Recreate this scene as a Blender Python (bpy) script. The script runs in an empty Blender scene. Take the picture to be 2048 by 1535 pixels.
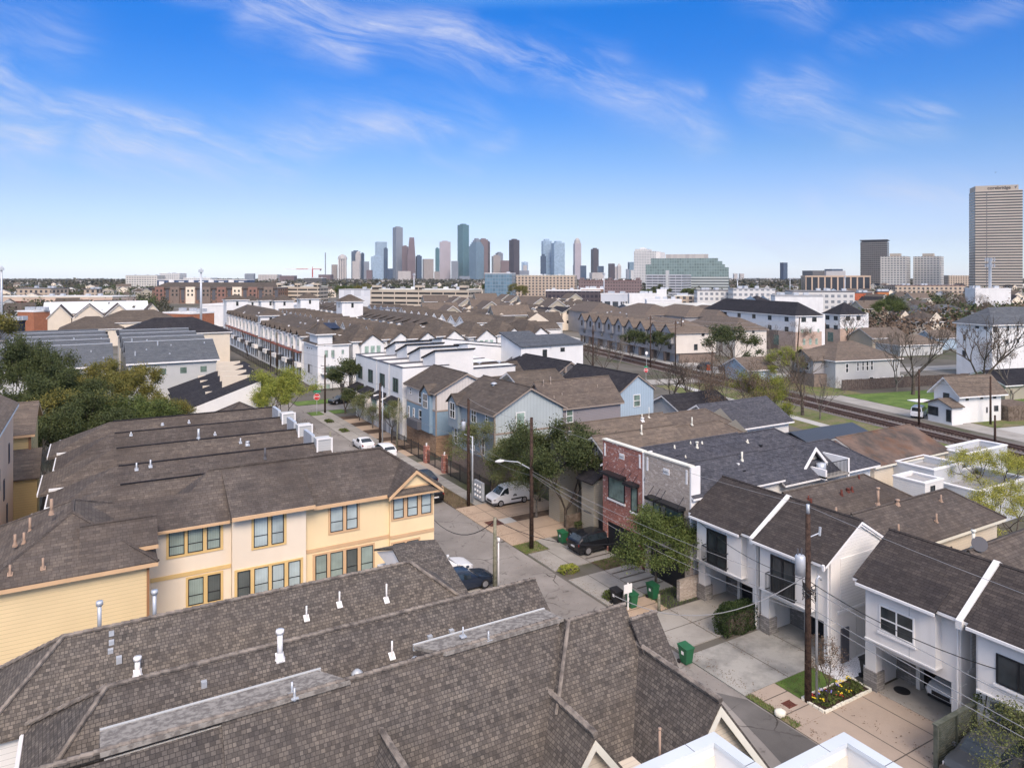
import bpy, math, random
from mathutils import Vector, Matrix, Euler
rnd = random.Random(7)
SC = bpy.context.scene
COL = SC.collection
# ------------------------------------------------------------------ camera
HC = 23.0                      # drone height above the street
YAW = 30.3                     # degrees between the street direction (+Y) and the view
cam_d = bpy.data.cameras.new("camera"); cam = bpy.data.objects.new("camera", cam_d); COL.objects.link(cam)
cam_d.sensor_width = 36.0; cam_d.lens = 1425 / 2048 * 36; cam_d.shift_y = -214.5 / 2048
cam_d.clip_start = 0.5; cam_d.clip_end = 40000
cam.location = (0, 0, HC); cam.rotation_euler = (math.radians(90), 0, math.radians(-YAW))
SC.camera = cam
# ------------------------------------------------------------------ sky and sun
SUN_AZ = math.radians(197); SUN_EL = math.radians(42)   # azimuth clockwise from +Y
W = bpy.data.worlds.new("World"); SC.world = W; W.use_nodes = True
wn = W.node_tree.nodes; wl = W.node_tree.links
for n in list(wn): wn.remove(n)
wo = wn.new('ShaderNodeOutputWorld'); bg = wn.new('ShaderNodeBackground'); bg.inputs[1].default_value = 0.15
sky = wn.new('ShaderNodeTexSky'); sky.sky_type = 'NISHITA'; sky.sun_disc = False
sky.sun_elevation = SUN_EL; sky.sun_rotation = SUN_AZ; sky.air_density = 1.0; sky.dust_density = 0.6; sky.ozone_density = 2.0
def wnode(t, **k):
    n = wn.new(t)
    for a, b in k.items(): setattr(n, a, b)
    return n
tc = wnode('ShaderNodeTexCoord'); sep = wnode('ShaderNodeSeparateXYZ'); wl.new(tc.outputs['Generated'], sep.inputs[0])
def wmath(op, a, b=None, clamp=False):
    n = wnode('ShaderNodeMath', operation=op, use_clamp=clamp)
    for i, v in enumerate((a, b)):
        if v is None: continue
        if isinstance(v, (int, float)): n.inputs[i].default_value = v
        else: wl.new(v, n.inputs[i])
    return n.outputs[0]
elev = sep.outputs[2]
# deepen the blue with height inside the frame, as the photograph's polarised sky does
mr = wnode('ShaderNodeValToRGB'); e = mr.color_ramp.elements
e[0].position = 0.0; e[0].color = (0.74, 0.80, 1.08, 1); e[1].position = 0.66; e[1].color = (3.2, 2.15, 1.5, 1)  # stops above the frame: unseen sky brightened and warmed as added fill light
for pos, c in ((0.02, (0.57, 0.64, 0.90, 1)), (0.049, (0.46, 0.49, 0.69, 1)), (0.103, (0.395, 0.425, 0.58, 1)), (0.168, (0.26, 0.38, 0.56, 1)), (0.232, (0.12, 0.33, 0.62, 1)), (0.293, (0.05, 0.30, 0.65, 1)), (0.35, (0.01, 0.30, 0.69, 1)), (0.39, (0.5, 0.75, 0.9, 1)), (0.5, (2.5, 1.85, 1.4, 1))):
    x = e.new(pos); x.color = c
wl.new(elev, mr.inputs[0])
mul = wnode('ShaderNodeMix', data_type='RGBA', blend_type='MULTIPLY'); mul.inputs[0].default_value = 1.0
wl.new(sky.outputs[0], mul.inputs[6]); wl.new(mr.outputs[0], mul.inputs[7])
# cirrus: wisps laid along strokes in the sky, torn up by streaky noise
rot = wnode('ShaderNodeVectorRotate', rotation_type='Z_AXIS'); wl.new(tc.outputs['Generated'], rot.inputs[0]); rot.inputs['Angle'].default_value = math.radians(YAW)
sp2 = wnode('ShaderNodeSeparateXYZ'); wl.new(rot.outputs[0], sp2.inputs[0]); fy = wmath('MAXIMUM', sp2.outputs[1], 0.05)
nA = wnode('ShaderNodeTexNoise'); nA.inputs['Scale'].default_value = 3.2; nA.inputs['Detail'].default_value = 3
cc = wnode('ShaderNodeCombineXYZ'); wl.new(wmath('DIVIDE', sp2.outputs[0], fy), cc.inputs[0]); wl.new(wmath('DIVIDE', sp2.outputs[2], fy), cc.inputs[1]); wl.new(cc.outputs[0], nA.inputs[0])
wv = wnode('ShaderNodeVectorMath', operation='MULTIPLY_ADD'); wl.new(nA.outputs[1], wv.inputs[0]); wv.inputs[1].default_value = (.09, .09, 0); wl.new(cc.outputs[0], wv.inputs[2])
sp3 = wnode('ShaderNodeSeparateXYZ'); wl.new(wv.outputs[0], sp3.inputs[0]); ax_, ay_ = sp3.outputs[0], sp3.outputs[1]
def stroke(x0, y0, x1, y1, w, amp):
    x0, y0, x1, y1 = (x0 - 1024)/1425 + .05, (553 - y0)/1425 + .05, (x1 - 1024)/1425 + .05, (553 - y1)/1425 + .05; w /= 1100
    dx, dy = x1 - x0, y1 - y0; L2 = dx*dx + dy*dy
    px, py = wmath('SUBTRACT', ax_, x0), wmath('SUBTRACT', ay_, y0)
    t = wmath('ADD', wmath('MULTIPLY', px, dx/L2), wmath('MULTIPLY', py, dy/L2), True)
    ex, ey = wmath('SUBTRACT', px, wmath('MULTIPLY', t, dx)), wmath('SUBTRACT', py, wmath('MULTIPLY', t, dy))
    d2 = wmath('ADD', wmath('MULTIPLY', ex, ex), wmath('MULTIPLY', ey, ey))
    return wmath('MULTIPLY', wmath('EXPONENT', wmath('MULTIPLY', d2, -1/(w*w))), amp)
mk = None
for q in ((330, -10, 520, 45, 16, .55), (500, 30, 700, 90, 45, 1.0), (640, 60, 900, 90, 38, .85), (840, 90, 1110, 150, 34, .9), (1060, 120, 1240, 190, 34, .85), (1240, 200, 1400, 262, 34, .65), (1130, 115, 1240, 130, 20, .5),
          (-60, 180, 60, 270, 60, .75), (80, 212, 390, 255, 24, .9), (200, 290, 560, 310, 46, .75), (330, 250, 520, 340, 22, .6), (520, 300, 860, 262, 30, .65), (560, 250, 940, 235, 40, .28), (1500, -10, 1600, 38, 34, .6),
          (1530, 200, 1700, 262, 30, .75), (1600, 190, 1660, 230, 30, .6), (1700, 275, 1850, 245, 32, .8), (1640, 408, 1920, 405, 32, .45), (1670, 105, 2040, 15, 22, .35), (840, 320, 930, 335, 14, .4), (930, 300, 1010, 280, 16, .35), (1300, 188, 1400, 200, 14, .4), (-50, 60, 110, 85, 50, .35), (440, 470, 680, 480, 30, .3), (1480, 480, 1640, 500, 40, .3)):
    st = stroke(*q); mk = st if mk is None else wmath('MAXIMUM', mk, st)
mp = wnode('ShaderNodeMapping', vector_type='TEXTURE'); mp.inputs['Rotation'].default_value = (0, 0, math.radians(-17)); mp.inputs['Scale'].default_value = (1/3.2, 1/15, 1)
wl.new(wv.outputs[0], mp.inputs[0])
n1 = wnode('ShaderNodeTexNoise'); n1.inputs['Scale'].default_value = 1.0; n1.inputs['Detail'].default_value = 13; n1.inputs['Roughness'].default_value = 0.66; n1.inputs['Distortion'].default_value = 1.0
wl.new(mp.outputs[0], n1.inputs[0])
cr = wnode('ShaderNodeMapRange'); cr.inputs[1].default_value = .36; cr.inputs[2].default_value = .68; cr.inputs[3].default_value = .06; cr.inputs[4].default_value = 1.0
wl.new(n1.outputs[0], cr.inputs[0])
mp2 = wnode('ShaderNodeMapping', vector_type='TEXTURE'); mp2.inputs['Rotation'].default_value = (0, 0, math.radians(-19)); mp2.inputs['Scale'].default_value = (1/9, 1/60, 1); wl.new(wv.outputs[0], mp2.inputs[0])
n2 = wnode('ShaderNodeTexNoise'); n2.inputs['Detail'].default_value = 8; n2.inputs['Roughness'].default_value = .7; n2.inputs['Distortion'].default_value = .6; n2.inputs['Scale'].default_value = 1.0; wl.new(mp2.outputs[0], n2.inputs[0])
cr2 = wnode('ShaderNodeMapRange'); cr2.inputs[1].default_value = .34; cr2.inputs[2].default_value = .66; cr2.inputs[3].default_value = .45; cr2.inputs[4].default_value = 1.15; wl.new(n2.outputs[0], cr2.inputs[0])
cf = wmath('MULTIPLY', wmath('MULTIPLY', wmath('MULTIPLY', mk, cr.outputs[0]), cr2.outputs[0]), 1.0)
mixc = wnode('ShaderNodeMix', data_type='RGBA'); mixc.inputs[7].default_value = (2.8, 2.95, 3.6, 1)
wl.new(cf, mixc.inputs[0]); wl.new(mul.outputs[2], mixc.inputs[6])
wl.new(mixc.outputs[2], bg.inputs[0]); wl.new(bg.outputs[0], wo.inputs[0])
sd = bpy.data.lights.new("sun", 'SUN'); sun = bpy.data.objects.new("sun", sd); COL.objects.link(sun)
sd.energy = 1.45; sd.angle = math.radians(24); sd.color = (1.0, 0.93, 0.82)
sv = Vector((math.sin(SUN_AZ) * math.cos(SUN_EL), math.cos(SUN_AZ) * math.cos(SUN_EL), math.sin(SUN_EL)))
sun.rotation_euler = sv.to_track_quat('Z', 'Y').to_euler(); sun.location = (0, 0, 200)
SC.view_settings.view_transform = 'Standard'; SC.view_settings.look = 'None'; SC.view_settings.gamma = 1.0
SC.view_settings.use_curve_mapping = False; SC.view_settings.exposure = 0.80
SC.render.engine = 'CYCLES'
SC.cycles.max_bounces = 5; SC.cycles.diffuse_bounces = 3; SC.cycles.glossy_bounces = 3; SC.cycles.volume_bounces = 0
SC.cycles.transparent_max_bounces = 6

# ------------------------------------------------------------------ surveying: a street grid seen from the drone
class Fr:
    """Horizontal grid whose +Y axis lies `th` degrees left of the view direction."""
    def __init__(s, th):
        s.th = th; s.S = math.sin(math.radians(th)); s.C = math.cos(math.radians(th)); s.rot = math.radians(th - YAW)
    def P(s, u, v, z=0.0):
        d = 1425 * (HC - z) / (v - 553.0); r = (u - 1024) / 1425 * d
        return (r * s.C + d * s.S, -r * s.S + d * s.C)
    def xs(s, u, Y):
        k = (u - 1024) / 1425; return Y / (s.C - k * s.S) * (k * s.C + s.S)
    def ys(s, u, X):
        k = (u - 1024) / 1425; return X / (k * s.C + s.S) * (s.C - k * s.S)
    def z(s, v, X, Y):
        return HC - (v - 553.0) * (X * s.S + Y * s.C) / 1425
    def at(s, u, D):            # point at depth D along the view
        r = (u - 1024) / 1425 * D; return (r * s.C + D * s.S, -r * s.S + D * s.C)
    def world(s, x, y):
        c, n = math.cos(s.rot), math.sin(s.rot); return (x * c - y * n, x * n + y * c)
F = Fr(YAW)                    # the street grid = world axes
R2 = Fr(17.5)                  # the grid along the railway

# ------------------------------------------------------------------ materials
MATS = {}
class G:
    def __init__(s, name, rough=0.8, spec=0.3, metal=0.0):
        s.m = bpy.data.materials.new(name); s.m.use_nodes = True; s.t = s.m.node_tree
        s.b = s.t.nodes['Principled BSDF']; s.b.inputs['Roughness'].default_value = rough
        s.b.inputs['Specular IOR Level'].default_value = spec; s.b.inputs['Metallic'].default_value = metal
    def n(s, t, ins=None, **k):
        x = s.t.nodes.new(t)
        for a, b in k.items(): setattr(x, a, b)
        for a, b in (ins or {}).items(): s.set(x.inputs[a], b)
        return x
    def set(s, i, v):
        if isinstance(v, bpy.types.NodeSocket): s.t.links.new(v, i)
        elif isinstance(v, tuple) and len(v) == 3 and i.type == 'RGBA': i.default_value = (*v, 1)
        else: i.default_value = v
    def math(s, op, a, b=0.0, c=0.0):
        x = s.n('ShaderNodeMath', operation=op); s.set(x.inputs[0], a); s.set(x.inputs[1], b); s.set(x.inputs[2], c); return x.outputs[0]
    def mix(s, f, a, b, mode='MIX'):
        x = s.n('ShaderNodeMix', data_type='RGBA', blend_type=mode); s.set(x.inputs[0], f); s.set(x.inputs[6], a); s.set(x.inputs[7], b); return x.outputs[2]
    def uv(s): return s.n('ShaderNodeUVMap').outputs[0]
    def pos(s): return s.n('ShaderNodeNewGeometry').outputs['Position']
    def noise(s, scale, detail=4, vec=None, rough=0.55, dist=0.0):
        return s.n('ShaderNodeTexNoise', {'Vector': vec or s.pos(), 'Scale': scale, 'Detail': detail, 'Roughness': rough, 'Distortion': dist}).outputs[0]
    def ramp(s, f, a, b, ca=(0, 0, 0), cb=(1, 1, 1)):
        r = s.n('ShaderNodeValToRGB', {'Fac': f}); e = r.color_ramp.elements
        e[0].position = a; e[1].position = b; e[0].color = (*ca, 1); e[1].color = (*cb, 1); return r.outputs[0]
    def out(s, col, bump=None, bd=0.02, bs=0.4):
        s.set(s.b.inputs['Base Color'], col)
        if bump is not None:
            x = s.n('ShaderNodeBump', {'Height': bump, 'Distance': bd, 'Strength': bs}); s.t.links.new(x.outputs[0], s.b.inputs['Normal'])
        MATS[s.m.name] = s.m; return s.m
def sc(c, k): return tuple(x * k for x in c)
def paint(name, c, rough=0.6, var=0.08, scale=0.6, spec=0.3, metal=0.0):
    if name in MATS: return MATS[name]
    g = G(name, rough, spec, metal)
    f = g.noise(scale, 5); return g.out(g.mix(g.ramp(f, 0.3, 0.7), sc(c, 1 - var), sc(c, 1 + var)))
def shingle(name, c1, c2, gap, w=0.26, h=0.145, moss=(0.07, 0.06, 0.05), ms=0.35, lite=1.0):
    g = G(name, 0.92, 0.15)
    uv = g.uv()
    b = g.n('ShaderNodeTexBrick', {'Vector': uv, 'Color1': c1, 'Color2': c2, 'Mortar': gap, 'Scale': 1.0, 'Mortar Size': 0.012, 'Mortar Smooth': 0.3, 'Bias': 0.0, 'Brick Width': w, 'Row Height': h}, offset=0.37, squash=0.8, squash_frequency=3)  # dark joint colour also paints in the shadow lines between shingles
    b2 = g.n('ShaderNodeTexBrick', {'Vector': uv, 'Color1': (1.25, 1.22, 1.16), 'Color2': (0.8, 0.8, 0.82), 'Mortar': (0.9, 0.9, 0.9), 'Scale': 1.0, 'Mortar Size': 0.0, 'Bias': 0.1, 'Brick Width': w * 1.63, 'Row Height': h}, offset=0.61)
    c = g.mix(0.6, b.outputs[0], b2.outputs[0], 'MULTIPLY')
    big = g.noise(0.22, 5, rough=0.65); streak = g.n('ShaderNodeMapping', {'Vector': uv, 'Scale': (0.9, 0.16, 1)}).outputs[0]
    st = g.noise(1.0, 5, streak)
    c = g.mix(g.math('MULTIPLY', g.ramp(big, 0.42, 0.72), ms), c, moss)
    c = g.mix(g.math('MULTIPLY', g.ramp(st, 0.45, 0.75), ms * 0.8), c, sc(moss, 1.25))
    fine = g.noise(30, 2); c = g.mix(g.ramp(fine, 0.2, 0.8), sc((1, 1, 1), 0.82), (1.15, 1.15, 1.15)) if False else g.mix(0.35, c, g.mix(1.0, c, g.ramp(fine, 0.25, 0.75, (0.55, 0.55, 0.55), (1.4, 1.4, 1.4)), 'MULTIPLY'))
    patch = g.noise(0.9, 3, rough=0.5); c = g.mix(g.ramp(patch, 0.3, 0.7), c, g.mix(1.0, c, (1.18, 1.15, 1.10), 'MULTIPLY'))
    row = g.n('ShaderNodeTexWhiteNoise', {'W': g.math('FLOOR', g.math('DIVIDE', g.n('ShaderNodeSeparateXYZ', {0: uv}).outputs[1], h))}, noise_dimensions='1D').outputs[0]; c = g.mix(1.0, c, g.ramp(row, 0.0, 1.0, (0.90, 0.90, 0.90), (1.08, 1.08, 1.08)), 'MULTIPLY')
    c = g.mix(1.0, c, g.ramp(g.n('ShaderNodeObjectInfo').outputs['Random'], 0.0, 1.0, (0.86, 0.86, 0.88), (1.10, 1.08, 1.05)), 'MULTIPLY')
    sepn = g.n('ShaderNodeSeparateXYZ', {0: uv}).outputs[1]
    saw = g.math('FRACT', g.math('DIVIDE', sepn, h))
    return g.out(c, g.math('MULTIPLY', g.math('SUBTRACT', 1.0, saw), 1.0), 0.02, 0.35)
def siding(name, c, h=0.18, line=0.55, var=0.05, vertical=False, rough=0.6):
    g = G(name, rough, 0.25); uv = g.uv(); s3 = g.n('ShaderNodeSeparateXYZ', {0: uv}).outputs[0 if vertical else 1]
    f = g.math('FRACT', g.math('DIVIDE', s3, h))
    if vertical: k = g.math('LESS_THAN', f, 0.12); bump = k
    else: k = g.math('LESS_THAN', f, 0.10); bump = f
    big = g.noise(0.5, 5); base = g.mix(g.ramp(big, 0.3, 0.7), sc(c, 1 - var), sc(c, 1 + var))
    col = g.mix(k, base, sc(c, line if not vertical else 1.0 / max(line, .5) * 0.55)) if not vertical else g.mix(g.math('MULTIPLY', k, 0.6), base, sc(c, line))
    return g.out(col, bump, 0.03, 0.5)
def stucco(name, c, var=0.06, dirt=(0.25, 0.23, 0.2), dk=0.12):
    g = G(name, 0.85, 0.2); big = g.noise(0.35, 6); 
    mp_ = g.n('ShaderNodeMapping', {'Vector': g.uv(), 'Scale': (1.3, 0.12, 1)}).outputs[0]; st = g.noise(1.0, 5, mp_)
    col = g.mix(g.ramp(big, 0.3, 0.7), sc(c, 1 - var), sc(c, 1 + var)); col = g.mix(g.math('MULTIPLY', g.ramp(st, 0.52, 0.8), dk), col, dirt)
    return g.out(col, g.noise(40, 3), 0.004, 0.3)
def brick(name, c1, c2, mortar, w=0.24, h=0.085, patch=None, scale=1.0, bias=0.0):
    g = G(name, 0.9, 0.15); uv = g.uv()
    b = g.n('ShaderNodeTexBrick', {'Vector': uv, 'Color1': c1, 'Color2': c2, 'Mortar': mortar, 'Scale': scale, 'Mortar Size': 0.008, 'Bias': bias, 'Brick Width': w, 'Row Height': h}, offset=0.5)
    col = b.outputs[0]
    if patch:
        b2 = g.n('ShaderNodeTexBrick', {'Vector': uv, 'Color1': (0, 0, 0), 'Color2': (1, 1, 1), 'Mortar': (0, 0, 0), 'Scale': scale, 'Mortar Size': 0.0, 'Bias': 0.0, 'Brick Width': w * 1.37, 'Row Height': h}, offset=0.31)
        col = g.mix(g.math('MULTIPLY', g.math('GREATER_THAN', g.noise(3.3, 4, uv), 0.56), g.ramp(b2.outputs[0], 0.35, 0.8)), col, patch)
    big = g.noise(0.4, 4); col = g.mix(g.math('MULTIPLY', g.ramp(big, 0.4, 0.75), 0.3), col, sc(c2, 0.7))
    return g.out(col, b.outputs[1], 0.01, 0.4)
def facade(name, frame, glass, fw=3.0, fh=3.6, wx=0.7, wy=0.6, rough=0.25, metal=0.0, sky_=0.0):
    """Curtain wall: one pane per bay and floor, the panes vary a little."""
    if name in MATS: return MATS[name]
    g = G(name, rough, 0.5); uv = g.uv(); s3 = g.n('ShaderNodeSeparateXYZ', {0: uv})
    fx = g.math('DIVIDE', s3.outputs[0], fw); fy = g.math('DIVIDE', s3.outputs[1], fh)
    a = g.math('LESS_THAN', g.math('ABSOLUTE', g.math('SUBTRACT', g.math('FRACT', fx), 0.5)), wx / 2)
    b = g.math('LESS_THAN', g.math('ABSOLUTE', g.math('SUBTRACT', g.math('FRACT', fy), 0.5)), wy / 2)
    k = g.math('MULTIPLY', a, b)
    cell = g.n('ShaderNodeCombineXYZ', {0: g.math('FLOOR', fx), 1: g.math('FLOOR', fy)}).outputs[0]
    wnz = g.n('ShaderNodeTexWhiteNoise', {0: cell}).outputs[0]
    gl = g.mix(wnz, sc(glass, 0.82), sc(glass, 1.2))
    fr_ = g.mix(g.ramp(g.noise(0.03, 3), 0.3, 0.7), sc(frame, 0.92), sc(frame, 1.06))
    g.set(g.b.inputs['Roughness'], g.mix(k, (0.7, 0.7, 0.7), (rough, rough, rough)))
    return g.out(g.mix(k, fr_, gl))
def two(name, c1, c2, scale, a=0.4, b=0.6, rough=0.95, detail=6, c3=None, s3=8.0, bump=None, dist=0.0):
    g = G(name, rough, 0.15); f = g.noise(scale, detail, rough=0.62, dist=dist); col = g.mix(g.ramp(f, a, b), c1, c2)
    if c3: col = g.mix(g.ramp(g.noise(s3, 5, rough=0.7), 0.5, 0.66), col, c3)
    if bump: return g.out(col, g.noise(bump, 4), 0.02, 0.5)
    return g.out(col)
# roofs
M_SHN = shingle('shingle_taupe', (0.165, 0.150, 0.134), (0.070, 0.065, 0.061), (0.054, 0.05, 0.048), 0.15, 0.125, (0.07, 0.06, 0.055), 0.3)
M_SHP = two('rolled_pale_roofing', (0.17, 0.155, 0.14), (0.30, 0.28, 0.25), 5.0, .42, .58, detail=3)
M_SHY = shingle('shingle_brown', (0.130, 0.114, 0.102), (0.088, 0.078, 0.071), (0.06, 0.05, 0.045), 0.3, 0.19, (0.05, 0.042, 0.038), 0.75)
M_SHB = shingle('shingle_brown_far', (0.115, 0.099, 0.086), (0.084, 0.073, 0.064), (0.08, 0.065, 0.05), 0.5, 0.3, (0.06, 0.05, 0.042), 0.5)
M_SHD = shingle('shingle_dark', (0.066, 0.058, 0.056), (0.042, 0.037, 0.037), (0.022, 0.02, 0.02), 0.32, 0.17, (0.06, 0.054, 0.05), 0.25)
M_SHU = shingle('shingle_slate_blue', (0.092, 0.096, 0.115), (0.054, 0.057, 0.069), (0.03, 0.032, 0.04), 0.32, 0.17, (0.045, 0.047, 0.055), 0.3)
M_SHG = shingle('shingle_grey', (0.115, 0.13, 0.148), (0.085, 0.095, 0.11), (0.05, 0.055, 0.065), 0.4, 0.22, (0.07, 0.08, 0.09), 0.3)
M_SHK = shingle('shingle_charcoal', (0.035, 0.035, 0.042), (0.02, 0.02, 0.025), (0.012, 0.012, 0.014), 0.4, 0.25, (0.045, 0.043, 0.045), 0.3)
M_SHT = shingle('shingle_tan', (0.155, 0.13, 0.11), (0.11, 0.092, 0.079), (0.09, 0.075, 0.06), 0.4, 0.22, (0.11, 0.09, 0.075), 0.4)
M_MET = siding('standing_seam_metal', (0.045, 0.052, 0.065), 0.45, 0.4, vertical=True, rough=0.35)
M_MWH = siding('white_metal_roof', (0.72, 0.72, 0.70), 2.2, 0.8, rough=0.5)
# walls
M_CRM = stucco('cream_stucco', (0.78, 0.68, 0.54), dirt=(0.6, 0.46, 0.32), dk=0.2); M_YEL = stucco('yellow_stucco', (0.80, 0.635, 0.385), dirt=(0.62, 0.42, 0.22), dk=0.15)
M_YSD = siding('yellow_lap_siding', (0.76, 0.60, 0.35), 0.19, 0.72)
M_OCH = paint('ochre_trim', (0.68, 0.48, 0.21)); M_ORG = paint('orange_trim', (0.60, 0.40, 0.23)); M_BRN = paint('brown_trim', (0.30, 0.16, 0.08))
M_PCH = stucco('peach_stucco', (0.70, 0.50, 0.36)); M_CYL = siding('pale_yellow_siding', (0.66, 0.50, 0.24), 0.2, 0.75)
M_WST = stucco('white_stucco', (0.77, 0.745, 0.705), dirt=(.42, .39, .35), dk=0.28); M_WSB = stucco('bright_white_stucco', (0.73, 0.73, 0.715), dirt=(.42, .40, .38), dk=0.22)
M_WSD = siding('white_lap_siding', (0.78, 0.77, 0.74), 0.19, 0.72); M_CSD = siding('cream_lap_siding', (0.70, 0.62, 0.50), 0.19, 0.75)
M_GSD = siding('light_grey_siding', (0.50, 0.51, 0.50), 0.2, 0.78); M_MSD = siding('mauve_grey_siding', (0.28, 0.26, 0.27), 0.19, 0.6)
M_BBW = siding('white_board_batten', (0.60, 0.57, 0.54), 0.42, 0.72, vertical=True); M_BBL = siding('blue_board_batten', (0.36, 0.46, 0.54), 0.42, 0.66, vertical=True)
M_BBG = siding('grey_board_batten', (0.25, 0.30, 0.33), 0.42, 0.66, vertical=True); M_BLS = siding('blue_lap_siding', (0.24, 0.34, 0.42), 0.16, 0.62)
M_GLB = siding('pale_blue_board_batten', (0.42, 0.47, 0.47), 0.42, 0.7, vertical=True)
M_DGS = siding('dark_grey_siding', (0.14, 0.14, 0.15), 0.2, 0.6)
M_TNS = siding('tan_siding', (0.42, 0.38, 0.30), 0.2, 0.7)
M_RBK = brick('red_brick', (0.40, 0.145, 0.10), (0.24, 0.085, 0.07), (0.42, 0.32, 0.28), 0.30, 0.10, (0.60, 0.45, 0.40))
M_GBK = brick('grey_brown_brick', (0.48, 0.40, 0.33), (0.33, 0.27, 0.225), (0.52, 0.48, 0.43), 0.30, 0.10, (0.62, 0.55, 0.48))
M_TBK = brick('tan_brick', (0.36, 0.24, 0.15), (0.22, 0.14, 0.09), (0.42, 0.33, 0.25), 0.45, 0.14)
M_PBK = brick('pink_brick', (0.55, 0.42, 0.34), (0.45, 0.33, 0.26), (0.58, 0.48, 0.4), 0.5, 0.2); M_BBK = brick('brown_brick', (0.24, 0.19, 0.155), (0.18, 0.14, 0.12), (0.3, 0.25, 0.2), 0.5, 0.2)
M_STN = brick('grey_ledge_stone', (0.36, 0.34, 0.32), (0.20, 0.19, 0.18), (0.12, 0.11, 0.1), 0.42, 0.13)
M_OBK = brick('orange_brick', (0.42, 0.17, 0.09), (0.30, 0.12, 0.07), (0.35, 0.22, 0.16), 0.6, 0.25)
# plain paints
M_WHT = paint('white_trim', (0.80, 0.79, 0.77)); M_CRT = paint('cream_trim', (0.70, 0.68, 0.58)); M_BLK = paint('black_metal', (0.018, 0.019, 0.022), 0.4)
M_BRT = paint('taupe_trim', (0.30, 0.25, 0.21)); M_GRY = paint('grey_trim', (0.36, 0.37, 0.38)); M_DGY = paint('dark_grey_trim', (0.10, 0.10, 0.11))
M_GAL = paint('galvanised_metal', (0.50, 0.53, 0.56), 0.45, 0.1, 3, 0.5, 0.3); M_RST = paint('rusty_metal', (0.12, 0.035, 0.025), 0.8, 0.3, 6); M_CPR = paint('copper_tan_pipe', (0.36, 0.25, 0.18), 0.6)
M_CAP = paint('white_metal_coping', (0.58, 0.62, 0.64), 0.35, 0.05, 1.0, 0.5)
M_WOD = two('weathered_wood', (0.10, 0.075, 0.055), (0.19, 0.15, 0.12), 2.5); M_POL = two('creosote_pole', (0.035, 0.024, 0.02), (0.085, 0.055, 0.042), 5, bump=20)
M_PLG = two('greenish_pole', (0.16, 0.16, 0.11), (0.26, 0.25, 0.19), 5); M_FEN = two('dark_fence_wood', (0.075, 0.06, 0.055), (0.13, 0.105, 0.09), 3)
M_GFN = two('grey_green_fence_wood', (0.085, 0.095, 0.075), (0.13, 0.14, 0.115), 3)
def glass(name, c, rough=0.08, spec=0.6, var=0.3):
    g = G(name, rough, spec); f = g.noise(1.3, 2); return g.out(g.mix(g.ramp(f, 0.35, 0.65), sc(c, 1 - var), sc(c, 1 + var)))
def blinds(name, c, line=0.8, sp=0.09):
    g = G(name, 0.25, 0.4); u = g.n('ShaderNodeSeparateXYZ', {0: g.uv()}).outputs[0]
    k = g.math('LESS_THAN', g.math('FRACT', g.math('DIVIDE', u, sp)), 0.3); f = g.noise(0.8, 2)
    col = g.mix(k, c, sc(c, line)); col = g.mix(1.0, col, g.ramp(f, 0.3, 0.7, (0.75, 0.75, 0.75), (1.15, 1.15, 1.15)), 'MULTIPLY'); return g.out(col)
M_GLD = glass('dark_glass', (0.035, 0.042, 0.045)); M_GLG = glass('green_glass', (0.14, 0.20, 0.17)); M_GLP = glass('pale_green_glass', (0.30, 0.40, 0.34), 0.15)
M_BLD = blinds('blinds_green', (0.30, 0.37, 0.33)); M_BLL = blinds('blinds_blue', (0.42, 0.50, 0.50), 0.85); M_BLX = blinds('blinds_dark', (0.11, 0.125, 0.12), 0.85)
M_CGL = glass('car_glass', (0.02, 0.028, 0.035), 0.04, 0.8)
# ground
M_GND = two('urban_ground', (0.10, 0.092, 0.075), (0.18, 0.168, 0.148), 0.02, 0.4, 0.6, c3=(0.065, 0.075, 0.035), s3=0.045)
def asphalt(name, c1, c2, crack):
    g = G(name, 0.95, 0.15); p = g.pos(); wv = g.n('ShaderNodeVectorMath', {0: p, 1: g.n('ShaderNodeTexNoise', {'Vector': p, 'Scale': 0.7, 'Detail': 4}).outputs[1]}, operation='ADD').outputs[0]
    vo = g.n('ShaderNodeTexVoronoi', {'Vector': wv, 'Scale': 0.32}, feature='DISTANCE_TO_EDGE').outputs[0]
    f = g.noise(0.25, 7, rough=0.65); col = g.mix(g.ramp(f, 0.35, 0.65), c1, c2)
    fine = g.noise(14, 3); col = g.mix(g.math('MULTIPLY', g.ramp(fine, 0.5, 0.75), 0.35), col, sc(c1, 1.5))
    ck = g.math('MULTIPLY', g.math('LESS_THAN', vo, 0.012), g.ramp(g.noise(0.3, 3), 0.45, 0.6)); col = g.mix(ck, col, crack)
    big2 = g.noise(0.07, 5, rough=0.6); col = g.mix(g.math('MULTIPLY', g.ramp(big2, 0.46, 0.56), 0.45), col, sc(c1, .8)); sp = g.ramp(g.noise(0.9, 4, rough=0.7), 0.61, 0.70); col = g.mix(g.math('MULTIPLY', sp, 0.75), col, sc(crack, 1.2))
    return g.out(col, fine, 0.01, 0.3)
M_ASP = asphalt('worn_asphalt', (0.215, 0.198, 0.18), (0.31, 0.287, 0.262), (0.08, 0.072, 0.065))
M_ASD = asphalt('dark_asphalt_patch', (0.10, 0.095, 0.09), (0.17, 0.16, 0.15), (0.05, 0.045, 0.04))
def concrete(name, c, stain, k=0.5, s=0.35):
    g = G(name, 0.9, 0.2); f = g.noise(s, 7, rough=0.68); col = g.mix(g.math('MULTIPLY', g.ramp(f, 0.42, 0.72), k), c, stain)
    fine = g.noise(9, 5, rough=0.7); return g.out(g.mix(g.math('MULTIPLY', g.ramp(fine, 0.5, 0.8), 0.3), col, sc(c, 0.72)), fine, 0.006, 0.25)
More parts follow.
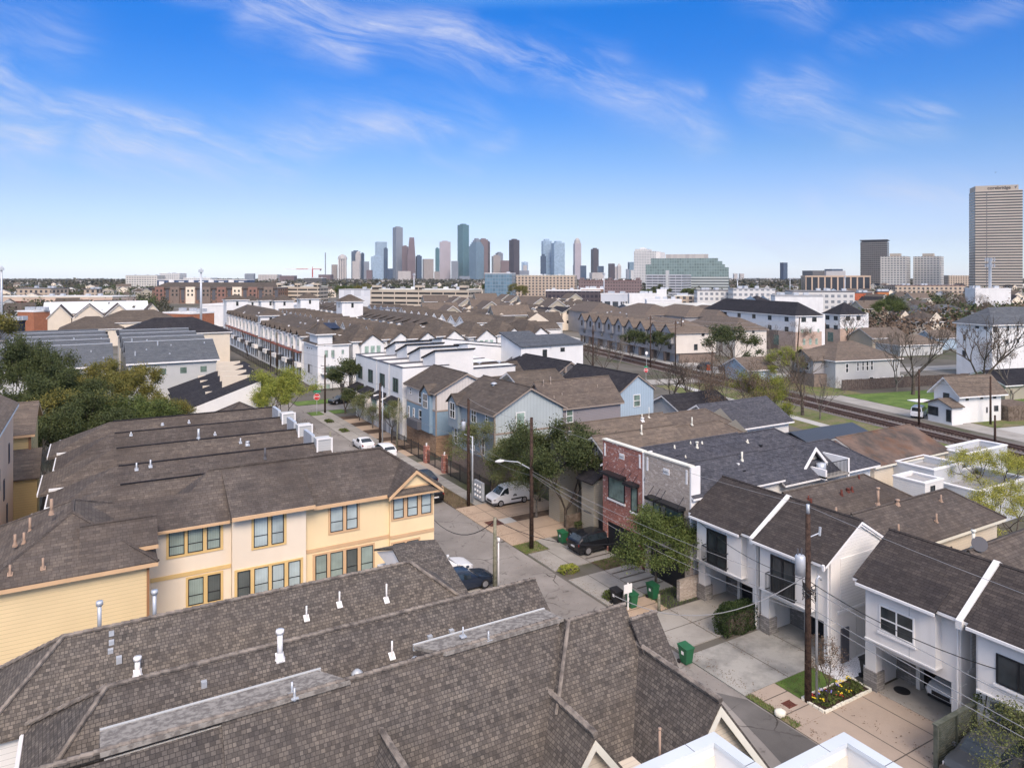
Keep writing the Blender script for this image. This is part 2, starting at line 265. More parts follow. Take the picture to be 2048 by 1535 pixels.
M_CON = concrete('grey_concrete', (0.36, 0.342, 0.308), (0.19, 0.178, 0.16), .65); M_COT = concrete('tan_concrete', (0.47, 0.36, 0.265), (0.34, 0.25, 0.18)); M_COS = concrete('stained_concrete', (0.36, 0.35, 0.32), (0.13, 0.13, 0.125), 0.85, 0.5)
M_COP = concrete('pinkish_concrete', (0.40, 0.325, 0.26), (0.27, 0.22, 0.18)); M_COL = concrete('light_concrete', (0.46, 0.45, 0.42), (0.34, 0.33, 0.3))
M_JNT = paint('joint_dark', (0.10, 0.085, 0.07)); M_GRS = two('lawn_green', (0.08, 0.14, 0.032), (0.135, 0.205, 0.05), 0.35, c3=(0.10, 0.115, 0.045), s3=3.0, bump=15)
M_GR2 = two('dry_lawn', (0.12, 0.15, 0.045), (0.20, 0.17, 0.10), 0.3, c3=(0.08, 0.12, 0.03), s3=2.0, bump=15); M_DRT = two('brown_dirt', (0.085, 0.06, 0.045), (0.16, 0.115, 0.085), 0.8, c3=(0.11, 0.08, 0.05), s3=8, bump=12)
M_MUL = two('dark_mulch', (0.028, 0.02, 0.016), (0.07, 0.045, 0.035), 6, bump=20); M_WGR = two('white_gravel', (0.45, 0.45, 0.46), (0.75, 0.75, 0.76), 14, bump=18); M_BLG = two('ballast', (0.10, 0.09, 0.085), (0.22, 0.20, 0.19), 6, c3=(0.14, 0.10, 0.075), s3=1, bump=10)
M_SLT = paint('dark_gravel', (0.055, 0.052, 0.052), 0.95, 0.4, 12)

# ------------------------------------------------------------------ mesh building
def tag(o, label=None, cat=None, group=None, kind=None):
    if label: o['label'] = label
    if cat: o['category'] = cat
    if group: o['group'] = group
    if kind: o['kind'] = kind
    return o
class MB:
    def __init__(s): s.v = []; s.f = []; s.sm = False
    def face(s, pts):
        b = len(s.v); s.v += [tuple(p) for p in pts]; s.f.append(tuple(range(b, b + len(pts))))
    def box(s, x0, x1, y0, y1, z0, z1, bottom=False):
        if x0 > x1: x0, x1 = x1, x0
        if y0 > y1: y0, y1 = y1, y0
        if z0 > z1: z0, z1 = z1, z0
        a = [(x0, y0, z0), (x1, y0, z0), (x1, y1, z0), (x0, y1, z0), (x0, y0, z1), (x1, y0, z1), (x1, y1, z1), (x0, y1, z1)]
        for q in ((0, 1, 5, 4), (1, 2, 6, 5), (2, 3, 7, 6), (3, 0, 4, 7), (4, 5, 6, 7)) + (((3, 2, 1, 0),) if bottom else ()): s.face([a[i] for i in q])
        return s
    def prism(s, poly, z0, z1, bottom=True):
        n = len(poly)
        ar = sum(poly[i][0] * poly[(i + 1) % n][1] - poly[(i + 1) % n][0] * poly[i][1] for i in range(n))
        if ar < 0: poly = poly[::-1]
        s.face([(x, y, z1) for x, y in poly])
        if bottom: s.face([(x, y, z0) for x, y in poly[::-1]])
        for i in range(n):
            a, b = poly[i], poly[(i + 1) % n]; s.face([(a[0], a[1], z0), (b[0], b[1], z0), (b[0], b[1], z1), (a[0], a[1], z1)])
        return s
    def slab(s, pts, th):
        """Sloping polygon with thickness straight down."""
        p = [Vector(q) for q in pts]; nrm = Vector((0, 0, 0))
        for i in range(len(p)):
            a, b = p[i], p[(i + 1) % len(p)]; nrm += a.cross(b)
        if nrm.z < 0: p = p[::-1]
        q = [v - Vector((0, 0, th)) for v in p]
        s.face(p); s.face(q[::-1])
        for i in range(len(p)):
            j = (i + 1) % len(p); s.face([q[i], q[j], p[j], p[i]])
        return s
    def tube(s, path, r, n=6, cap=True):
        path = [Vector(p) for p in path]; m = len(path)
        rs = r if isinstance(r, (list, tuple)) else [r] * m
        rings = []; prev = None
        for i, p in enumerate(path):
            t = (path[min(i + 1, m - 1)] - path[max(i - 1, 0)])
            t = t.normalized() if t.length > 1e-9 else Vector((0, 0, 1))
            if prev is None: a = t.orthogonal().normalized()
            else:
                a = prev - t * prev.dot(t); a = a.normalized() if a.length > 1e-6 else t.orthogonal().normalized()
            prev = a; b = t.cross(a); base = len(s.v)
            for k in range(n):
                w = 2 * math.pi * k / n; s.v.append(tuple(p + (a * math.cos(w) + b * math.sin(w)) * rs[i]))
            rings.append(base)
        for i in range(m - 1):
            for k in range(n):
                k2 = (k + 1) % n; s.f.append((rings[i] + k, rings[i] + k2, rings[i + 1] + k2, rings[i + 1] + k))
        if cap:
            s.f.append(tuple(rings[0] + k for k in range(n))[::-1]); s.f.append(tuple(rings[-1] + k for k in range(n)))
        return s
    def cyl(s, x, y, z0, z1, r, n=12, r2=None): return s.tube([(x, y, z0), (x, y, z1)], [r, r if r2 is None else r2], n)
    def mesh(s, name, mat, smooth=False, uv=True):
        me = bpy.data.meshes.new(name); me.from_pydata(s.v, [], s.f); me.update()
        if uv and len(s.f) < 60000:
            l = me.uv_layers.new(name='UVMap'); d = l.data; vs = me.vertices
            for p in me.polygons:
                n = p.normal
                if abs(n.z) > 0.995: t = Vector((1, 0, 0)); b = Vector((0, 1, 0))
                else:
                    t = Vector((-n.y, n.x, 0)).normalized(); b = n.cross(t)
                for li in p.loop_indices:
                    c = vs[me.loops[li].vertex_index].co; d[li].uv = (c.dot(t), c.dot(b))
        if smooth or s.sm:
            for p in me.polygons: p.use_smooth = True
        for m in (mat if isinstance(mat, (list, tuple)) else [mat]): me.materials.append(m)
        return me
    def build(s, name, mat, parent=None, smooth=False):
        if not s.f: return None
        o = bpy.data.objects.new(name, s.mesh(name, mat, smooth)); COL.objects.link(o)
        if parent is not None:
            o.parent = parent; o.location = -Vector(parent.get('_b', (0, 0, 0)))
        return o
def root(name, base, label, cat, group=None, fr=F):
    o = bpy.data.objects.new(name, None); COL.objects.link(o); o.empty_display_size = 0.5
    wx, wy = fr.world(base[0], base[1]); o.location = (wx, wy, base[2]); o.rotation_euler = (0, 0, fr.rot)
    o['_b'] = tuple(base); tag(o, label, cat, group); return o
def copy_tree(o, parent=None):
    c = o.copy(); COL.objects.link(c); c.parent = parent
    for ch in list(o.children): copy_tree(ch, c)
    return c
def struct(name, mb, mat, fr=F):
    o = mb.build(name, mat); o.rotation_euler = (0, 0, fr.rot); return tag(o, kind='structure')

# ------------------------------------------------------------------ windows
STY = {  # frame, pane, casing, columns, rows, frame width
 'gold': (M_BLK, M_BLD, None, 1, 2, .04), 'goldl': (M_BLK, M_BLL, None, 1, 2, .04), 'goldx': (M_BLK, M_BLX, None, 1, 2, .04),
 'white': (M_WHT, M_GLD, None, 2, 2, .07), 'whiteg': (M_WHT, M_GLG, None, 1, 2, .08), 'whitep': (M_WHT, M_GLP, None, 1, 1, .09), 'whited': (M_WHT, M_GLD, None, 1, 2, .10),
 'black': (M_BLK, M_GLD, None, 1, 2, .06), 'blackg': (M_BLK, M_GLG, None, 1, 1, .07), 'black2': (M_BLK, M_GLD, None, 2, 1, .07), 'far': (M_DGY, M_GLD, None, 1, 1, .06), 'farg': (M_GRY, M_GLP, None, 1, 1, .06), 'door': (M_BLK, M_GLD, None, 2, 1, .13),
 'arch': (M_GRY, M_GLG, None, 2, 1, .06)}
WC = {}
def win_mesh(w, h, sty):
    key = (round(w, 1), round(h, 1), sty)
    if key in WC: return WC[key]
    w = max(key[0], .3); h = max(key[1], .3); fm, pm, cm, nx, nz, fw = STY[sty]
    a = MB(); t = 0.06
    a.box(-w/2, w/2, -t, 0, -h/2, -h/2 + fw, True); a.box(-w/2, w/2, -t, 0, h/2 - fw, h/2, True)
    a.box(-w/2, -w/2 + fw, -t, 0, -h/2 + fw, h/2 - fw); a.box(w/2 - fw, w/2, -t, 0, -h/2 + fw, h/2 - fw)
    for i in range(1, nx): x = -w/2 + w * i / nx; a.box(x - fw/2, x + fw/2, -t + .005, 0, -h/2 + fw, h/2 - fw)
    for i in range(1, nz): z = -h/2 + h * i / nz * (0.72 if nz == 2 and sty.startswith('gold') else 1); a.box(-w/2 + fw, w/2 - fw, -t + .012, 0, z - fw/2, z + fw/2)
    p = MB(); p.box(-w/2 + fw, w/2 - fw, -.025, -.002, -h/2 + fw, h/2 - fw)
    WC[key] = (a.mesh('window', fm), p.mesh('pane', pm)); return WC[key]
FROT = {'s': 0.0, 'w': -math.pi/2, 'e': math.pi/2, 'n': math.pi}
def window(r, x, y, z, w, h, face='s', sty='far', pane=True, name='window'):
    """x, y, z: centre on the wall plane, in the grid of the building."""
    fm, pm = win_mesh(w, h, sty); b = Vector(r['_b'])
    if not pane: fm = pm
    o = bpy.data.objects.new(name, fm); COL.objects.link(o); o.parent = r; o.location = Vector((x, y, z)) - b; o.rotation_euler = (0, 0, FROT[face])
    if pane: p = bpy.data.objects.new('pane', pm); COL.objects.link(p); p.parent = o
    return o
def win_px(r, fr, face, plane, rects, sty, **k):
    """Windows measured in the survey photo: (u0, v0, u1, v1) = left edge top / bottom v taken at u0."""
    for q in rects:
        u0, v0, u1, v1 = q[:4]; st = q[4] if len(q) > 4 else sty
        if face == 's':
            a = fr.xs(u0, plane); b = fr.xs(u1, plane); zt = fr.z(v0, a, plane); zb = fr.z(v1, a, plane)
            window(r, (a + b)/2, plane - .003, (zt + zb)/2, abs(b - a), zt - zb, 's', st, **k)
        else:
            a = fr.ys(u0, plane); b = fr.ys(u1, plane); zt = fr.z(v0, plane, a); zb = fr.z(v1, plane, a)
            window(r, plane + (-.003 if face == 'w' else .003), (a + b)/2, (zt + zb)/2, abs(b - a), zt - zb, face, st, **k)

# ------------------------------------------------------------------ roofs and walls
def roof(r, x0, x1, y0, y1, ze, zr, axis='x', ends='gg', o=0.4, mat=M_SHB, fas=M_BRT, fth=0.2, cap=True, name='roof'):
    """Gable / hip roof. ze = height where the slope meets the wall plane."""
    if axis == 'x': L0, L1, A0, A1 = x0, x1, y0, y1
    else: L0, L1, A0, A1 = y0, y1, x0, x1
    half = (A1 - A0)/2; m = (A0 + A1)/2; s = (zr - ze)/half; zl = ze - s * o; hh = half + o
    T = (lambda a, b, z: (a, b, z)) if axis == 'x' else (lambda a, b, z: (b, a, z))
    l0 = L0 - o; l1 = L1 + o; r0 = l0 + (hh if ends[0] == 'h' else 0); r1 = l1 - (hh if ends[1] == 'h' else 0)
    if r0 > r1: r0 = r1 = (l0 + l1)/2
    zr += 0.02
    R0 = T(r0, m, zr); R1 = T(r1, m, zr); a0 = T(l0, A0 - o, zl); a1 = T(l1, A0 - o, zl); b0 = T(l0, A1 + o, zl); b1 = T(l1, A1 + o, zl)
    k = MB(); f = MB(); dn = lambda p, d: (p[0], p[1], p[2] - d)
    polys = [[a0, a1, R1, R0], [b1, b0, R0, R1]]
    if ends[0] == 'h': polys.append([b0, a0, R0])
    if ends[1] == 'h': polys.append([a1, b1, R1])
    for p in polys:
        q = [x for i, x in enumerate(p) if x != p[i - 1]]
        k.slab([(x[0], x[1], x[2] + .06) for x in q], 0.06)
        f.slab([dn(x, .003) for x in q], fth)
    rf = k.build(name, mat, r); f.build('fascia', fas, r)
    if cap:
        c = MB(); rr = 0.09; up = lambda p: (p[0], p[1], p[2] + .05)
        if R0 != R1: c.tube([up(R0), up(R1)], rr, 6)
        if ends[0] == 'h': c.tube([up(R0), up(a0)], rr, 5); c.tube([up(R0), up(b0)], rr, 5)
        if ends[1] == 'h': c.tube([up(R1), up(a1)], rr, 5); c.tube([up(R1), up(b1)], rr, 5)
        if c.f: cp = c.build('ridge_cap', mat, r)
    return rf
def walls(r, x0, x1, y0, y1, z0, z1, mat, gable=None, zr=None, ends='gg', name='wall'):
    k = MB(); k.box(x0, x1, y0, y1, z0, z1)
    if gable:
        if gable == 'x':
            m = (y0 + y1)/2
            if ends[0] == 'g': k.face([(x0, y1, z1), (x0, y0, z1), (x0, m, zr)])
            if ends[1] == 'g': k.face([(x1, y0, z1), (x1, y1, z1), (x1, m, zr)])
        else:
            m = (x0 + x1)/2
            if ends[0] == 'g': k.face([(x0, y0, z1), (x1, y0, z1), (m, y0, zr)])
            if ends[1] == 'g': k.face([(x1, y1, z1), (x0, y1, z1), (m, y1, zr)])
    return k.build(name, mat, r)
def part(r, name, mat, *boxes, smooth=False):
    k = MB()
    for b in boxes: k.box(*b, True)
    return k.build(name, mat, r)
def coping(r, x0, x1, y0, y1, z, mat=M_DGY, t=0.3, h=0.12, name='coping'):
    k = MB(); k.box(x0 - .06, x1 + .06, y0 - .06, y0 + t, z, z + h, True); k.box(x0 - .06, x1 + .06, y1 - t, y1 + .06, z, z + h, True)
    k.box(x0 - .06, x0 + t, y0 + t, y1 - t, z, z + h, True); k.box(x1 - t, x1 + .06, y0 + t, y1 - t, z, z + h, True); return k.build(name, mat, r)
def flatblock(r, x0, x1, y0, y1, z0, z1, mat, rmat=None, par=0.8, cop=M_DGY, name='wall'):
    """Flat-roofed block with a real parapet round a sunken roof deck."""
    k = MB(); t = 0.25
    k.box(x0, x1, y0, y1, z0, z1 - par)
    for b in ((x0, x1, y0, y0 + t), (x0, x1, y1 - t, y1), (x0, x0 + t, y0 + t, y1 - t), (x1 - t, x1, y0 + t, y1 - t)): k.box(*b, z1 - par, z1)
    k.build(name, mat, r); d = MB(); d.face([(x0 + t, y0 + t, z1 - par + .01), (x1 - t, y0 + t, z1 - par + .01), (x1 - t, y1 - t, z1 - par + .01), (x0 + t, y1 - t, z1 - par + .01)]); d.build('roof', rmat or M_RFW, r)
    coping(r, x0, x1, y0, y1, z1, cop)
M_RFW = two('membrane_roof', (0.55, 0.54, 0.51), (0.68, 0.67, 0.65), 0.25); M_RFG = two('grey_membrane_roof', (0.25, 0.25, 0.25), (0.38, 0.37, 0.36), 0.2)
def vent(x, y, z, h=0.5, r_=0.05, mat=M_GAL, label='', group='vent pipes on the roofs', kind='pipe', lean=0.0):
    """Plumbing vent or flue standing on a roof: part of no one else, it has flashing and pipe."""
    pass

# ------------------------------------------------------------------ ground, roads, pavements
def sheet(name, pts, z, mat, fr=F):
    k = MB(); k.face([(x, y, z) for x, y in (pts if sum(pts[i][0]*pts[(i+1)%len(pts)][1]-pts[(i+1)%len(pts)][0]*pts[i][1] for i in range(len(pts))) > 0 else pts[::-1])]); return struct(name, k, mat, fr)
def rect(x0, x1, y0, y1): return [(x0, y0), (x1, y0), (x1, y1), (x0, y1)]
gk = MB(); gk.box(-6400, 8400, -890, 8100, -30, 0); g_ = struct('ground', gk, M_GND)
sheet('road', rect(24.4, 30.7, -30, 600), .012, M_ASP)
sheet('cross_road', rect(-40, 70, 121.5, 128.5), .008, M_ASP)
def slabs(name, x0, x1, y0, y1, mat, z=.1, jx=(), jy=()):
    k = MB(); k.box(x0, x1, y0, y1, 0, z); o = struct(name, k, mat)
    j = MB()
    for x in jx: j.face([(x - .03, y0, z + .004), (x + .03, y0, z + .004), (x + .03, y1, z + .004), (x - .03, y1, z + .004)])
    for y in jy: j.face([(x0, y - .03, z + .005), (x1, y - .03, z + .005), (x1, y + .03, z + .005), (x0, y + .03, z + .005)])
    if j.f: struct('pavement_joint', j, M_JNT)
    return o
slabs('driveway', 30.72, 37.3, 15.5, 24.0, M_COP, .06, (33.6, 36.2), (20.0,))
slabs('driveway', 37.32, 43.5, 19.4, 24.0, M_CON, .064)
sheet('gravel_bed', rect(34.0, 36.3, 14.2, 15.4), .05, M_WGR)
slabs('driveway', 30.72, 41.5, 27.3, 31.9, M_COS, .066, (34.3, 37.5), ())
slabs('driveway', 30.9, 41.5, 32.6, 37.0, M_CON, .07, (34.2,), (34.8,))
slabs('pavement', 31.2, 33.1, 24.02, 27.28, M_COP, .055, (), (25.0, 26.4))
sheet('lawn', rect(33.12, 36.4, 25.62, 27.25), .07, M_GRS)
sheet('gravel_bed', [(36.45, 25.4), (38.4, 25.3), (42.0, 25.3), (42.0, 26.6), (38.3, 27.2), (36.45, 27.25)], .06, M_WGR)
sheet('side_path', rect(38.4, 47, 24.6, 25.4), .064, M_CON)
sheet('gravel_bed', [(34.0, 37.2), (37.6, 37.05), (37.7, 38.9), (36.2, 39.4), (34.0, 38.9)], .055, M_SLT)
slabs('pavement', 31.0, 34.2, 37.2, 39.4, M_COT, .06, (), (38.2,))
slabs('driveway', 30.9, 37.0, 39.6, 44.4, M_CON, .072, (32.7, 34.3), ())
slabs('driveway', 30.9, 37.0, 46.3, 50.2, M_CON, .074, (32.7, 34.3), ())
sheet('dirt_bed', rect(34.4, 36.9, 44.42, 46.28), .05, M_DRT)
for yy in (40.6, 41.6, 42.6, 43.6, 47.0, 47.9, 48.8, 49.6):
    sheet('driveway_groove', rect(34.4, 36.9, yy - .09, yy + .09), .082, M_JNT)
slabs('driveway', 30.72, 40.0, 52.6, 63.6, M_COT, .08, (32.8, 34.1), (55.0, 59.2, 61.4))
sheet('steel_ditch_cover', rect(31.3, 32.75, 57.4, 58.8), .09, paint('rust_plate', (0.10, 0.04, 0.03), 0.9, .3, 3))
sheet('pavement_patch', rect(32.77, 34.1, 57.4, 58.75), .091, M_COL); sheet('dirt_bed', rect(34.12, 38.6, 57.45, 58.8), .092, M_DRT)
sheet('dirt_bed', [(34.5, 61.9), (38.5, 62.2), (38.5, 62.7), (34.6, 62.5)], .093, M_DRT)
sheet('grass_verge', [(30.75, 50.3), (33, 50.3), (33, 52.5), (30.75, 52.5)], .05, M_GR2)
slabs('pavement', 33.1, 34.6, 50.25, 52.55, M_CON, .06)
slabs('pavement', 32.9, 34.3, 63.65, 121, M_CON, .09, (), tuple(66 + 2.4 * i for i in range(23)))
sheet('ditch', rect(30.75, 32.88, 63.65, 76), .04, M_DRT)
sheet('driveway', rect(30.72, 32.88, 76.5, 81), .05, M_COP); sheet('driveway', rect(34.32, 37.0, 75.5, 82), .05, M_COP)
sheet('driveway', rect(30.72, 32.88, 81.3, 118), .06, M_CON)
for yy in (85.5, 91.3, 97, 103, 109): sheet('driveway', rect(34.32, 37.2, yy, yy + 3.4), .055, M_COT)
for yy in (89.2, 94.7, 100.6, 106.6, 112.8): sheet('dirt_bed', rect(34.32, 37.2, yy, yy + 2.2), .05, M_DRT)
sheet('grass_verge', rect(30.75, 36.8, 118, 121.4), .065, M_GRS); sheet('grass_verge', rect(31, 62, 128.6, 133), .06, M_GRS)
sheet('grass_verge', rect(16, 24.3, 62, 121), .03, M_GR2); sheet('grass_verge', rect(15, 24.2, 129, 240), .03, M_GR2)
slabs('driveway', 18.0, 24.4, 44.2, 51.2, M_CON, .06)
sheet('asphalt_patch', [(26.8, 15), (30.7, 15), (30.6, 27), (29.6, 28.4), (28.4, 24), (27.2, 20)], .02, M_ASD)
for (a, b) in ((31.6, 24.3), (31.5, 26.3)):
    sheet('grass_verge', rect(30.72, 31.18, 24.02, 27.2), .045, M_GR2) if a == 31.6 else None
# parking court and railway land in the middle distance
sheet('railway_ballast', rect(86.5, 95.5, -60, 900), .02, M_BLG, R2)
sheet('rail_road', rect(97.6, 102.4, -60, 290), .015, M_CON, R2)
sheet('rail_crossing_road', rect(66, 180, 136, 142.5), .018, M_CON, R2)
sheet('garage_court', rect(88.5, 104, 147, 300), .016, M_COL, R2)
sheet('side_road', rect(102.4, 190, 76, 81), .017, M_COL, R2)
sheet('lawn', rect(102.6, 150, 87, 112.5), .03, M_GRS, R2); sheet('lawn', rect(102.6, 125, 60, 75.6), .03, M_GRS, R2)
sheet('lawn', rect(102.6, 120, 81.2, 86.5), .03, M_GR2, R2); sheet('lawn', rect(97.6, 108, 112.6, 135), .025, M_GR2, R2)
sheet('grass_verge', rect(74, 86.4, 20, 134), .012, M_GR2, R2); sheet('footpath', rect(78, 80, 60, 134), .02, M_COL, R2)
sheet('gravel_yard', rect(60, 76, 50, 100), .014, M_DRT, F)

# railway: two tracks, each with rails and sleepers
M_RAIL = paint('rail_steel', (0.10, 0.055, 0.045), 0.6, .2); M_SLP = two('sleeper_wood', (0.05, 0.035, 0.03), (0.09, 0.065, 0.055), 2)
for i, xc in enumerate((88.9, 93.3)):
    r = root('railway_track', (xc, 100, 0), ('nearer' if i == 0 else 'farther') + ' of the two parallel rusty railway tracks on grey ballast', 'railway track', 'railway tracks', R2)
    for sx in (-.72, .72): part(r, 'rail', M_RAIL, (xc + sx - .05, xc + sx + .05, -60, 560, .12, .30))
    k = MB()
    for j in range(-60, 760): k.box(xc - 1.3, xc + 1.3, j * .62, j * .62 + .24, .02, .15)
    tag(k.build('sleepers', M_SLP, r), kind='stuff')

# ------------------------------------------------------------------ roof furniture (parts of the house they stand on)
def hit(u, v, slope):
    """Where the sight line meets the slope (Ym, zr, s): z = zr - s * |Ym - y|."""
    Ym, zr, s = slope; k = (u - 1024)/1425; cy = F.C - k * F.S; a = (v - 553)/1425
    d = (HC - zr + s * Ym)/(a + s * cy); return d * (k * F.C + F.S), d * cy, HC - a * d
def vents(r, slope, pts, mat=M_GAL):
    """(u, v, height, radius[, mat]) of plumbing vents: v = foot of the pipe."""
    for p in pts:
        x, y, z = hit(p[0], p[1], slope); h, rr = p[2], p[3]; m = p[4] if len(p) > 4 else mat
        k = MB(); k.tube([(x, y, z - .05), (x, y, z + h)], rr, 8); 
        if rr > .08: k.tube([(x, y, z + h), (x, y, z + h + .12)], rr * 1.5, 8)
        o = k.build('vent_pipe', m, r, True)
        f = MB(); w = max(.11, rr * 1.5); s = slope[2]
        f.slab([(x - w, y - w, z - s * w + .07), (x + w, y - w, z - s * w + .07), (x + w, y + w, z + s * w + .07), (x - w, y + w, z + s * w + .07)], .03)
        f.tube([(x, y, z - .02), (x, y, z + .22)], [rr * 1.9, rr * 1.1], 8)
        fo = f.build('flashing', m); fo.parent = o
def boxvents(r, slope, pts, mat=M_GAL, w=.16, h=.2):
    for p in pts:
        x, y, z = hit(p[0], p[1], slope); part(r, 'roof_vent', mat, (x - w, x + w, y - w, y + w, z - .1, z + h))
def domevents(r, slope, pts, mat=M_GAL, rr=.28):
    for p in pts:
        x, y, z = hit(p[0], p[1], slope); k = MB(); k.cyl(x, y, z - .2, z + .16, rr * .55, 10); k.tube([(x, y, z + .16), (x, y, z + .22), (x, y, z + .34)], [rr, rr, rr * .35], 12); k.build('turtle_vent', mat, r, True)

# ------------------------------------------------------------------ foreground: three attached shingle roofs
def fslab(r, name, mat, *polys, th=.12, up=0.0):
    k = MB()
    for p in polys: k.slab([(x, y, z + up) for x, y, z in p], th)
    return k.build(name, mat, r)
def capline(r, mat, *lines, rr=.075):
    k = MB()
    for a, b in lines:
        A = Vector(a) + Vector((0, 0, .05)); B = Vector(b) + Vector((0, 0, .05)); n = max(1, int((B - A).length / .3))
        for i in range(n):
            p = A.lerp(B, i / n); q = A.lerp(B, (i + 1) / n) ; k.tube([p + Vector((0, 0, .03)), q], rr, 6)
    return k.build('ridge_cap', mat, r)
M_CAPS = two('ridge_cap_shingle', (0.10, 0.088, 0.08), (0.27, 0.235, 0.2), 2.5, .35, .6)
# row behind (ridge Y 30.3)
r = root('townhouse', (5, 30, 0), 'foreground taupe shingle roof next to the yellow townhouses, with a row of three square vents', 'house', 'shingled townhouses in the foreground')
walls(r, -2.9, 14.1, 28.1, 32.4, 0, 8.2, M_WSD)
a, b = (-1.0, 30.3, 10), (12.3, 30.3, 10); z0 = 8.2; e = 2.4
fslab(r, 'roof', M_SHN, [(-3.4, 27.9, z0), (14.7, 27.9, z0), b, a], [(14.7, 32.7, z0), (-3.4, 32.7, z0), a, b], [(-3.4, 32.7, z0), (-3.4, 27.9, z0), a], [(14.7, 27.9, z0), (14.7, 32.7, z0), b])
capline(r, M_CAPS, (a, b), (a, (-3.4, 27.9, z0)), (b, (14.7, 27.9, z0)), (a, (-3.4, 32.7, z0)))
fslab(r, 'lower_roof', M_SHN, [(13.85, 36.5, 8.35), (16.4, 36.5, 8.35), (16.4, 28.3, 5.5), (13.85, 28.3, 5.5)], [(13.85, 36.5, 8.35), (16.4, 36.5, 8.35), (16.4, 39.5, 7.3), (13.85, 39.5, 7.3)])
k = MB(); k.face([(13.95, 31, 6.3), (13.95, 39.3, 7.2), (13.95, 36.5, 8.22)][::-1]); k.box(13.95, 16.2, 28.4, 39.2, 0, 5.4); k.box(13.95, 16.2, 32, 39.2, 5.4, 6.5); k.build('side_wall', M_WHT, r)
S2 = (30.3, 10.0, .75)
vents(r, S2, [(613, 1238, .55, .035), (679, 1211, .6, .035), (773, 1202, .75, .035)], M_WHT)
vents(r, (30.3, 10, 0.75), [(275, 1350, .55, .09)], M_WHT)
for u, v in ((199, 1251), (309, 1226)):
    x, y = F.xs(u, 30.6), 30.6; k = MB(); k.tube([(x, y, 9.6), (x, y, 10.8)], .07, 8); k.tube([(x, y, 10.8), (x, y, 10.95)], .12, 8); k.build('flue_pipe', M_GAL, r, True)
boxvents(r, S2, [(223, 1266), (223, 1284), (221, 1301)], M_GAL, .085, .07); boxvents(r, S2, [(238, 1321)], M_GAL, .09, .16)
# row in the middle (ridge Y 25.9)
r = root('townhouse', (8, 26, 0), 'middle taupe shingle roof in the foreground, with a tall white flue on its slope', 'house', 'shingled townhouses in the foreground')
walls(r, -1.7, 16.0, 23.7, 28.0, 0, 8.1, M_WSD); a, b = (.3, 25.9, 10), (16.3, 25.9, 10)
fslab(r, 'roof', M_SHN, [(-2, 23.2, 7.97), (16.3, 23.2, 7.97), b, a], [(16.3, 28.3, 8.2), (-2, 28.3, 8.2), a, b], [(-2, 28.3, 8.2), (-2, 23.2, 7.97), a])
k = MB(); k.face([(16.0, 23.7, 8.1), (16.0, 28, 8.1), (16.0, 25.9, 9.85)]); k.build('gable', M_WSD, r)
capline(r, M_CAPS, (a, b), (a, (-2, 28.2, 8.27)), (a, (-2, 23.3, 8.05)))
k = MB(); k.tube([(-2.06, 28.3, 8.15), (-2.06, 22.0, 8.0)], .07, 6); k.build('gutter', M_WHT, r)
S3 = (25.9, 10.0, .75)
vents(r, S3, [(560, 1317, .9, .095, M_WHT), (784, 1314, .6, .035)], M_WHT)
boxvents(r, S3, [(408, 1369), (860, 1277), (903, 1265)], M_GAL, .085, .13); domevents(r, S3, [(714, 1357), (830, 1331)], M_GAL, .2)
# front row with steep gables
r = root('townhouse', (12, 20, 0), 'nearest steep taupe shingle roof with two cream front gables, at the bottom of the photo', 'house', 'shingled townhouses in the foreground')
k = MB(); k.box(-3, 15.2, 19.2, 23.6, 0, 6.5); k.box(13.4, 19.0, 18.5, 23.6, 0, 6.4); k.box(12.2, 15.4, 18.9, 21, 0, 5.2); k.box(15.6, 20.3, 17.3, 21, 0, 5.6)
k.build('wall', M_CSD, r)
g = 1.25; zr = 10.0
def hz(y, ym): return zr - g * (ym - y)
A0, A1 = (-4, 22.45, zr), (15.1, 22.45, zr)
fslab(r, 'roof', M_SHN, [(3.2, 16.6, hz(16.6, 22.45)), (15.1, 16.6, hz(16.6, 22.45)), A1, (3.2, 22.45, zr)], [(-4, 23.9, zr - g * 1.45), (15.4, 23.9, zr - g * 1.45), A1, A0])
fslab(r, 'left_roof', M_SHN, [(-4, 16.6, hz(16.6, 22.45) - .25), (3.2, 16.6, hz(16.6, 22.45) - .25), (3.2, 22.4, zr - .2), (-4, 22.4, zr - .2)])
B0, B1 = (15.4, 22.1, zr), (18.1, 22.1, zr)
fslab(r, 'front_roof', M_SHN, [(10.0, 16.7, hz(16.7, 22.1)), (18.1, 16.7, hz(16.7, 22.1)), B1, B0], [(10.0, 22.5, 3.25), (10.0, 16.7, 3.25), B0, (15.4, 22.5, 10 )], [B0, B1, (18.1, 23.9, 7.75), (15.4, 23.9, 7.75)])
fslab(r, 'end_roof', M_SHN, [(17.9, 17.0, 4.05), (19.2, 17.0, 4.05), (19.2, 21.5, 9.68), (17.9, 21.5, 9.68)], [(17.9, 21.5, 9.68), (19.2, 21.5, 9.68), (19.2, 23.6, 7.0), (17.9, 23.6, 7.0)])
capline(r, M_CAPS, (A0, A1), (B0, B1), (B0, (13.7, 20.4, 7.87)), ((17.9, 21.5, 9.68), (19.2, 21.5, 9.68)))
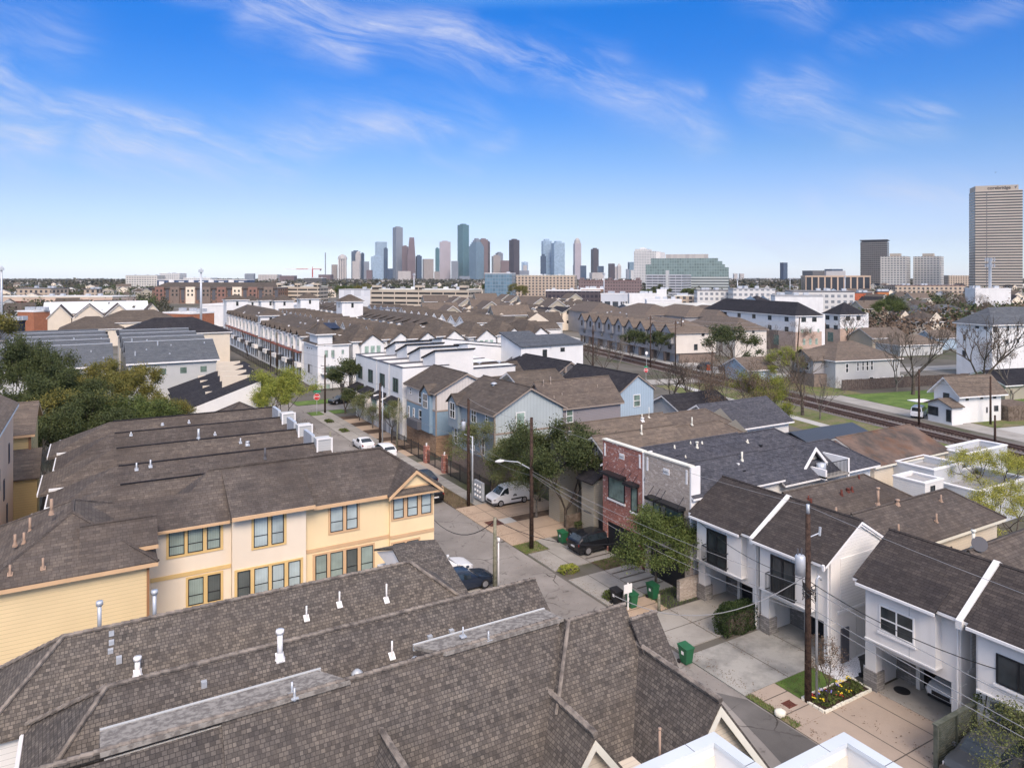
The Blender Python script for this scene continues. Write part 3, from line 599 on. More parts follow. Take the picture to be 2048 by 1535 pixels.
def fgable(xm, ystart, yend, z, hw, sl, nm='gable_roof'):
    fslab(r, nm, M_SHN, [(xm, ystart, z), (xm, yend, z), (xm - hw, yend, z - sl * hw), (xm - hw, ystart, z - sl * hw)], [(xm, ystart, z), (xm, yend, z), (xm + hw, yend, z - sl * hw), (xm + hw, ystart, z - sl * hw)])
    capline(r, M_CAPS, ((xm, ystart, z), (xm, yend, z)), rr=.11)
    yw = yend + .35; k = MB(); k.face([(xm - hw + .3, yw, z - sl * hw), (xm + hw - .3, yw, z - sl * hw), (xm, yw, z - .35)]); k.box(xm - hw + .5, xm + hw - .5, yw, yw + 3, 0, z - sl * hw + .3); k.build('gable', M_CSD, r)
    k = MB()
    for sx in (-1, 1): k.slab([(xm, yend - .02, z - .13), (xm, yend + .06, z - .13), (xm + sx * hw, yend + .06, z - .13 - sl * hw), (xm + sx * hw, yend - .02, z - .13 - sl * hw)], .34)
    k.build('bargeboard', M_CRT, r)
fgable(18.0, 22.0, 17.0, 8.82, 2.75, g)
fgable(13.9, 21.2, 18.45, 8.22, 2.3, g)
k = MB(); xm, ym_, zz = 8.9, 17.9, 6.2
sx_, sy_, sz_ = hit(765, 1468, (22.45, 10, 1.25)); fgable(sx_, sy_ + 1.2, sy_ - 3.2, sz_, 1.7, g, 'small_gable_roof')
k = MB()
k.slab([(.1, 22.3, 10.08), (7.05, 22.3, 10.08), (6.4, 23.75, 9.9), (.1, 23.75, 9.9)], .12); k.slab([(10.4, 22.3, 10.08), (15.3, 22.3, 10.08), (15.3, 23.6, 9.9), (9.75, 23.6, 9.9)], .12); k.build('flat_dormer_roof', M_SHP, r)
part(r, 'dormer_wall', M_WHT, (.2, 6.3, 22.5, 23.55, 7.5, 9.76), (10.3, 15.2, 22.5, 23.45, 7.5, 9.76))
part(r, 'dormer_fascia', M_GSD, (.1, 6.5, 23.76, 23.84, 9.7, 9.93), (9.75, 15.3, 23.61, 23.69, 9.7, 9.93))
SP = (23.0, 10.0, 0.0)
vents(r, SP, [(584, 1392, .45, .03), (589, 1398, .35, .03), (926, 1275, .4, .03), (977, 1281, .35, .03)], M_GAL)
x, y, z = hit(1341, 1512, (22.1, 10, 0.0)); 
# white roof decks at the bottom edge
for i, (X1, Y1, X0, Y0, zt) in enumerate(((12.9, 12.4, 7.5, 6.0, 11.88), (15.75, 10.9, 13.25, 4.0, 11.78))):
    r = root('roof_deck_house', (X0, Y0, 0), ('left' if i == 0 else 'right') + ' white flat-roofed house with a metal-capped parapet cut by the bottom edge', 'house', 'white flat roofs at the bottom edge')
    k = MB(); k.box(X0, X1, Y0, Y1, 0, zt - 1.6); t = .2
    for b in ((X0, X1, Y1 - t, Y1), (X1 - t, X1, Y0, Y1 - t)): k.box(*b, zt - 1.6, zt)
    k.build('wall', M_WSB, r)
    part(r, 'coping', M_CAP, (X0, X1 + .05, Y1 - t - .05, Y1 + .05, zt, zt + .1), (X1 - t - .05, X1 + .05, Y0, Y1 - t - .052, zt, zt + .1))
    part(r, 'parapet_panel', stucco('parapet_cream_' + str(i), (.68, .63, .54)), (X0, X1 - t - .002, Y1 - t - .03, Y1 - t, zt - 1.5, zt - .25))
    j = MB()
    for q in range(int((X1 - X0 - t) / 1.2)): j.box(X0 + q * 1.2, X0 + q * 1.2 + .02, Y1 - t - .036, Y1 - t - .03, zt - 1.5, zt - .25)
    j.build('panel_joint', M_GRY, r)
    j = MB(); [j.box(X1 - 2.1 * q - .9, X1 - 2.1 * q - .885, Y1 - t - .055, Y1 + .055, zt + .1, zt + .104) for q in range(2 if i else 3)]; [j.box(X1 - t - .055, X1 + .055, Y1 - 1.2 - 2.1 * q, Y1 - 1.185 - 2.1 * q, zt + .1, zt + .104) for q in range(2)]; j.build('coping_joint', M_DGY, r)
    if i == 0:
        k = MB(); k.tube([(11.35, 12.6, 11.6), (11.35, 12.6, 12.45)], .03, 8); k.tube([(11.35, 12.6, 12.45), (11.35, 12.6, 12.5)], .04, 8); k.build('vent_pipe', M_CPR, r, True)

# ------------------------------------------------------------------ yellow townhouses
r = root('yellow_townhouse_block', (10, 44, 0), 'cream and yellow three-storey block with ochre window trim and brown shingle roof', 'house')
Y0 = 43.9; Y0b = 43.5; YB = 50.5
x0 = F.xs(300, Y0); x1 = F.xs(462, Y0); x1b = F.xs(612, Y0b); x2 = F.xs(778, Y0); x3 = F.xs(868, 43.7)
part(r, 'wall', M_CRM, (x0 - 3, x1, Y0, YB, 0, 8.9)); part(r, 'wall', M_CRM, (x1 + .002, x1b, Y0b, YB, 0, 8.9))
part(r, 'wall', M_YEL, (x1b + .002, x2, Y0, YB, 0, 8.9)); part(r, 'wall', M_YEL, (x2 + .002, x3, 43.7, YB, 0, 8.9))
# roof: two ridges, hip at the street end, cross gable
ZE, ZR = 9.0, 11.15; ym = 47.0; xr = F.xs(760, ym); xl = F.xs(418, ym)
e0 = 43.45; sl = (ZR - ZE)/(ym - e0); xe = x3 + .45
fslab(r, 'roof', M_SHY, [(x0 - 4, e0, ZE), (x1 + .3, e0, ZE), (x1 + .3, ym - 1, 10.25), (x0 - 4, ym - 1, 10.25)],
      [(x1 - .1, 42.95, ZE + .26), (x1b + .4, 42.95, ZE + .26), (x1b + .4, ym, ZR), (x1 - .1, ym, ZR)],
      [(x1b + .2, e0, ZE), (xe, e0, ZE), (xr, ym, ZR), (x1b + .2, ym, ZR)],
      [(xe, e0, ZE), (xe, YB + .2, ZE), (xr, ym, ZR)], [(x0 - 4, YB + .3, ZE - .8), (x1, YB + .3, ZE - .8), (x1, ym - 1, 10.25), (x0 - 4, ym - 1, 10.25)], [(xl - .1, YB + .3, ZE), (xe, YB + .3, ZE), (xr, ym, ZR), (xl - .1, ym, ZR)], [(xl, ym, ZR), (xl, YB + .3, ZE), (xl - 2.6, YB - 1, ZE - .35)], [(xl, ym, ZR), (xl - 1.2, ym - 1, 10.22), (xl - 2.6, YB - 1, ZE - .3)], [(xl - 1.2, ym - 1, 10.22), (xl, ym, ZR), (x1 + .4, ym, ZR), (x1, 43.6, ZE)], th=.1)
k = MB(); f0 = .18
k.box(x0 - .4, x1 - .12, e0 - .06, e0 + .05, ZE - f0 + .06, ZE + .02); k.box(x1 - .1, x1b + .42, 42.88, 43.0, ZE + .26 - f0, ZE + .28); k.box(x1b + .43, x2 - .1, e0 - .06, e0 + .05, ZE - f0, ZE + .02); k.box(x2 - .1, xe, 43.16, 43.28, ZE - f0 - .05, ZE - .03)
k.box(xe - .05, xe + .06, 43.3, YB, ZE - f0, ZE + .02); k.build('fascia', M_ORG, r)
capline(r, M_SHY, ((xl, ym, ZR), (xr, ym, ZR)), ((xr, ym, ZR), (xe, e0, ZE)), rr=.08)
# cross gable over the street bay
gx = (x2 + x3)/2 + .05; gh = (x3 - x2)/2 + .35; gz = ZE + .02; gt = gz + 1.5
fslab(r, 'gable_roof', M_SHY, [(gx, 43.1, gt), (gx, 46.2, gt), (gx - gh, 45.2, gz), (gx - gh, 43.1, gz)], [(gx, 43.1, gt), (gx, 46.2, gt), (gx + gh, 45.2, gz), (gx + gh, 43.1, gz)], th=.1)
k = MB(); k.face([(gx - gh + .5, 43.35, gz + .25), (gx + gh - .5, 43.35, gz + .25), (gx, 43.35, gt - .25)]); k.build('gable', M_YEL, r)
fslab(r, 'pent_roof', M_SHY, [(gx - gh + .2, 43.1, gz - .02), (gx + gh - .2, 43.1, gz - .02), (gx + gh - .55, 43.4, gz + .3), (gx - gh + .55, 43.4, gz + .3)], th=.05)
k = MB()
for sx in (-1, 1): k.slab([(gx, 43.02, gt - .1), (gx, 43.12, gt - .1), (gx + sx * gh, 43.12, gz - .1), (gx + sx * gh, 43.02, gz - .1)], .2)
k.box(gx - gh + .6, gx + gh - .6, 43.28, 43.36, gz + .28, gz + .38); k.build('bargeboard', M_ORG, r)
for (xa, xb, yy, vv, uu) in ((x0, x1, Y0, 1160, 307), (x1b, x2, Y0, 1103, 614), (x2, x3, 43.7, 1075, 780)):
    zb = F.z(vv, F.xs(uu, yy), yy); part(r, 'floor_band', M_OCH if xa < x1 else M_ORG, (xa + .01, xb - .01, yy - .05, yy, zb - .1, zb + .12))
def gwin(face_y, us, vt, vb, sty, trim=M_OCH):
    a = F.xs(us[0][0], face_y); b = F.xs(us[-1][1], face_y); zt = F.z(vt, a, face_y); zb = F.z(vb, a, face_y)
    o = part(r, 'window_trim', trim, (a - .14, b + .14, face_y - .05, face_y, zt, zt + .12), (a - .14, b + .14, face_y - .05, face_y, zb - .14, zb), (a - .14, a, face_y - .05, face_y, zb, zt), (b, b + .14, face_y - .05, face_y, zb, zt),
             *[(F.xs(us[i][1], face_y), F.xs(us[i + 1][0], face_y), face_y - .05, face_y, zb, zt) for i in range(len(us) - 1)])
    for q in us:
        s = q[2] if len(q) > 2 else sty; p, t = F.xs(q[0], face_y), F.xs(q[1], face_y); window(r, (p + t)/2, face_y - .004, (zt + zb)/2, t - p, zt - zb, 's', s)
gwin(Y0, [(338, 368), (376, 405), (413, 441)], 1061, 1112, 'gold'); gwin(Y0b, [(508, 535), (542, 568)], 1033, 1094, 'goldl')
gwin(Y0, [(661, 685), (692, 715)], 1009, 1064, 'goldl', M_ORG); gwin(43.7, [(786, 807), (814, 835), (842, 862)], 991, 1037, 'goldl', M_ORG)
gwin(Y0, [(377, 406), (415, 441, 'goldx')], 1157, 1211, 'gold'); gwin(Y0b, [(474, 501, 'goldx'), (509, 536), (543, 569), (576, 601)], 1143, 1195, 'goldl')
gwin(Y0, [(630, 654), (661, 685), (692, 715, 'goldx'), (722, 745)], 1111, 1166, 'gold', M_ORG); gwin(43.7, [(786, 808), (814, 836)], 1087, 1140, 'goldl', M_ORG)
# left wing with lap siding
r = root('yellow_townhouse_wing', (-1, 44, 0), 'yellow lap-sided wing with a brown hip roof, cut by the left edge', 'house')
walls(r, -4.4, 2.3, 40.3, 49.0, 0, 8.75, M_YSD); roof(r, -4.4, 2.3, 40.3, 49.3, 8.9, 10.65, 'y', 'hh', .42, M_SHY, M_ORG)
part(r, 'corner_board', M_BRN, (2.22, 2.34, 40.22, 40.34, 0, 8.6)); roof(r, -.5, 2.6, 41.1, 43.8, 9.35, 10.2, 'x', 'gg', .2, M_SHY, M_ORG, name='dormer_roof')
SW = (45.3, 10.95, .45)
for (u, v, h, rr) in ((86, 1138, .55, .05), (20, 1150, .5, .05), (103, 1028, .8, .075)): 
    vents(r, (43.9, 10.65, .47), [(u, v, h, rr)], M_CPR)
for (u, v, h) in ((60, 1065, .8), (30, 1092, .6), (48, 1088, .6)): vents(r, (43.9, 9.6, 0.0), [(u, v, h, .06)], M_CPR)

# ------------------------------------------------------------------ attached rows behind the yellow block
rows = [(49.9, 10.2, 'with a bare slope right behind the yellow wing'), (53.6, 10.5, 'with a white firewall box nearest the van'), (59.2, 10.5, 'with the middle white firewall box'), (65.0, 10.5, 'with the farthest white firewall box'), (70.4, 10.5, 'last of its row, in front of the trees')]
for i, (ym, z, dsc) in enumerate(rows):
    xa, xb = 1.0, (12.5 if i == 0 else 15.2 + (i - 1) * -.05); hw = (2.2 if i == 0 else 2.85); zl = z - hw * .55
    r = root('row_townhouse', (8, ym, 0), 'brown shingled row house ' + dsc, 'house', 'brown roofed row houses')
    xl_ = -3.3 + (.6 if i % 2 else 0)
    walls(r, xl_ + .6, xb - .2, ym - hw + .1, ym + hw - .1, 0, zl - .1, M_WSD)
    fslab(r, 'roof', M_SHY, [(xl_, ym - hw, zl - .35), (2.0, ym - hw, zl), (xb, ym - hw, zl), (xb, ym, z), (xa, ym, z)], [(xb, ym + hw, zl), (xl_, ym + hw, zl - .35), (xa, ym, z), (xb, ym, z)], [(xl_, ym + hw, zl - .35), (xl_, ym - hw, zl - .35), (xa, ym, z)], th=.15)
    k = MB(); k.tube([(xa + .3, ym, z + .05), (xb, ym, z + .05)], .06, 6); k.build('ridge_cap', M_SHK, r)
    k = MB(); k.face([(xb - .2, ym - hw + .1, zl - .1), (xb - .2, ym + hw - .1, zl - .1), (xb - .2, ym, z - .15)]); k.build('gable', M_WSD, r)
    part(r, 'gutter', M_WHT, (xl_ - .08, xl_ + .04, ym - hw + .3, ym + hw, zl - .55, zl - .37))
    if 0 < i < 4:
        part(r, 'firewall', M_GSD, (14.15, 15.25, ym - .8, ym + .2, 8.0, 10.95)); part(r, 'firewall_trim', M_WHT, (14.1, 14.22, ym - .86, ym - .8, 8.6, 11.0), (15.18, 15.3, ym - .86, ym - .8, 8.2, 11.0), (14.22, 15.18, ym - .86, ym - .8, 10.9, 11.02))
        part(r, 'parapet', M_GAL, (14.0, 14.25, ym + .2, ym + 2.6, 8.0, 11.1))
    if i: vents(r, (ym, z, .55), [[(273, 940, .5, .05), (301, 934, .5, .05), (530, 918, .8, .07, M_DGY)], [(481, 886, .4, .05), (397, 878, .8, .08), (495, 890, .2, .1)], [(262, 941 - 70, .3, .05), (430, 870, .3, .05)], [(378, 846, .3, .06), (325, 850, .2, .08)]][i - 1])
r = root('row_townhouse', (16, 74, 0), 'brown hip roofed row house end beside the yellow-green street tree', 'house', 'brown roofed row houses')
walls(r, 9.5, 15.5, 72, 79, 0, 8.3, M_WSD); roof(r, 9.5, 15.5, 72, 79.5, 8.4, 10.3, 'x', 'hh', .4, M_SHY, M_BRT)
# left edge: peach and pale yellow houses, fence
r = root('peach_house', (-8, 62, 0), 'tall peach stucco house cut by the left edge', 'house')
walls(r, -13, -5.75, 53, 70, 0, 13.0, M_PCH, 'y', 15.2); roof(r, -13, -5.75, 53, 69.5, 13, 15.2, 'y', 'gg', .4, M_SHT, M_WHT)
for yy, zz in ((60, 9), (63, 7.6), (65, 5.3), (66.5, 9.5)): window(r, -5.74, yy, zz, .5, 1.5, 'e', 'far')
r = root('pale_yellow_house', (-6, 76, 0), 'narrow pale yellow house with orange corner boards behind the peach house', 'house')
walls(r, -13, -4.9, 74, 84, 0, 9.6, M_CYL, 'x', 11.2); roof(r, -13, -4.9, 74, 84, 9.6, 11.4, 'x', 'gg', .4, M_SHT, M_ORG)
part(r, 'corner_board', M_BRN, (-5.0, -4.8, 73.9, 74.1, 0, 9.5)); k = MB(); k.box(-7, -4.2, 71, 73.95, 0, 6.4); k.build('porch_wall', M_CYL, r)
fslab(r, 'porch_roof', M_SHT, [(-7.2, 70.7, 6.4), (-4.0, 70.7, 6.4), (-4.0, 74, 8.2), (-7.2, 74, 8.2)])
M_W2 = M_FEN
def fence(pts, h, label, mat=M_FEN, fr=F, name='wooden_fence', step=.16, posts=2.4, cat='fence', gap=.02, group=None, z0=0):
    r = root(name, (*pts[0], z0), label, cat, group, fr); k = MB(); q = MB(); ra = MB()
    for (ax, ay), (bx, by) in zip(pts, pts[1:]):
        L = math.hypot(bx - ax, by - ay); ux, uy = (bx - ax)/L, (by - ay)/L; n = int(L/step)
        for i in range(n):
            c = (ax + ux * (i + .5) * step, ay + uy * (i + .5) * step); w = (step - gap)/2; hh = h * (1 + .015 * math.sin(i * 7.3)); nx, ny = -uy * .012, ux * .012
            k.prism([(c[0] - ux * w - nx, c[1] - uy * w - ny), (c[0] + ux * w - nx, c[1] + uy * w - ny), (c[0] + ux * w + nx, c[1] + uy * w + ny), (c[0] - ux * w + nx, c[1] - uy * w + ny)], z0 + .03, z0 + hh)
        for i in range(int(L/posts) + 1): q.box(ax + ux * i * posts - .05, ax + ux * i * posts + .05, ay + uy * i * posts - .05 + .08, ay + uy * i * posts + .05 + .08, z0, z0 + h + .04)
        for zz in (.25, .8):
            nx, ny = -uy * .03, ux * .03; a_ = z0 + h * zz; ra.prism([(ax + nx, ay + ny), (bx + nx, by + ny), (bx + 2.2 * nx, by + 2.2 * ny), (ax + 2.2 * nx, ay + 2.2 * ny)], a_, a_ + .09)
    k.build('boards', mat, r); q.build('posts', mat, r); ra.build('rails', mat, r); return r
fence([(-4.3, 66), (-4.3, 90)], 2.0, 'dark plank fence between the peach house and the row houses'); fence([(-4.2, 52), (-1, 80)], 1.9, 'leaning grey plank fence at the left ends of the row houses', M_WOD)

# ------------------------------------------------------------------ white garage houses on the right
def text_on(r, s, x, y, z, size, face, mat, th=.02):
    cu = bpy.data.curves.new('writing', 'FONT'); cu.body = s; cu.size = size; cu.extrude = th; cu.offset = size * .018; cu.align_x = 'CENTER'; cu.align_y = 'CENTER'
    o = bpy.data.objects.new('t', cu); COL.objects.link(o); dg = bpy.context.evaluated_depsgraph_get(); me = bpy.data.meshes.new_from_object(o.evaluated_get(dg)); bpy.data.objects.remove(o)
    me.materials.clear(); me.materials.append(mat); q = bpy.data.objects.new('writing', me); COL.objects.link(q)
    q.rotation_euler = (math.pi/2, 0, FROT[face]); q.location = (x, y, z)
    if r: q.parent = r; q.location = Vector((x, y, z)) - Vector(r['_b'])
    return q
M_GAR = siding('black_garage_door', (0.022, 0.025, 0.032), .5, .5, rough=.35); M_CAVE = paint('garage_interior', (0.10, 0.095, 0.09))
def garage_house(y0, y1, label, style, num, openg=False, back=True, bx=60.0):
    """Two-storey white house: jettied bay over a recessed garage. Street front at X 37.3."""
    r = root('garage_house', (37.3, y1, 0), label, 'house', 'white garage houses')
    xf = 37.3; W_ = y1 - y0; zj = 3.0; gx = 39.7
    # upper floor, lintel, pillars, recessed ground floor
    part(r, 'wall', M_WST, (xf, 43.0, y0, y1, zj, 6.3))
    k = MB(); k.box(xf, xf + .35, y0, y1, 2.55, zj - .002); k.box(xf + .352, gx, y1 - .3, y1, 0, zj - .002); k.box(xf + .352, gx, y0, y0 + .35, 0, zj - .002); k.build('lintel', M_WST, r)
    part(r, 'pillar', M_WST, (xf - .02, xf + .55, y1 - .62, y1 + .02, 1.1, 2.55)); part(r, 'pillar_base', M_STN, (xf - .1, xf + .63, y1 - .72, y1 + .08, 0, 1.1))
    part(r, 'pillar', M_WST, (xf - .02, xf + .5, y0 - .02, y0 + .45, .0, 2.55))
    gy1 = y1 - 1.55
    part(r, 'porch_wall', M_STN, (gx - .02, gx + .25, gy1, y1 - .35, 0, 1.6), (gx, gx + .25, gy1, y1 - .35, 1.6, zj))
    part(r, 'garage_jamb', M_WST, (gx - .2, gx + .2, gy1 - .22, gy1, 0, 2.9))
    if openg:
        k = MB(); k.box(gx + 5.5, gx + 5.6, y0 + .4, gy1, 0, 2.4); k.box(gx + .2, gx + 5.5, y0 + .3, y0 + .4, 0, 2.4); k.box(gx + .2, gx + 5.5, gy1 - .1, gy1, 0, 2.4); k.box(gx + .1, gx + 5.6, y0 + .3, gy1, 2.4, 2.5, True); k.build('garage_interior', M_CAVE, r)
    else:
        part(r, 'garage_door', M_GAR, (gx, gx + .1, y0 + .36, gy1 - .23, 0, 2.5))
        part(r, 'garage_wall', M_WST, (gx + .11, 43.0, y0 + .05, y1 - .05, 0, zj - .01))
    # bay
    ba, bb = y0 + .95, y1 - .35
    part(r, 'bay', M_WST, (xf - .55, xf, ba, bb, 3.12, 5.85)); part(r, 'bay_sill', M_WHT, (xf - .6, xf, ba - .04, bb + .04, 3.04, 3.118))
    for i, yy in enumerate((ba + 1.35,)): part(r, 'stucco_joint', M_GRY, (xf - .556, xf - .55, yy - .012, yy + .012, 3.05, 5.8))
    c = (ba + bb)/2 + .12
    if style == 'door':
        window(r, xf - .55, c, 4.35, 1.75, 2.4, 'w', 'door')
        k = MB(); a_, b_ = c - 1.0, c + 1.0; xx = xf - .95
        for z in (3.35, 4.35): k.box(xx - .025, xx + .025, a_, b_, z, z + .05, True); 
        for z in (3.35, 4.35):
            for yy in (a_, b_): k.box(xx, xf - .55, yy - .02, yy + .02, z, z + .05, True)
        n = 18
        for i in range(n + 1): yy = a_ + (b_ - a_) * i / n; k.box(xx - .012, xx + .012, yy - .012, yy + .012, 3.4, 4.36)
        k.build('balcony_railing', M_BLK, r)
    else:
        window(r, xf - .55, c, 4.55, 1.9, 1.45, 'w', 'white' if style == 'x' else 'black2'); part(r, 'sill', M_WHT, (xf - .65, xf - .55, c - 1.05, c + 1.05, 3.68, 3.8))
    text_on(r, num, xf - .012, (y0 + y1)/2 + .25, 2.8, .22, 'w', M_BLK)
    # roof: ridge parallel to the street
    rx0, rx1, zr = 36.9, 43.1, 8.2
    roof(r, rx0, rx1, y0 + .12, y1 - .02, 6.38, zr, 'y', 'gg', .32, M_SHD, M_WHT, .16)
    k = MB(); k.face([(xf, y0, 6.3), (43, y0, 6.3), (40.1, y0, 8.0)]); k.face([(43, y1, 6.3), (xf, y1, 6.3), (40.1, y1, 8.0)]); k.build('gable', M_WSD, r)
    # lean dormer slope over the bay
    pz = lambda X: 8.2 - .586 * (40 - X) + .09
    k = MB(); k.slab([(xf - .98, ba - .2, pz(xf - .98)), (xf - .98, bb + .3, pz(xf - .98)), (xf + .6, bb + .3, pz(xf + .6)), (xf + .6, ba - .2, pz(xf + .6))], .1); k.build('bay_roof', M_SHD, r)
    part(r, 'gutter', M_WHT, (xf - 1.06, xf - .985, ba - .2, bb + .3, pz(xf - .98) - .16, pz(xf - .98) - .02))
    k = MB(); k.tube([(xf - .12, y0 + .1, 6.0), (xf - .12, y0 + .1, .2)], .05, 6); k.tube([(xf - .7, y0 + .1, 6.1), (xf - .12, y0 + .1, 5.9)], .05, 6); k.build('downspout', M_WHT, r)
    part(r, 'string_course', M_WHT, (xf + .6, 43.02, y0 - .05, y0, 3.0, 3.18))
    part(r, 'side_wall', M_WSD, (xf + .9, 43.02, y0 - .03, y0, 3.2, 6.25))
    if back:
        ym = (y0 + y1)/2 - .05 + (.1); zb = 7.3
        walls(r, 43.3, bx - 2, y0 + .2, y1 - .2, 0, 5.6, M_CSD); roof(r, 43.3, bx - 2, y0 + .1, y1 - .1, 5.75, zb, 'x', 'gh', .35, M_SHY, M_CRT, .2, name='back_roof')
        for q in range(3): window(r, 46.5 + q * 3.6, y0 + .19, 4.2, .8, .8, 's', 'black')
    return r
w1 = garage_house(32.0, 37.3, 'white garage house with black balcony doors, left of the three, beside the grey brick house', 'door', '4409', bx=57)
w2 = garage_house(26.7, 31.75, 'white garage house with black balcony doors, directly behind the transformer pole', 'door', '4407', bx=58.5)
w3 = garage_house(19.4, 24.5, 'white garage house with its garage open and a white car inside', 'x', '4405', True, bx=58)
w4 = garage_house(13.6, 18.7, 'white garage house with a dark front window, cut by the right edge', 'b', '4403', bx=58)
window(w2, 41.9, 26.66, 4.9, .45, 1.3, 's', 'black')
for (r_, yy) in ((w1, 31.82), (w3, 19.05)):
    k = MB()
    k.slab([(36.4, yy - .15, 6.2), (36.4, yy + .15, 6.2), (40.0, yy + .15, 8.42), (40.0, yy - .15, 8.42)], .42); k.slab([(43.6, yy - .15, 6.2), (43.6, yy + .15, 6.2), (40.0, yy + .15, 8.42), (40.0, yy - .15, 8.42)], .42); k.build('firewall', M_WSD, r_)
k = MB()
for sx in (-1, 1): k.slab([(40.0, 26.58, 8.26), (40.0, 26.72, 8.26), (40 + sx * 3.5, 26.72, 6.2), (40 + sx * 3.5, 26.58, 6.2)], .34)
k.build('bargeboard', M_WHT, w2)
# flues and pipes standing on the long back roofs
for (r_, Y_, z_, pts) in ((w1, 34.65, 7.3, [(1622, 1010, .5, .08), (1683, 991, .45, .08), (1704, 983, .4, .08), (1617, 1000, .35, .05), (1696, 984, .2, .09), (1718, 958, .35, .05)]),):
    vents(r_, (Y_, z_, .6), pts, M_RST)
vents(w2, (29.2, 7.3, .6), [(1672, 1045, 1.0, .07), (1756, 1010, 1.1, .09), (1797, 1066, .6, .06), (1873, 1044, .6, .06), (1882, 1003, .5, .06), (1795, 1010, .3, .1)], M_CPR)
vents(w3, (22, 7.3, .6), [(1947, 1098, 1.0, .09)], M_CRT)
k = MB(); x, y, z = hit(1958, 1105, (22, 7.3, .6)); k.tube([(x, y, z), (x, y, z + .5)], .04, 6); k.tube([(x, y, z + .5), (x - .1, y - .08, z + .55)], [.38, .42], 16); k.build('satellite_dish', M_DGY, w3)

# ------------------------------------------------------------------ brick pair with long slate-blue roofs
def brick_house(y0, y1, mat, label, num, wins, ym, zr, x1, x2):
    r = root('brick_house', (37.0, y1, 0), label, 'house', 'brick-fronted houses with slate roofs'); xf = 37.0; zt = 9.25
    part(r, 'front_wall', mat, (xf, xf + .35, y0, y1, 2.6, zt)); part(r, 'front_pier', mat, (xf, xf + .35, y0, y0 + .5, 0, 2.6), (xf, xf + .35, y1 - .6, y1, 0, 2.6))
    part(r, 'garage_door', M_BLK, (xf + .1, xf + .2, y0 + .5, y1 - .6, 0, 2.59)); part(r, 'coping', M_CRT, (xf - .06, xf + .42, y0 - .05, y1 + .05, zt, zt + .1))
    part(r, 'parapet_end', M_WHT, (xf + .0, xf + .9, y0 - .14, y0 - .002, 2.6, zt + .02))
    walls(r, xf + .36, x2, y0 + .1, y1 - .1, 0, 7.0, M_WSD)
    hw = (y1 - y0)/2 + .35; s = (zr - 7.05)/hw
    roof(r, xf + .36, x1, ym - hw + .35, ym + hw - .35, 7.05 + .35 * s, zr, 'x', 'gg', .35, M_SHU, M_WHT, .15)
    roof(r, x1 + .4, x2, ym - hw + .1, ym + hw - .1, 6.9, zr - .12, 'x', 'gh', .35, M_SHU, M_WHT, .15, name='rear_roof')
    part(r, 'number_plaque', M_WHT, (xf - .03, xf, (y0 + y1)/2 - .32, (y0 + y1)/2 + .32, 8.15, 8.6)); text_on(r, num, xf - .045, (y0 + y1)/2, 8.37, .3, 'w', M_GRY)
    for yy in (y0 + .3, y1 - .3): part(r, 'slot_light', M_WHT, (xf - .03, xf, yy - .09, yy + .09, 7.95, 9.0))
    for (a, b, za, zb, sty) in wins:
        window(r, xf - .003, (a + b)/2, (za + zb)/2, b - a, zb - za, 'w', sty); part(r, 'sill', M_WHT, (xf - .1, xf, a - .1, b + .1, za - .16, za))
        part(r, 'awning', M_BLK, (xf - .75, xf, a - .2, b + .25, zb + .12, zb + .34))
        k = MB()
        for yy in (a, b): k.tube([(xf - .65, yy, zb + .34), (xf, yy, zb + 1.05)], .018, 4)
        k.build('awning_rods', M_BLK, r)
    return r
b1 = brick_house(43.05, 48.1, M_RBK, 'red brick fronted house with black awnings over two windows', '4413', [(45.2, 47.3, 4.6, 6.5, 'blackg'), (43.6, 44.4, 4.3, 6.3, 'blackg')], 45.6, 8.74, 50.0, 58.0)
b2 = brick_house(37.9, 42.75, M_GBK, 'grey-brown brick fronted house with black awnings, beside the white siding wall', '4411', [(41.0, 41.75, 3.9, 5.9, 'blackg'), (38.5, 40.4, 3.7, 5.9, 'blackg')], 40.3, 8.7, 46.5, 58.5)
vents(b2, (40.3, 8.7, .6), [(1484, 922, .75, .08), (1538, 1010, .4, .05)], M_CRT); vents(b1, (45.6, 8.7, .6), [(1349, 898, .35, .06), (1381, 889, .3, .05), (1394, 897, .5, .09), (1404, 889, .3, .06), (1495, 885, .3, .06), (1371, 917, .3, .05)], M_CRT)
boxvents(b2, (40.3, 8.7, .6), [(1476, 929)], M_WHT, .1, .12); boxvents(b1, (45.6, 8.7, .6), [(1352, 913), (1521, 891)], M_BLK, .12, .1); boxvents(b2, (40.3, 8.7, .6), [(1487, 942)], M_BLK, .12, .1)
# balcony dormer on the rear slope
dx0, dy = F.xs(1612, 38.4), 38.2; dx1 = F.xs(1664, 38.4)
k = MB(); zb_ = 7.0; k.face([(dx0 - .4, dy + .6, 7.25), (dx0 + 2.4, dy + .6, 7.25), (dx0 + 1.0, dy + .6, 8.75)]); k.build('dormer_gable', M_CRM, b2)
fslab(b2, 'dormer_roof', M_SHU, [(dx0 + 1, dy, 8.85), (dx0 + 1, dy + 2, 8.85), (dx0 - .6, dy + 2, 7.2), (dx0 - .6, dy, 7.2)], [(dx0 + 1, dy + .3, 8.85), (dx0 + 1, dy + 2, 8.85), (dx0 + 2.4, dy + 2, 7.5), (dx0 + 2.4, dy + .3, 7.5)])
k = MB()
k.slab([(dx0 + 1, dy - .06, 8.9), (dx0 + 1, dy + .04, 8.9), (dx0 - .7, dy + .04, 7.1), (dx0 - .7, dy - .06, 7.1)], .3); k.slab([(dx0 + 1, dy - .06, 8.9), (dx0 + 1, dy + .04, 8.9), (dx0 + 2.5, dy + .04, 7.45), (dx0 + 2.5, dy - .06, 7.45)], .3)
k.build('dormer_bargeboard', M_WHT, b2)
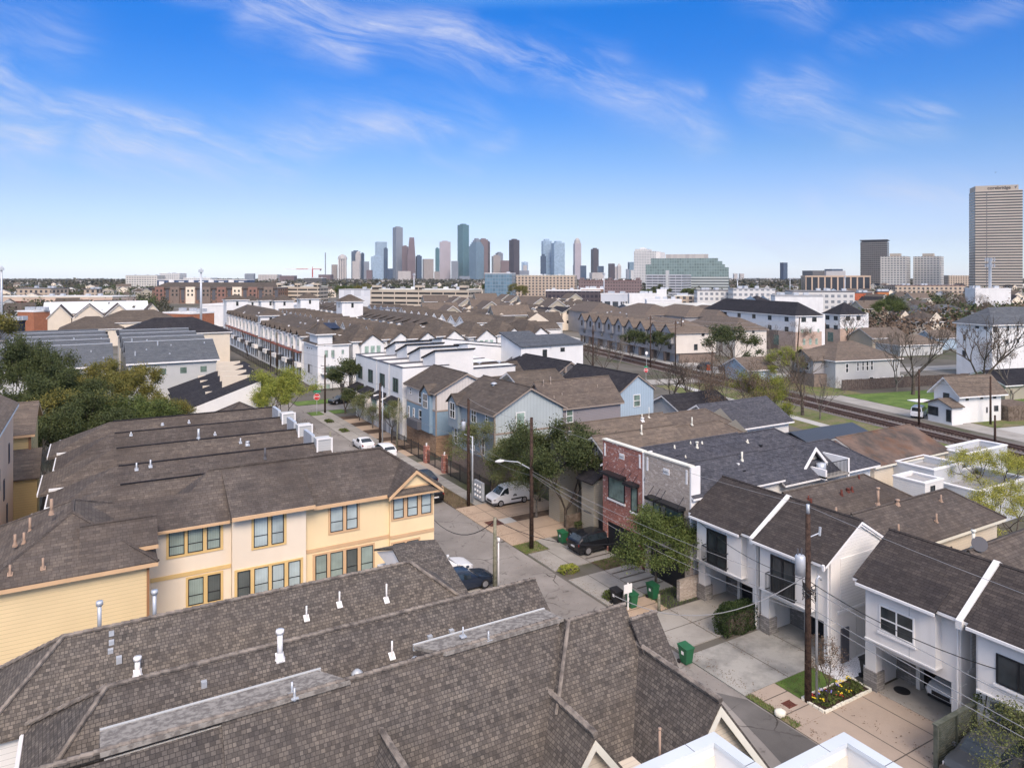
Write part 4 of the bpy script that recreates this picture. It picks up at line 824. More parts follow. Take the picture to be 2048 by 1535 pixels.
part(b2, 'balcony_wall', M_WHT, (dx1 - .15, dx1 + .05, dy - 1.4, dy + 1, 6.5, 8.0), (dx0 + .3, dx0 + .5, dy - 1.4, dy, 6.6, 7.4)); part(b2, 'balcony_floor', M_CON, (dx0 + .3, dx1, dy - 1.4, dy + .5, 6.7, 6.85))
k = MB(); a_ = dx0 + .5
for q in range(16): xx = a_ + (dx1 - a_ - .2) * q / 15; k.box(xx - .012, xx + .012, dy - 1.38, dy - 1.35, 6.85, 7.9)
k.box(a_, dx1 - .2, dy - 1.39, dy - 1.34, 7.9, 7.95, True); k.build('balcony_railing', M_BLK, b2)
k = MB(); k.cyl(dx0 + 1.0, dy - .5, 6.86, 7.7, .38, 14); k.build('water_heater', M_GAL, b2, True)

# ------------------------------------------------------------------ tan pair behind the street trees
for i, (ym, xa, xb, d) in enumerate(((57.4, 40.2, 51.7, 'farther'), (52.1, 40.0, 48.3, 'nearer'))):
    r = root('tan_house', (39, ym, 0), d + ' of two tan-grey houses with long brown roofs behind the street trees', 'house', 'tan houses behind the street trees')
    walls(r, 39.4, xb + 9, ym - 2.4, ym + 2.4, 0, 6.7, M_TNS, 'x', 8.2)
    roof(r, 39.2, xb, ym - 2.5, ym + 2.5, 6.9, 8.5, 'x', 'gg', .4, M_SHT, M_WHT); roof(r, xb + .3, xb + 9, ym - 2.4, ym + 2.4, 6.7, 8.3, 'x', 'gh', .35, M_SHT, M_WHT, name='rear_roof')
    k = MB(); k.box(37.4, 39.4, ym - 2.2, ym - .4, 0, 5.2); k.build('porch_block', M_TNS, r); fslab(r, 'porch_roof', M_SHK, [(37.0, ym - 2.5, 5.1), (39.5, ym - 2.5, 6.6), (39.5, ym, 6.6), (37.0, ym, 5.1)])
    window(r, 39.38, ym, 7.1, .5, .7, 'w', 'whited'); window(r, 39.38, ym + 1, 5.0, .9, 1.5, 'w', 'whited')
    vents(r, (ym, 8.5, .6), [(1283, 868, .9, .07), (1384, 850, .8, .06)] if i else [(1140, 869, .25, .12, M_WHT), (1285, 842, .25, .12, M_WHT), (1298, 835, 1.1, .03), (1284, 837, .5, .05)], M_CRT)

# ------------------------------------------------------------------ blue and grey three-storey houses
def dormw(r, x, y0, y1, za, zb, mat, rm=M_SHB):
    part(r, 'oriel', mat, (x - .45, x, y0, y1, za, zb)); ym = (y0 + y1)/2; h = (y1 - y0)/2
    fslab(r, 'oriel_roof', rm, [(x - .7, ym, zb + h * .8), (x + 2.2, ym, zb + h * .8), (x + 1, y0 - .2, zb - .1), (x - .7, y0 - .2, zb - .1)], [(x - .7, ym, zb + h * .8), (x + 2.2, ym, zb + h * .8), (x + 1, y1 + .2, zb - .1), (x - .7, y1 + .2, zb - .1)], th=.12)
    k = MB(); k.face([(x - .45, y1, zb), (x - .45, y0, zb), (x - .45, ym, zb + h * .75)]); k.build('oriel_gable', mat, r)
def tall_house(x0, x1, y0, y1, ze, zr, lowm, upm, sm_up, sm_low, label, wcols, base=M_TBK):
    r = root('tall_house', (x0, y0, 0), label, 'house', 'blue and grey tall houses along the street')
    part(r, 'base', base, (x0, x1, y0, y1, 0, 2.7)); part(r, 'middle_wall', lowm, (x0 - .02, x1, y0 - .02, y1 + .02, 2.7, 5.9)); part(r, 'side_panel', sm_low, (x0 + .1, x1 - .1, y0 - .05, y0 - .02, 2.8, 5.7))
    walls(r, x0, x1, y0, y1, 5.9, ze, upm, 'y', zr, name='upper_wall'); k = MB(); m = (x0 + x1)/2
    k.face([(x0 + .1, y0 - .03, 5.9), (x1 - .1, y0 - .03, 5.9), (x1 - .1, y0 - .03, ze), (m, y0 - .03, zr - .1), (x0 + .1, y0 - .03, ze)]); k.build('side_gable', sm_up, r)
    roof(r, x0, x1, y0, y1, ze, zr, 'y', 'gg', .4, M_SHB, M_BRT)
    part(r, 'corner_board', M_BRT, (x0 - .06, x0 + .12, y0 - .07, y0 + .1, 2.7, ze)); part(r, 'band', M_BRT, (x0 - .04, x0, y0, y1, 5.75, 5.95), (x0 + .1, x1, y0 - .06, y0 - .03, 5.75, 5.95))
    for (yy, zz, w, h, s) in wcols: window(r, x0 - .02, yy, zz, w, h, 'w', s)
    return r
x0 = 37.4
g1 = tall_house(x0, x0 + 8.5, 83.2, 93.0, 8.35, 10.4, M_BLS, M_BBW, M_BBW, M_BLS, 'house with white board siding above blue, nearest the white modern row', [(91.5, 7.3, .7, .9, 'whited'), (88.2, 6.9, 1.0, 1.6, 'whited'), (92.2, 4.2, .6, 1.9, 'whited'), (90.4, 4.2, .6, 1.9, 'whited'), (88.0, 4.3, 1.2, 2.0, 'whited'), (85.5, 4.2, .8, 1.7, 'whited')])
dormw(g1, x0, 84.2, 86.8, 2.9, 8.0, M_BLS); window(g1, x0 - .47, 85.5, 6.9, 1.4, 1.9, 'w', 'white'); part(g1, 'balcony', M_DGY, (x0 - 1.0, x0 - .02, 86.9, 90.5, 2.9, 3.95)); part(g1, 'garage_door', M_BRN, (x0 + 3.2, x0 + 7.5, 83.12, 83.19, 0, 2.3))
domevents(g1, (88, 9.9, 0.0), [(876, 739)], M_GAL, .4)
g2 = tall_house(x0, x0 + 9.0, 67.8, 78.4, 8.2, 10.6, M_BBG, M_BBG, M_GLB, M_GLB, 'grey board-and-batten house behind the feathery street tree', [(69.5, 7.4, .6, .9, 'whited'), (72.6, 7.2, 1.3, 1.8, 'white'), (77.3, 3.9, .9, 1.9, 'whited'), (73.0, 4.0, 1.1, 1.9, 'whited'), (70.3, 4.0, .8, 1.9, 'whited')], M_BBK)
dormw(g2, x0, 76.0, 78.6, 5.0, 8.0, M_BBG); window(g2, x0 - .47, 77.3, 7.0, 1.4, 1.9, 'w', 'white'); window(g2, F.xs(1041, 67.7), 67.72, 6.9, 1.2, 2.2, 's', 'whitep'); domevents(g2, (73, 10.1, 0.0), [(988, 770)], M_GAL, .4)
# mauve house with a long brown slope
r = root('mauve_house', (46, 70, 0), 'mauve-grey lap-sided house with a long brown slope and two white windows', 'house')
ya = 70.4; xa, xb = F.xs(1098, ya), F.xs(1241, ya); walls(r, xa, xb, ya, ya + 5.6, 0, 7.5, M_MSD, 'x', 10.0); roof(r, xa, xb, ya, ya + 5.6, 7.6, 10.15, 'x', 'gg', .35, M_SHT, M_BRT)
win_px(r, F, 's', ya, [(1097.5, 822, 1114, 831, 'blackg'), (1132, 819, 1146, 845, 'whiteg')], 'whited'); vents(r, (ya + 2.8, 10.1, .9), [(1087, 772, .8, .05), (1101, 768, .9, .07), (1195, 775, .4, .05), (1108, 797, .4, .05), (1124, 790, .3, .05)], M_BRT)
# long charcoal roof ending in the blue gable
ya = 76.0; zc = 9.5; xm_ = F.xs(1271.5, ya); xl_, xr_ = F.xs(1240, ya) + .1, F.xs(1309, ya) - .2
r = root('blue_gable_house', (xm_, ya, 0), 'pale blue board-and-batten gable with one window at the end of a charcoal roof', 'house')
walls(r, xl_, xr_, ya, 90.5, 0, 7.5, M_BBL, 'y', 9.4); roof(r, xl_, xr_, ya, 90, 7.55, 9.5, 'y', 'gg', .25, M_SHK, M_BRT); win_px(r, F, 's', ya, [(1267, 789, 1280, 814)], 'whiteg')
r = root('charcoal_roof_house', (xm_, 92, 0), 'dark grey house under the left half of the charcoal roof, split by a pale strip', 'house')
walls(r, xl_ - 1, xr_, 91.2, 108, 0, 7.5, M_DGS, 'y', 9.4); roof(r, xl_ - 1, xr_, 91.3, 108, 7.6, 9.7, 'y', 'gh', .3, M_SHK, M_BRT); part(r, 'ridge_strip', M_BRT, (xm_ - 1.6, xm_ - 1.3, 90.7, 91.2, 8.2, 9.0))
# brown ridge houses behind the blue one
r = root('cream_gable_house', (50, 95, 0), 'cream house with a long brown roof behind the blue-sided houses', 'house')
ya = 93.5; xa, xb = F.xs(905, ya), F.xs(1056, ya); walls(r, xa, xb, ya, ya + 8, 0, 6.9, M_CSD, 'x', 9.3); roof(r, xa, xb, ya, ya + 8, 7.0, 9.5, 'x', 'gg', .4, M_SHB, M_WHT)
domevents(r, (ya + 4, 9.5, .6), [(958, 727), (998, 725)], M_GAL, .4); win_px(r, F, 's', ya, [(1031, 764, 1041, 783)], 'white')
r = root('slate_house', (57, 84, 0), 'small white house with a dark brown roof between the grey and mauve houses', 'house')
walls(r, 52, 58, 84, 92, 0, 7.4, M_WSD, 'x', 9); roof(r, 51, 58.5, 84, 92, 7.4, 9.3, 'x', 'gg', .4, M_SHB, M_WHT)

# ------------------------------------------------------------------ white modern row
ROWY = [(94.4, 'nearest to the blue-sided house', 84), (99.9, 'second from the blue-sided house', 0), (105.2, 'third from the blue-sided house', 0), (110.2, 'last, beside the arched-window house', 0)]
for i, (ya, d, _) in enumerate(ROWY):
    xf = 37.3 ; yb = ya + 5.0
    r = root('modern_townhouse', (xf, ya, 0), 'white modern townhouse with a flat front block and slanted tower, ' + d, 'house', 'white modern townhouses')
    k = MB(); 
    flatblock(r, xf, 44.5, ya, yb, 0, 10.1, M_WSB, M_RFG, .5)
    hx = 42.4; tx = 48.6; yt = yb - .35
    part(r, 'tower', M_WSD, (hx, tx, ya + .2, yt, 0, 10.9)); k = MB(); k.face([(hx, ya + .2, 10.9), (tx, ya + .2, 10.9), (tx, ya + .2, 12.3), (hx, ya + .2, 12.3)]); k.face([(hx, yt, 10.9), (hx, ya + .2, 10.9), (hx, ya + .2, 12.3)]); k.face([(tx, ya + .2, 10.9), (tx, yt, 10.9), (tx, ya + .2, 12.3)]); k.build('tower_gable', M_WSD, r)
    fslab(r, 'tower_roof', M_SHK, [(hx - .25, ya - .05, 12.42), (tx + .25, ya - .05, 12.42), (tx + .25, yt + .2, 10.92), (hx - .25, yt + .2, 10.92)], th=.2)
    part(r, 'rear_wall', M_WSD, (tx + .01, 56, ya + .4, yt, 0, 9.4)); fslab(r, 'rear_roof', M_SHK, [(tx, ya + .2, 9.45), (56.3, ya + .2, 9.45), (56.3, yt, 9.0), (tx, yt, 9.0)])
    for q in range(3): window(r, xf, ya + 1.9 + q * .75, 7.4, .6, 2.0, 'w', 'blackg')
    part(r, 'bay', M_WST, (xf - 1.3, xf, ya + 1.2, yb - .9, 2.7, 5.0)); fslab(r, 'bay_roof', M_SHK, [(xf - 1.6, ya + .9, 5.0), (xf, ya + .9, 5.7), (xf, yb - .6, 5.7), (xf - 1.6, yb - .6, 5.0)], th=.2)
    window(r, xf - 1.3, ya + 2.5, 4.0, 1.9, 1.8, 'w', 'farg'); part(r, 'garage_door', M_GRY, (xf - .05, xf, ya + 1, yb - 1, 0, 2.3)); part(r, 'railing', M_BLK, (xf - 1.4, xf - 1.34, ya + 1.6, yb - 1.3, 2.75, 3.5))
# houses on the gated street between the rows
r = root('white_house_slate_roof', (60, 112, 0), 'large white house with a charcoal slate roof, right of the modern row', 'house')
ya = 105.0; za = 10.6; xa, xb, xc = F.xs(1042, ya), F.xs(1100, ya), F.xs(1168, ya)
walls(r, xa, xb, ya, ya + 7, 0, 10.95, M_WSB); k = MB(); k.face([(xa, ya + 7, 10.95), (xa, ya, 10.95), (xa, ya + 7, 12.8)]); k.face([(xb, ya, 10.95), (xb, ya + 7, 10.95), (xb, ya + 7, 12.8)]); k.face([(xb, ya + 7, 10.95), (xa, ya + 7, 10.95), (xa, ya + 7, 12.8), (xb, ya + 7, 12.8)]); k.build('shed_gable', M_WSB, r); fslab(r, 'roof', M_SHG, [(xa - .3, ya - .3, 11.0), (xb + .3, ya - .3, 11.0), (xb + .3, ya + 7.3, 13.0), (xa - .3, ya + 7.3, 13.0)], th=.2)
walls(r, xb + .002, xc, ya + .3, ya + 7, 0, 10.9, M_WSB); fslab(r, 'low_roof', M_SHG, [(xb + .3, ya, 11.0), (xc + .3, ya, 11.0), (xc + .3, ya + 7.2, 12.2), (xb + .3, ya + 7.2, 12.2)], th=.2)
win_px(r, F, 's', ya, [(1085, 699, 1094, 715)], 'black'); win_px(r, F, 's', ya + .3, [(1121, 695, 1129, 703)], 'black')
for q, (ya, xa, w_, z_, dd) in enumerate(((112.0, 56.5, 13, 11.2, 'nearest the slate-roofed house'), (124, 57, 13, 11.2, 'farther from the camera, right of the hipped houses'))):
    r = root('slant_block', (xa, ya, 0), 'white slant-roofed block behind the modern row, ' + dd, 'house', 'white slant-roofed blocks'); part(r, 'wall', M_WSB, (xa, xa + w_, ya, ya + 5.5, 0, z_ - 1.6)); k = MB(); k.face([(xa, ya, z_ - 1.6), (xa + w_, ya, z_ - 1.6), (xa, ya, z_)]); k.face([(xa, ya + 5.5, z_ - 1.6), (xa, ya, z_ - 1.6), (xa, ya, z_), (xa, ya + 5.5, z_ - .4)]); k.build('gable', M_WSB, r); fslab(r, 'roof', M_SHK, [(xa - .2, ya - .1, z_ + .1), (xa + w_ + .2, ya - .1, z_ - 1.5), (xa + w_ + .2, ya + 5.6, z_ - 2.1), (xa - .2, ya + 5.6, z_ - .5)]); window(r, xa + w_ - 2.5, ya, z_ - 2.4, 1.0, .8, 's', 'black', False)

# ------------------------------------------------------------------ middle distance
def block(name, label, fr, x0, x1, y0, y1, ze, wm, kind='hip', axis='x', zr=None, rm=M_SHB, fas=M_BRT, ends=None, o=.5, group=None, cat='house', z0=0, par=.6, rmat=None):
    r = root(name, (x0, y0, 0), label, cat, group, fr); zr = zr or ze + min(x1 - x0, y1 - y0) * .28
    if kind == 'flat': flatblock(r, x0, x1, y0, y1, z0, ze, wm, rmat, par, fas)
    else:
        en = ends or ('hh' if kind == 'hip' else 'gg'); walls(r, x0, x1, y0, y1, z0, ze, wm, None if en == 'hh' else axis, zr - .1, en); roof(r, x0, x1, y0, y1, ze, zr, axis, en, o, rm, fas, .2, cap=False)
    return r
def grid(r, face, plane, a0, a1, zs, n, w, h, sty='far', pane=False):
    for i in range(n):
        c = a0 + (a1 - a0) * (i + .5)/n
        for zz in zs:
            if face in 'sn': window(r, c, plane - .003, zz, w, h, face, sty, pane)
            else: window(r, plane - .003 if face == 'w' else plane + .003, c, zz, w, h, face, sty, pane)
# ---- white corner tower house
Yt = 146; x0 = 39.2; x1 = F.xs(698, Yt)
r = root('corner_tower_house', (x0, Yt, 0), 'white stucco corner house with a square hip-roofed tower and an arched balcony door', 'house')
tx0, tx1 = F.xs(637.5, Yt) + .0, F.xs(664, Yt)
walls(r, x0, x1, Yt, Yt + 11, 0, 9.2, M_WSB); walls(r, tx0 - .3, tx1, Yt - .3, Yt + 6, 0, 11.6, M_WSB, name='tower'); roof(r, tx0 - .3, tx1, Yt - .3, Yt + 6, 11.6, 13.4, 'x', 'hh', .6, M_SHB, M_WHT)
roof(r, x0, x1, Yt, Yt + 11, 9.3, 11.6, 'y', 'hh', .4, M_SHB, M_WHT, name='main_roof')
win_px(r, F, 's', Yt - .3, [(649, 700, 656, 715, 'farg'), (662, 699.5, 669, 714.5, 'farg'), (648.5, 688, 650.5, 691.5), (657.5, 688, 659.5, 691), (667, 687.5, 669, 690.5)], 'black'); win_px(r, F, 's', Yt, [(683, 699, 688, 708, 'farg'), (682, 734, 690, 747, 'farg'), (680, 767, 688, 785, 'black')], 'black')
win_px(r, F, 's', Yt - .3, [(648, 733, 670, 757, 'arch'), (652, 768, 660, 783, 'farg')], 'black'); win_px(r, F, 'w', x0, [(616.5, 727, 624.5, 744), (614, 693, 616, 696), (619, 694, 620.5, 697), (623, 695, 624.5, 698)], 'black2')
k = MB(); bx0, bx1 = F.xs(644, Yt - 1.5), F.xs(674, Yt - 1.5)
for q in range(14): xx = bx0 + (bx1 - bx0)*q/13; k.box(xx - .02, xx + .02, Yt - 1.55, Yt - 1.5, 3.3, 4.3)
k.box(bx0, bx1, Yt - 1.6, Yt - 1.45, 4.3, 4.38, True); k.build('balcony_railing', M_BLK, r); part(r, 'balcony', M_WHT, (bx0, bx1, Yt - 1.6, Yt - .3, 3.1, 3.3))
# ---- long white rows down the street
def street_row(x0, y0, n, u, label, dz=0, gap=0):
    r = root('townhouse_row', (x0, y0, 0), label, 'townhouses', 'white townhouse rows along the street'); y1 = y0 + n * u; ze = 10.2 + dz
    walls(r, x0, x0 + 11, y0, y1, 0, ze, M_WSB); roof(r, x0, x0 + 11, y0, y1, ze, ze + 2.9, 'y', 'hh', .5, M_SHB, M_WHT, cap=False)
    for i in range(n):
        a = y0 + i * u; c = a + u/2
        part(r, 'oriel', M_WST, (x0 - .5, x0 - .002, a + .5, a + u * .48, 6.6, ze + .1))
        k = MB(); m = a + .25 + u * .24 + .12; k.slab([(x0 - .8, m, ze + 1.0), (x0 + 3, m, ze + 1.0), (x0 + 1, a + .3, ze), (x0 - .8, a + .3, ze)], .15); k.slab([(x0 - .8, m, ze + 1.0), (x0 + 3, m, ze + 1.0), (x0 + 1, a + u * .5, ze), (x0 - .8, a + u * .5, ze)], .15); k.face([(x0 - .5, a + .5, ze), (x0 - .5, a + u * .48, ze), (x0 - .5, m, ze + .8)]); k.build('oriel_roof', M_SHB, r)
        window(r, x0 - .5, a + .25 * u + .2, 8.4, 1.1, 1.6, 'w', 'farg', False); window(r, x0, a + .75 * u, 8.3, 1.0, 1.7, 'w', 'farg', False)
        window(r, x0, a + .3 * u, 4.9, 1.3, 2.0, 'w', 'far', False); window(r, x0, a + .75 * u, 4.9, 1.3, 2.0, 'w', 'far', False); window(r, x0, a + .3 * u, 1.6, 1.2, 2.2, 'w', 'far', False); window(r, x0, a + .7 * u, 1.5, 1.0, 2.2, 'w', 'far', False)
        part(r, 'pergola', M_RUST, (x0 - 1.1, x0, a + .3, a + u - .3, 6.25, 6.45)); part(r, 'balcony', M_BLK if i % 2 else M_WST, (x0 - 1.0, x0, a + .6, a + u - .9, 3.0, 3.95))
    grid(r, 's', y0, x0 + .3, x0 + 2.4, (7.8, 4.6, 1.8), 1, 1.2, 1.8, 'farg'); return r
M_RUST = paint('rust_brown_pergola', (0.20, 0.06, 0.04))
rr_ = street_row(39.2, 158.5, 8, 5.6, 'near stretch of the white townhouse row with rust-brown pergolas, next to the corner tower house'); part(rr_, 'solar_panel', paint('solar_panel', (.02, .03, .06), .2), (44, 47.5, 158.9, 159.0, 11.0, 11.05))
k = MB(); k.slab([(42.5, 159.2, 11.35), (48, 159.2, 11.35), (47.2, 161.3, 12.5), (43.2, 161.3, 12.5)], .08); k.build('solar_panel', MATS['solar_panel'], rr_)
street_row(39.2, 207, 9, 6.0, 'far stretch of the white townhouse row down the street', .4)
def tower(label, fr, x0, x1, y0, y1, ze, zr, wm=M_WSB, group='white stair towers above the roofs'):
    r = block('stair_tower', label, fr, x0, x1, y0, y1, ze, wm, 'hip', 'x', zr, M_SHB, M_WHT, group=group, cat='tower'); window(r, (x0 + x1)/2, y0, ze - 1.6, .9, 1.6, 's', 'far', False); window(r, x0, (y0 + y1)/2, ze - 1.6, .9, 1.6, 'w', 'far', False); return r
tower('white stair tower between the two stretches of the street row', F, 39, 44.5, 203.4, 206.9, 12.6, 13.6)
tower('white stair tower at the far end of the street row', F, 39, 46, 262, 269, 15.2, 16.8)
for u, Y, z, d in ((505, 300, 13.5, 'third tower from the left'), (541, 290, 14, 'fourth tower from the left, beside a pergola'), (569, 285, 14, 'fifth tower from the left, right of a pergola'), (620, 272, 15, 'tower before the white warehouse wall'), (705, 225, 15.3, 'tall tower left of the dark pergola')):
    xx = F.xs(u, Y); tower('white stair tower, ' + d, F, xx - 3.5, xx + 3.5, Y, Y + 6, z, z + 1.8)
# ---- inner rows: each one a run of units with brown roofs
def inner_row(xa, xb, y0, n, u, ze, kind, label):
    r = root('townhouse_row', (xa, y0, 0), label, 'townhouses', 'white inner townhouse rows'); y1 = y0 + n * u
    if kind == 'step':
        walls(r, xa + 2, xb, y0, y1, 0, ze, M_WSB); roof(r, xa + 2, xb, y0, y1, ze, ze + 2.2, 'y', 'hh', .4, M_SHB, M_WHT, cap=False)
        for i in range(n): part(r, 'party_wall', M_WSB, (xa, xa + 2.0, y0 + i * u, y0 + i * u + u * .6, 0, ze + .1))
        for i in range(n): fslab(r, 'bay_roof', M_SHB, [(xa - .3, y0 + i*u - .2, ze + .1), (xa + 4, y0 + i*u - .2, ze + 1.2), (xa + 4, y0 + i*u + u*.62, ze + 1.2), (xa - .3, y0 + i*u + u*.62, ze + .1)])
    else:
        walls(r, xa, xb, y0, y1, 0, ze, M_WSB)
        for i in range(n): a = y0 + i * u; roof(r, xa, xb, a + .3, a + u - .3, ze, ze + 2.0, 'x', 'gg', .3, M_SHB, M_WHT, cap=False); k = MB(); k.face([(xa, a + .3, ze), (xa, a + u/2, ze + 1.8), (xa, a + u - .3, ze)][::-1]); k.build('gable', M_WSB, r); part(r, 'round_vent', M_DGY, (xa - .03, xa, a + u/2 - .2, a + u/2 + .2, ze + .5, ze + .9))
    return r
inner_row(55, 64, 158, 8, 6.2, 9.4, 'saw', 'near stretch of the sawtooth gabled row behind the street row'); inner_row(56, 65, 212, 8, 6.2, 9.6, 'saw', 'far stretch of the sawtooth gabled row behind the street row')
inner_row(73, 84, 176, 9, 6.2, 10.0, 'step', 'near stretch of the row with stepped white walls, one row behind the sawtooth gables'); inner_row(75, 86, 240, 9, 7, 10.4, 'step', 'far stretch of the row with stepped white walls')
inner_row(93, 103, 186, 8, 6.2, 9.4, 'saw', 'row of small pointed white gables behind the stepped row, near stretch'); inner_row(96, 106, 240, 6, 7, 9.8, 'saw', 'row of small pointed white gables, far stretch with roof terraces')
r = root('roof_terrace', (88, 238, 0), 'dark timber roof pergola among the white rows', 'pergola'); part(r, 'deck', M_WSB, (86.5, 95, 200, 262, 0, 9.0)); 
part(r, 'canopy', M_DGY, (87, 94, 238, 246, 11.6, 11.8)); 
for xx in (87.1, 93.8):
    for yy in (238.1, 245.8): part(r, 'post', M_DGY, (xx - .1, xx + .1, yy - .1, yy + .1, 9, 11.6))
for i in range(6): part(r, 'party_wall', M_WSB, (87, 92, 200 + i * 6, 200.4 + i * 6, 9, 10.2))
inner_row(112, 122, 196, 8, 6.5, 7.6, 'step', 'brown-roofed white row farthest right of the pointed gables'); inner_row(130, 140, 206, 7, 6.5, 4.8, 'saw', 'low brown sawtooth row in front of the cream gabled houses')
# ---- hipped houses along the cross street
U = [702, 760, 815, 870, 935, 992, 1046, 1098]; D = ['with three green windows under its gable', 'second in the line, between two gables', 'third in the line', 'fourth in the line, above the modern row', 'fifth in the line', 'sixth in the line, by the slate-roofed house', 'last in the line']
for i in range(7):
    Yh = 149 + (i % 2) * 2; xa, xb = F.xs(U[i], Yh) + .4, F.xs(U[i + 1], Yh) - .3; xb = min(xb, xa + 11)
    r = block('hip_roof_house', 'white house with a brown hip roof, ' + D[i], F, xa, xb, Yh, Yh + 12, 9.6 - .3 * (i > 3), M_WSB, 'hip', 'y', 12.3 - .3 * (i > 3), M_SHB, M_WHT, group='hip-roofed white houses on the cross street')
    gx0, gx1 = xa + 1.5, xa + 6.5; part(r, 'bay', M_WSB, (gx0, gx1, Yh - 1.2, Yh - .002, 0, 8.6)); zr_ = 10.6; m = (gx0 + gx1)/2
    fslab(r, 'bay_roof', M_SHB, [(m, Yh - 1.5, zr_), (m, Yh + 3, zr_), (gx0 - .3, Yh + 1, 8.5), (gx0 - .3, Yh - 1.5, 8.5)], [(m, Yh - 1.5, zr_), (m, Yh + 3, zr_), (gx1 + .3, Yh + 1, 8.5), (gx1 + .3, Yh - 1.5, 8.5)]); k = MB(); k.face([(gx0, Yh - 1.2, 8.6), (gx1, Yh - 1.2, 8.6), (m, Yh - 1.2, zr_ - .25)]); k.build('bay_gable', M_WSB, r)
    grid(r, 's', Yh - 1.2, gx0 + .5, gx1 - .5, (7.2, 4.4), 3, 1.0, 1.9, 'farg'); grid(r, 'w', xa, Yh + 1, Yh + 9, (6.8,), 2, .8, 1.4)

# ---- railway townhouses (grid of the railway)
r = root('railway_townhouses', (98, 167, 0), 'grey and cream townhouse row with nine small gables over garages beside the railway', 'townhouses', None, R2); ze = 8.3
X0, Y0_ = 98.0, 167.0; X1 = R2.xs(1433, Y0_); u = 7.2; n = 9
M_GWL = siding('grey_wall_siding', (0.34, 0.335, 0.34), .2, .85); M_CWL = stucco('cream_wall', (0.66, 0.61, 0.54))
part(r, 'wall', M_CWL, (X0, X1, Y0_, Y0_ + n * u, 2.6, ze)); part(r, 'base', M_BBK, (X0 + 1.5, X1 - .1, Y0_ + .4, Y0_ + n * u, 0, 2.6)); part(r, 'grey_front', M_GWL, (X0 - .06, X0 - .003, Y0_, Y0_ + n * u, 2.6, ze))
roof(r, X0, X1, Y0_, Y0_ + n * u, ze, ze + 2.9, 'y', 'hh', .5, M_SHT, M_BRT, cap=False)
for i in range(n):
    a = Y0_ + i * u + .7; b = a + 4.6; m = (a + b)/2; part(r, 'bay', M_GWL, (X0 - .9, X0 - .07, a, b, 5.2, ze)); k = MB(); k.face([(X0 - .9, b, ze), (X0 - .9, a, ze), (X0 - .9, m, ze + 1.9)]); k.build('bay_gable', M_GWL, r)
    fslab(r, 'bay_roof', M_SHT, [(X0 - 1.2, m, ze + 2.1), (X0 + 4.5, m, ze + 2.1), (X0 + 1.5, a - .4, ze - .2), (X0 - 1.2, a - .4, ze - .2)], [(X0 - 1.2, m, ze + 2.1), (X0 + 4.5, m, ze + 2.1), (X0 + 1.5, b + .4, ze - .2), (X0 - 1.2, b + .4, ze - .2)], th=.2)
    window(r, X0 - .9, m, 7.1, 1.3, 1.9, 'w', 'far'); window(r, X0 - .06, m - .3, 4.1, 1.7, 1.1, 'w', 'far'); part(r, 'garage_door', M_GRY, (X0 + 1.42, X0 + 1.49, a, b, 0, 2.3)); part(r, 'garage_pier', M_BBK, (X0, X0 + .5, b + .2, b + 1.1, 0, 2.6)) 
win_px(r, R2, 's', Y0_, [(1403, 664, 1409, 672), (1416.5, 663, 1419.5, 667), (1426, 663, 1430, 667), (1388, 688, 1395, 700), (1404, 687, 1408.5, 691.5), (1411, 686.5, 1415, 691), (1417, 686, 1421, 690.5)], 'far')
Y2 = 173.0; Xa = R2.xs(1470, Y2); Xb = R2.xs(1533, Y2)
r = block('railway_townhouse_end', 'cream end house with a tan hip roof right of the railway townhouses', R2, Xa, Xb, Y2, Y2 + 26, 8.2, M_CWL, 'hip', 'y', 11.0, M_SHT, M_BRT)
win_px(r, R2, 's', Y2, [(1474, 660, 1477, 663), (1491, 658.5, 1494, 662), (1504, 659, 1509, 667), (1517, 658, 1520, 661), (1483, 682, 1487, 686), (1489, 682, 1493, 686), (1495, 681, 1499, 685), (1507, 681, 1513, 692)], 'far')
for q, (u0, Yq) in enumerate(((1180, 262), (1290, 236), (1370, 222), (1430, 212))):
    xa = R2.xs(u0, Yq); block('rear_townhouse', 'tan hip roof behind the railway townhouses, ' + ['leftmost', 'second from left', 'third from left', 'rightmost'][q], R2, xa, xa + 17, Yq, Yq + 30, 9.0, M_GWL, 'hip', 'y', 12.4, M_SHT, M_BRT, group='roofs behind the railway townhouses')
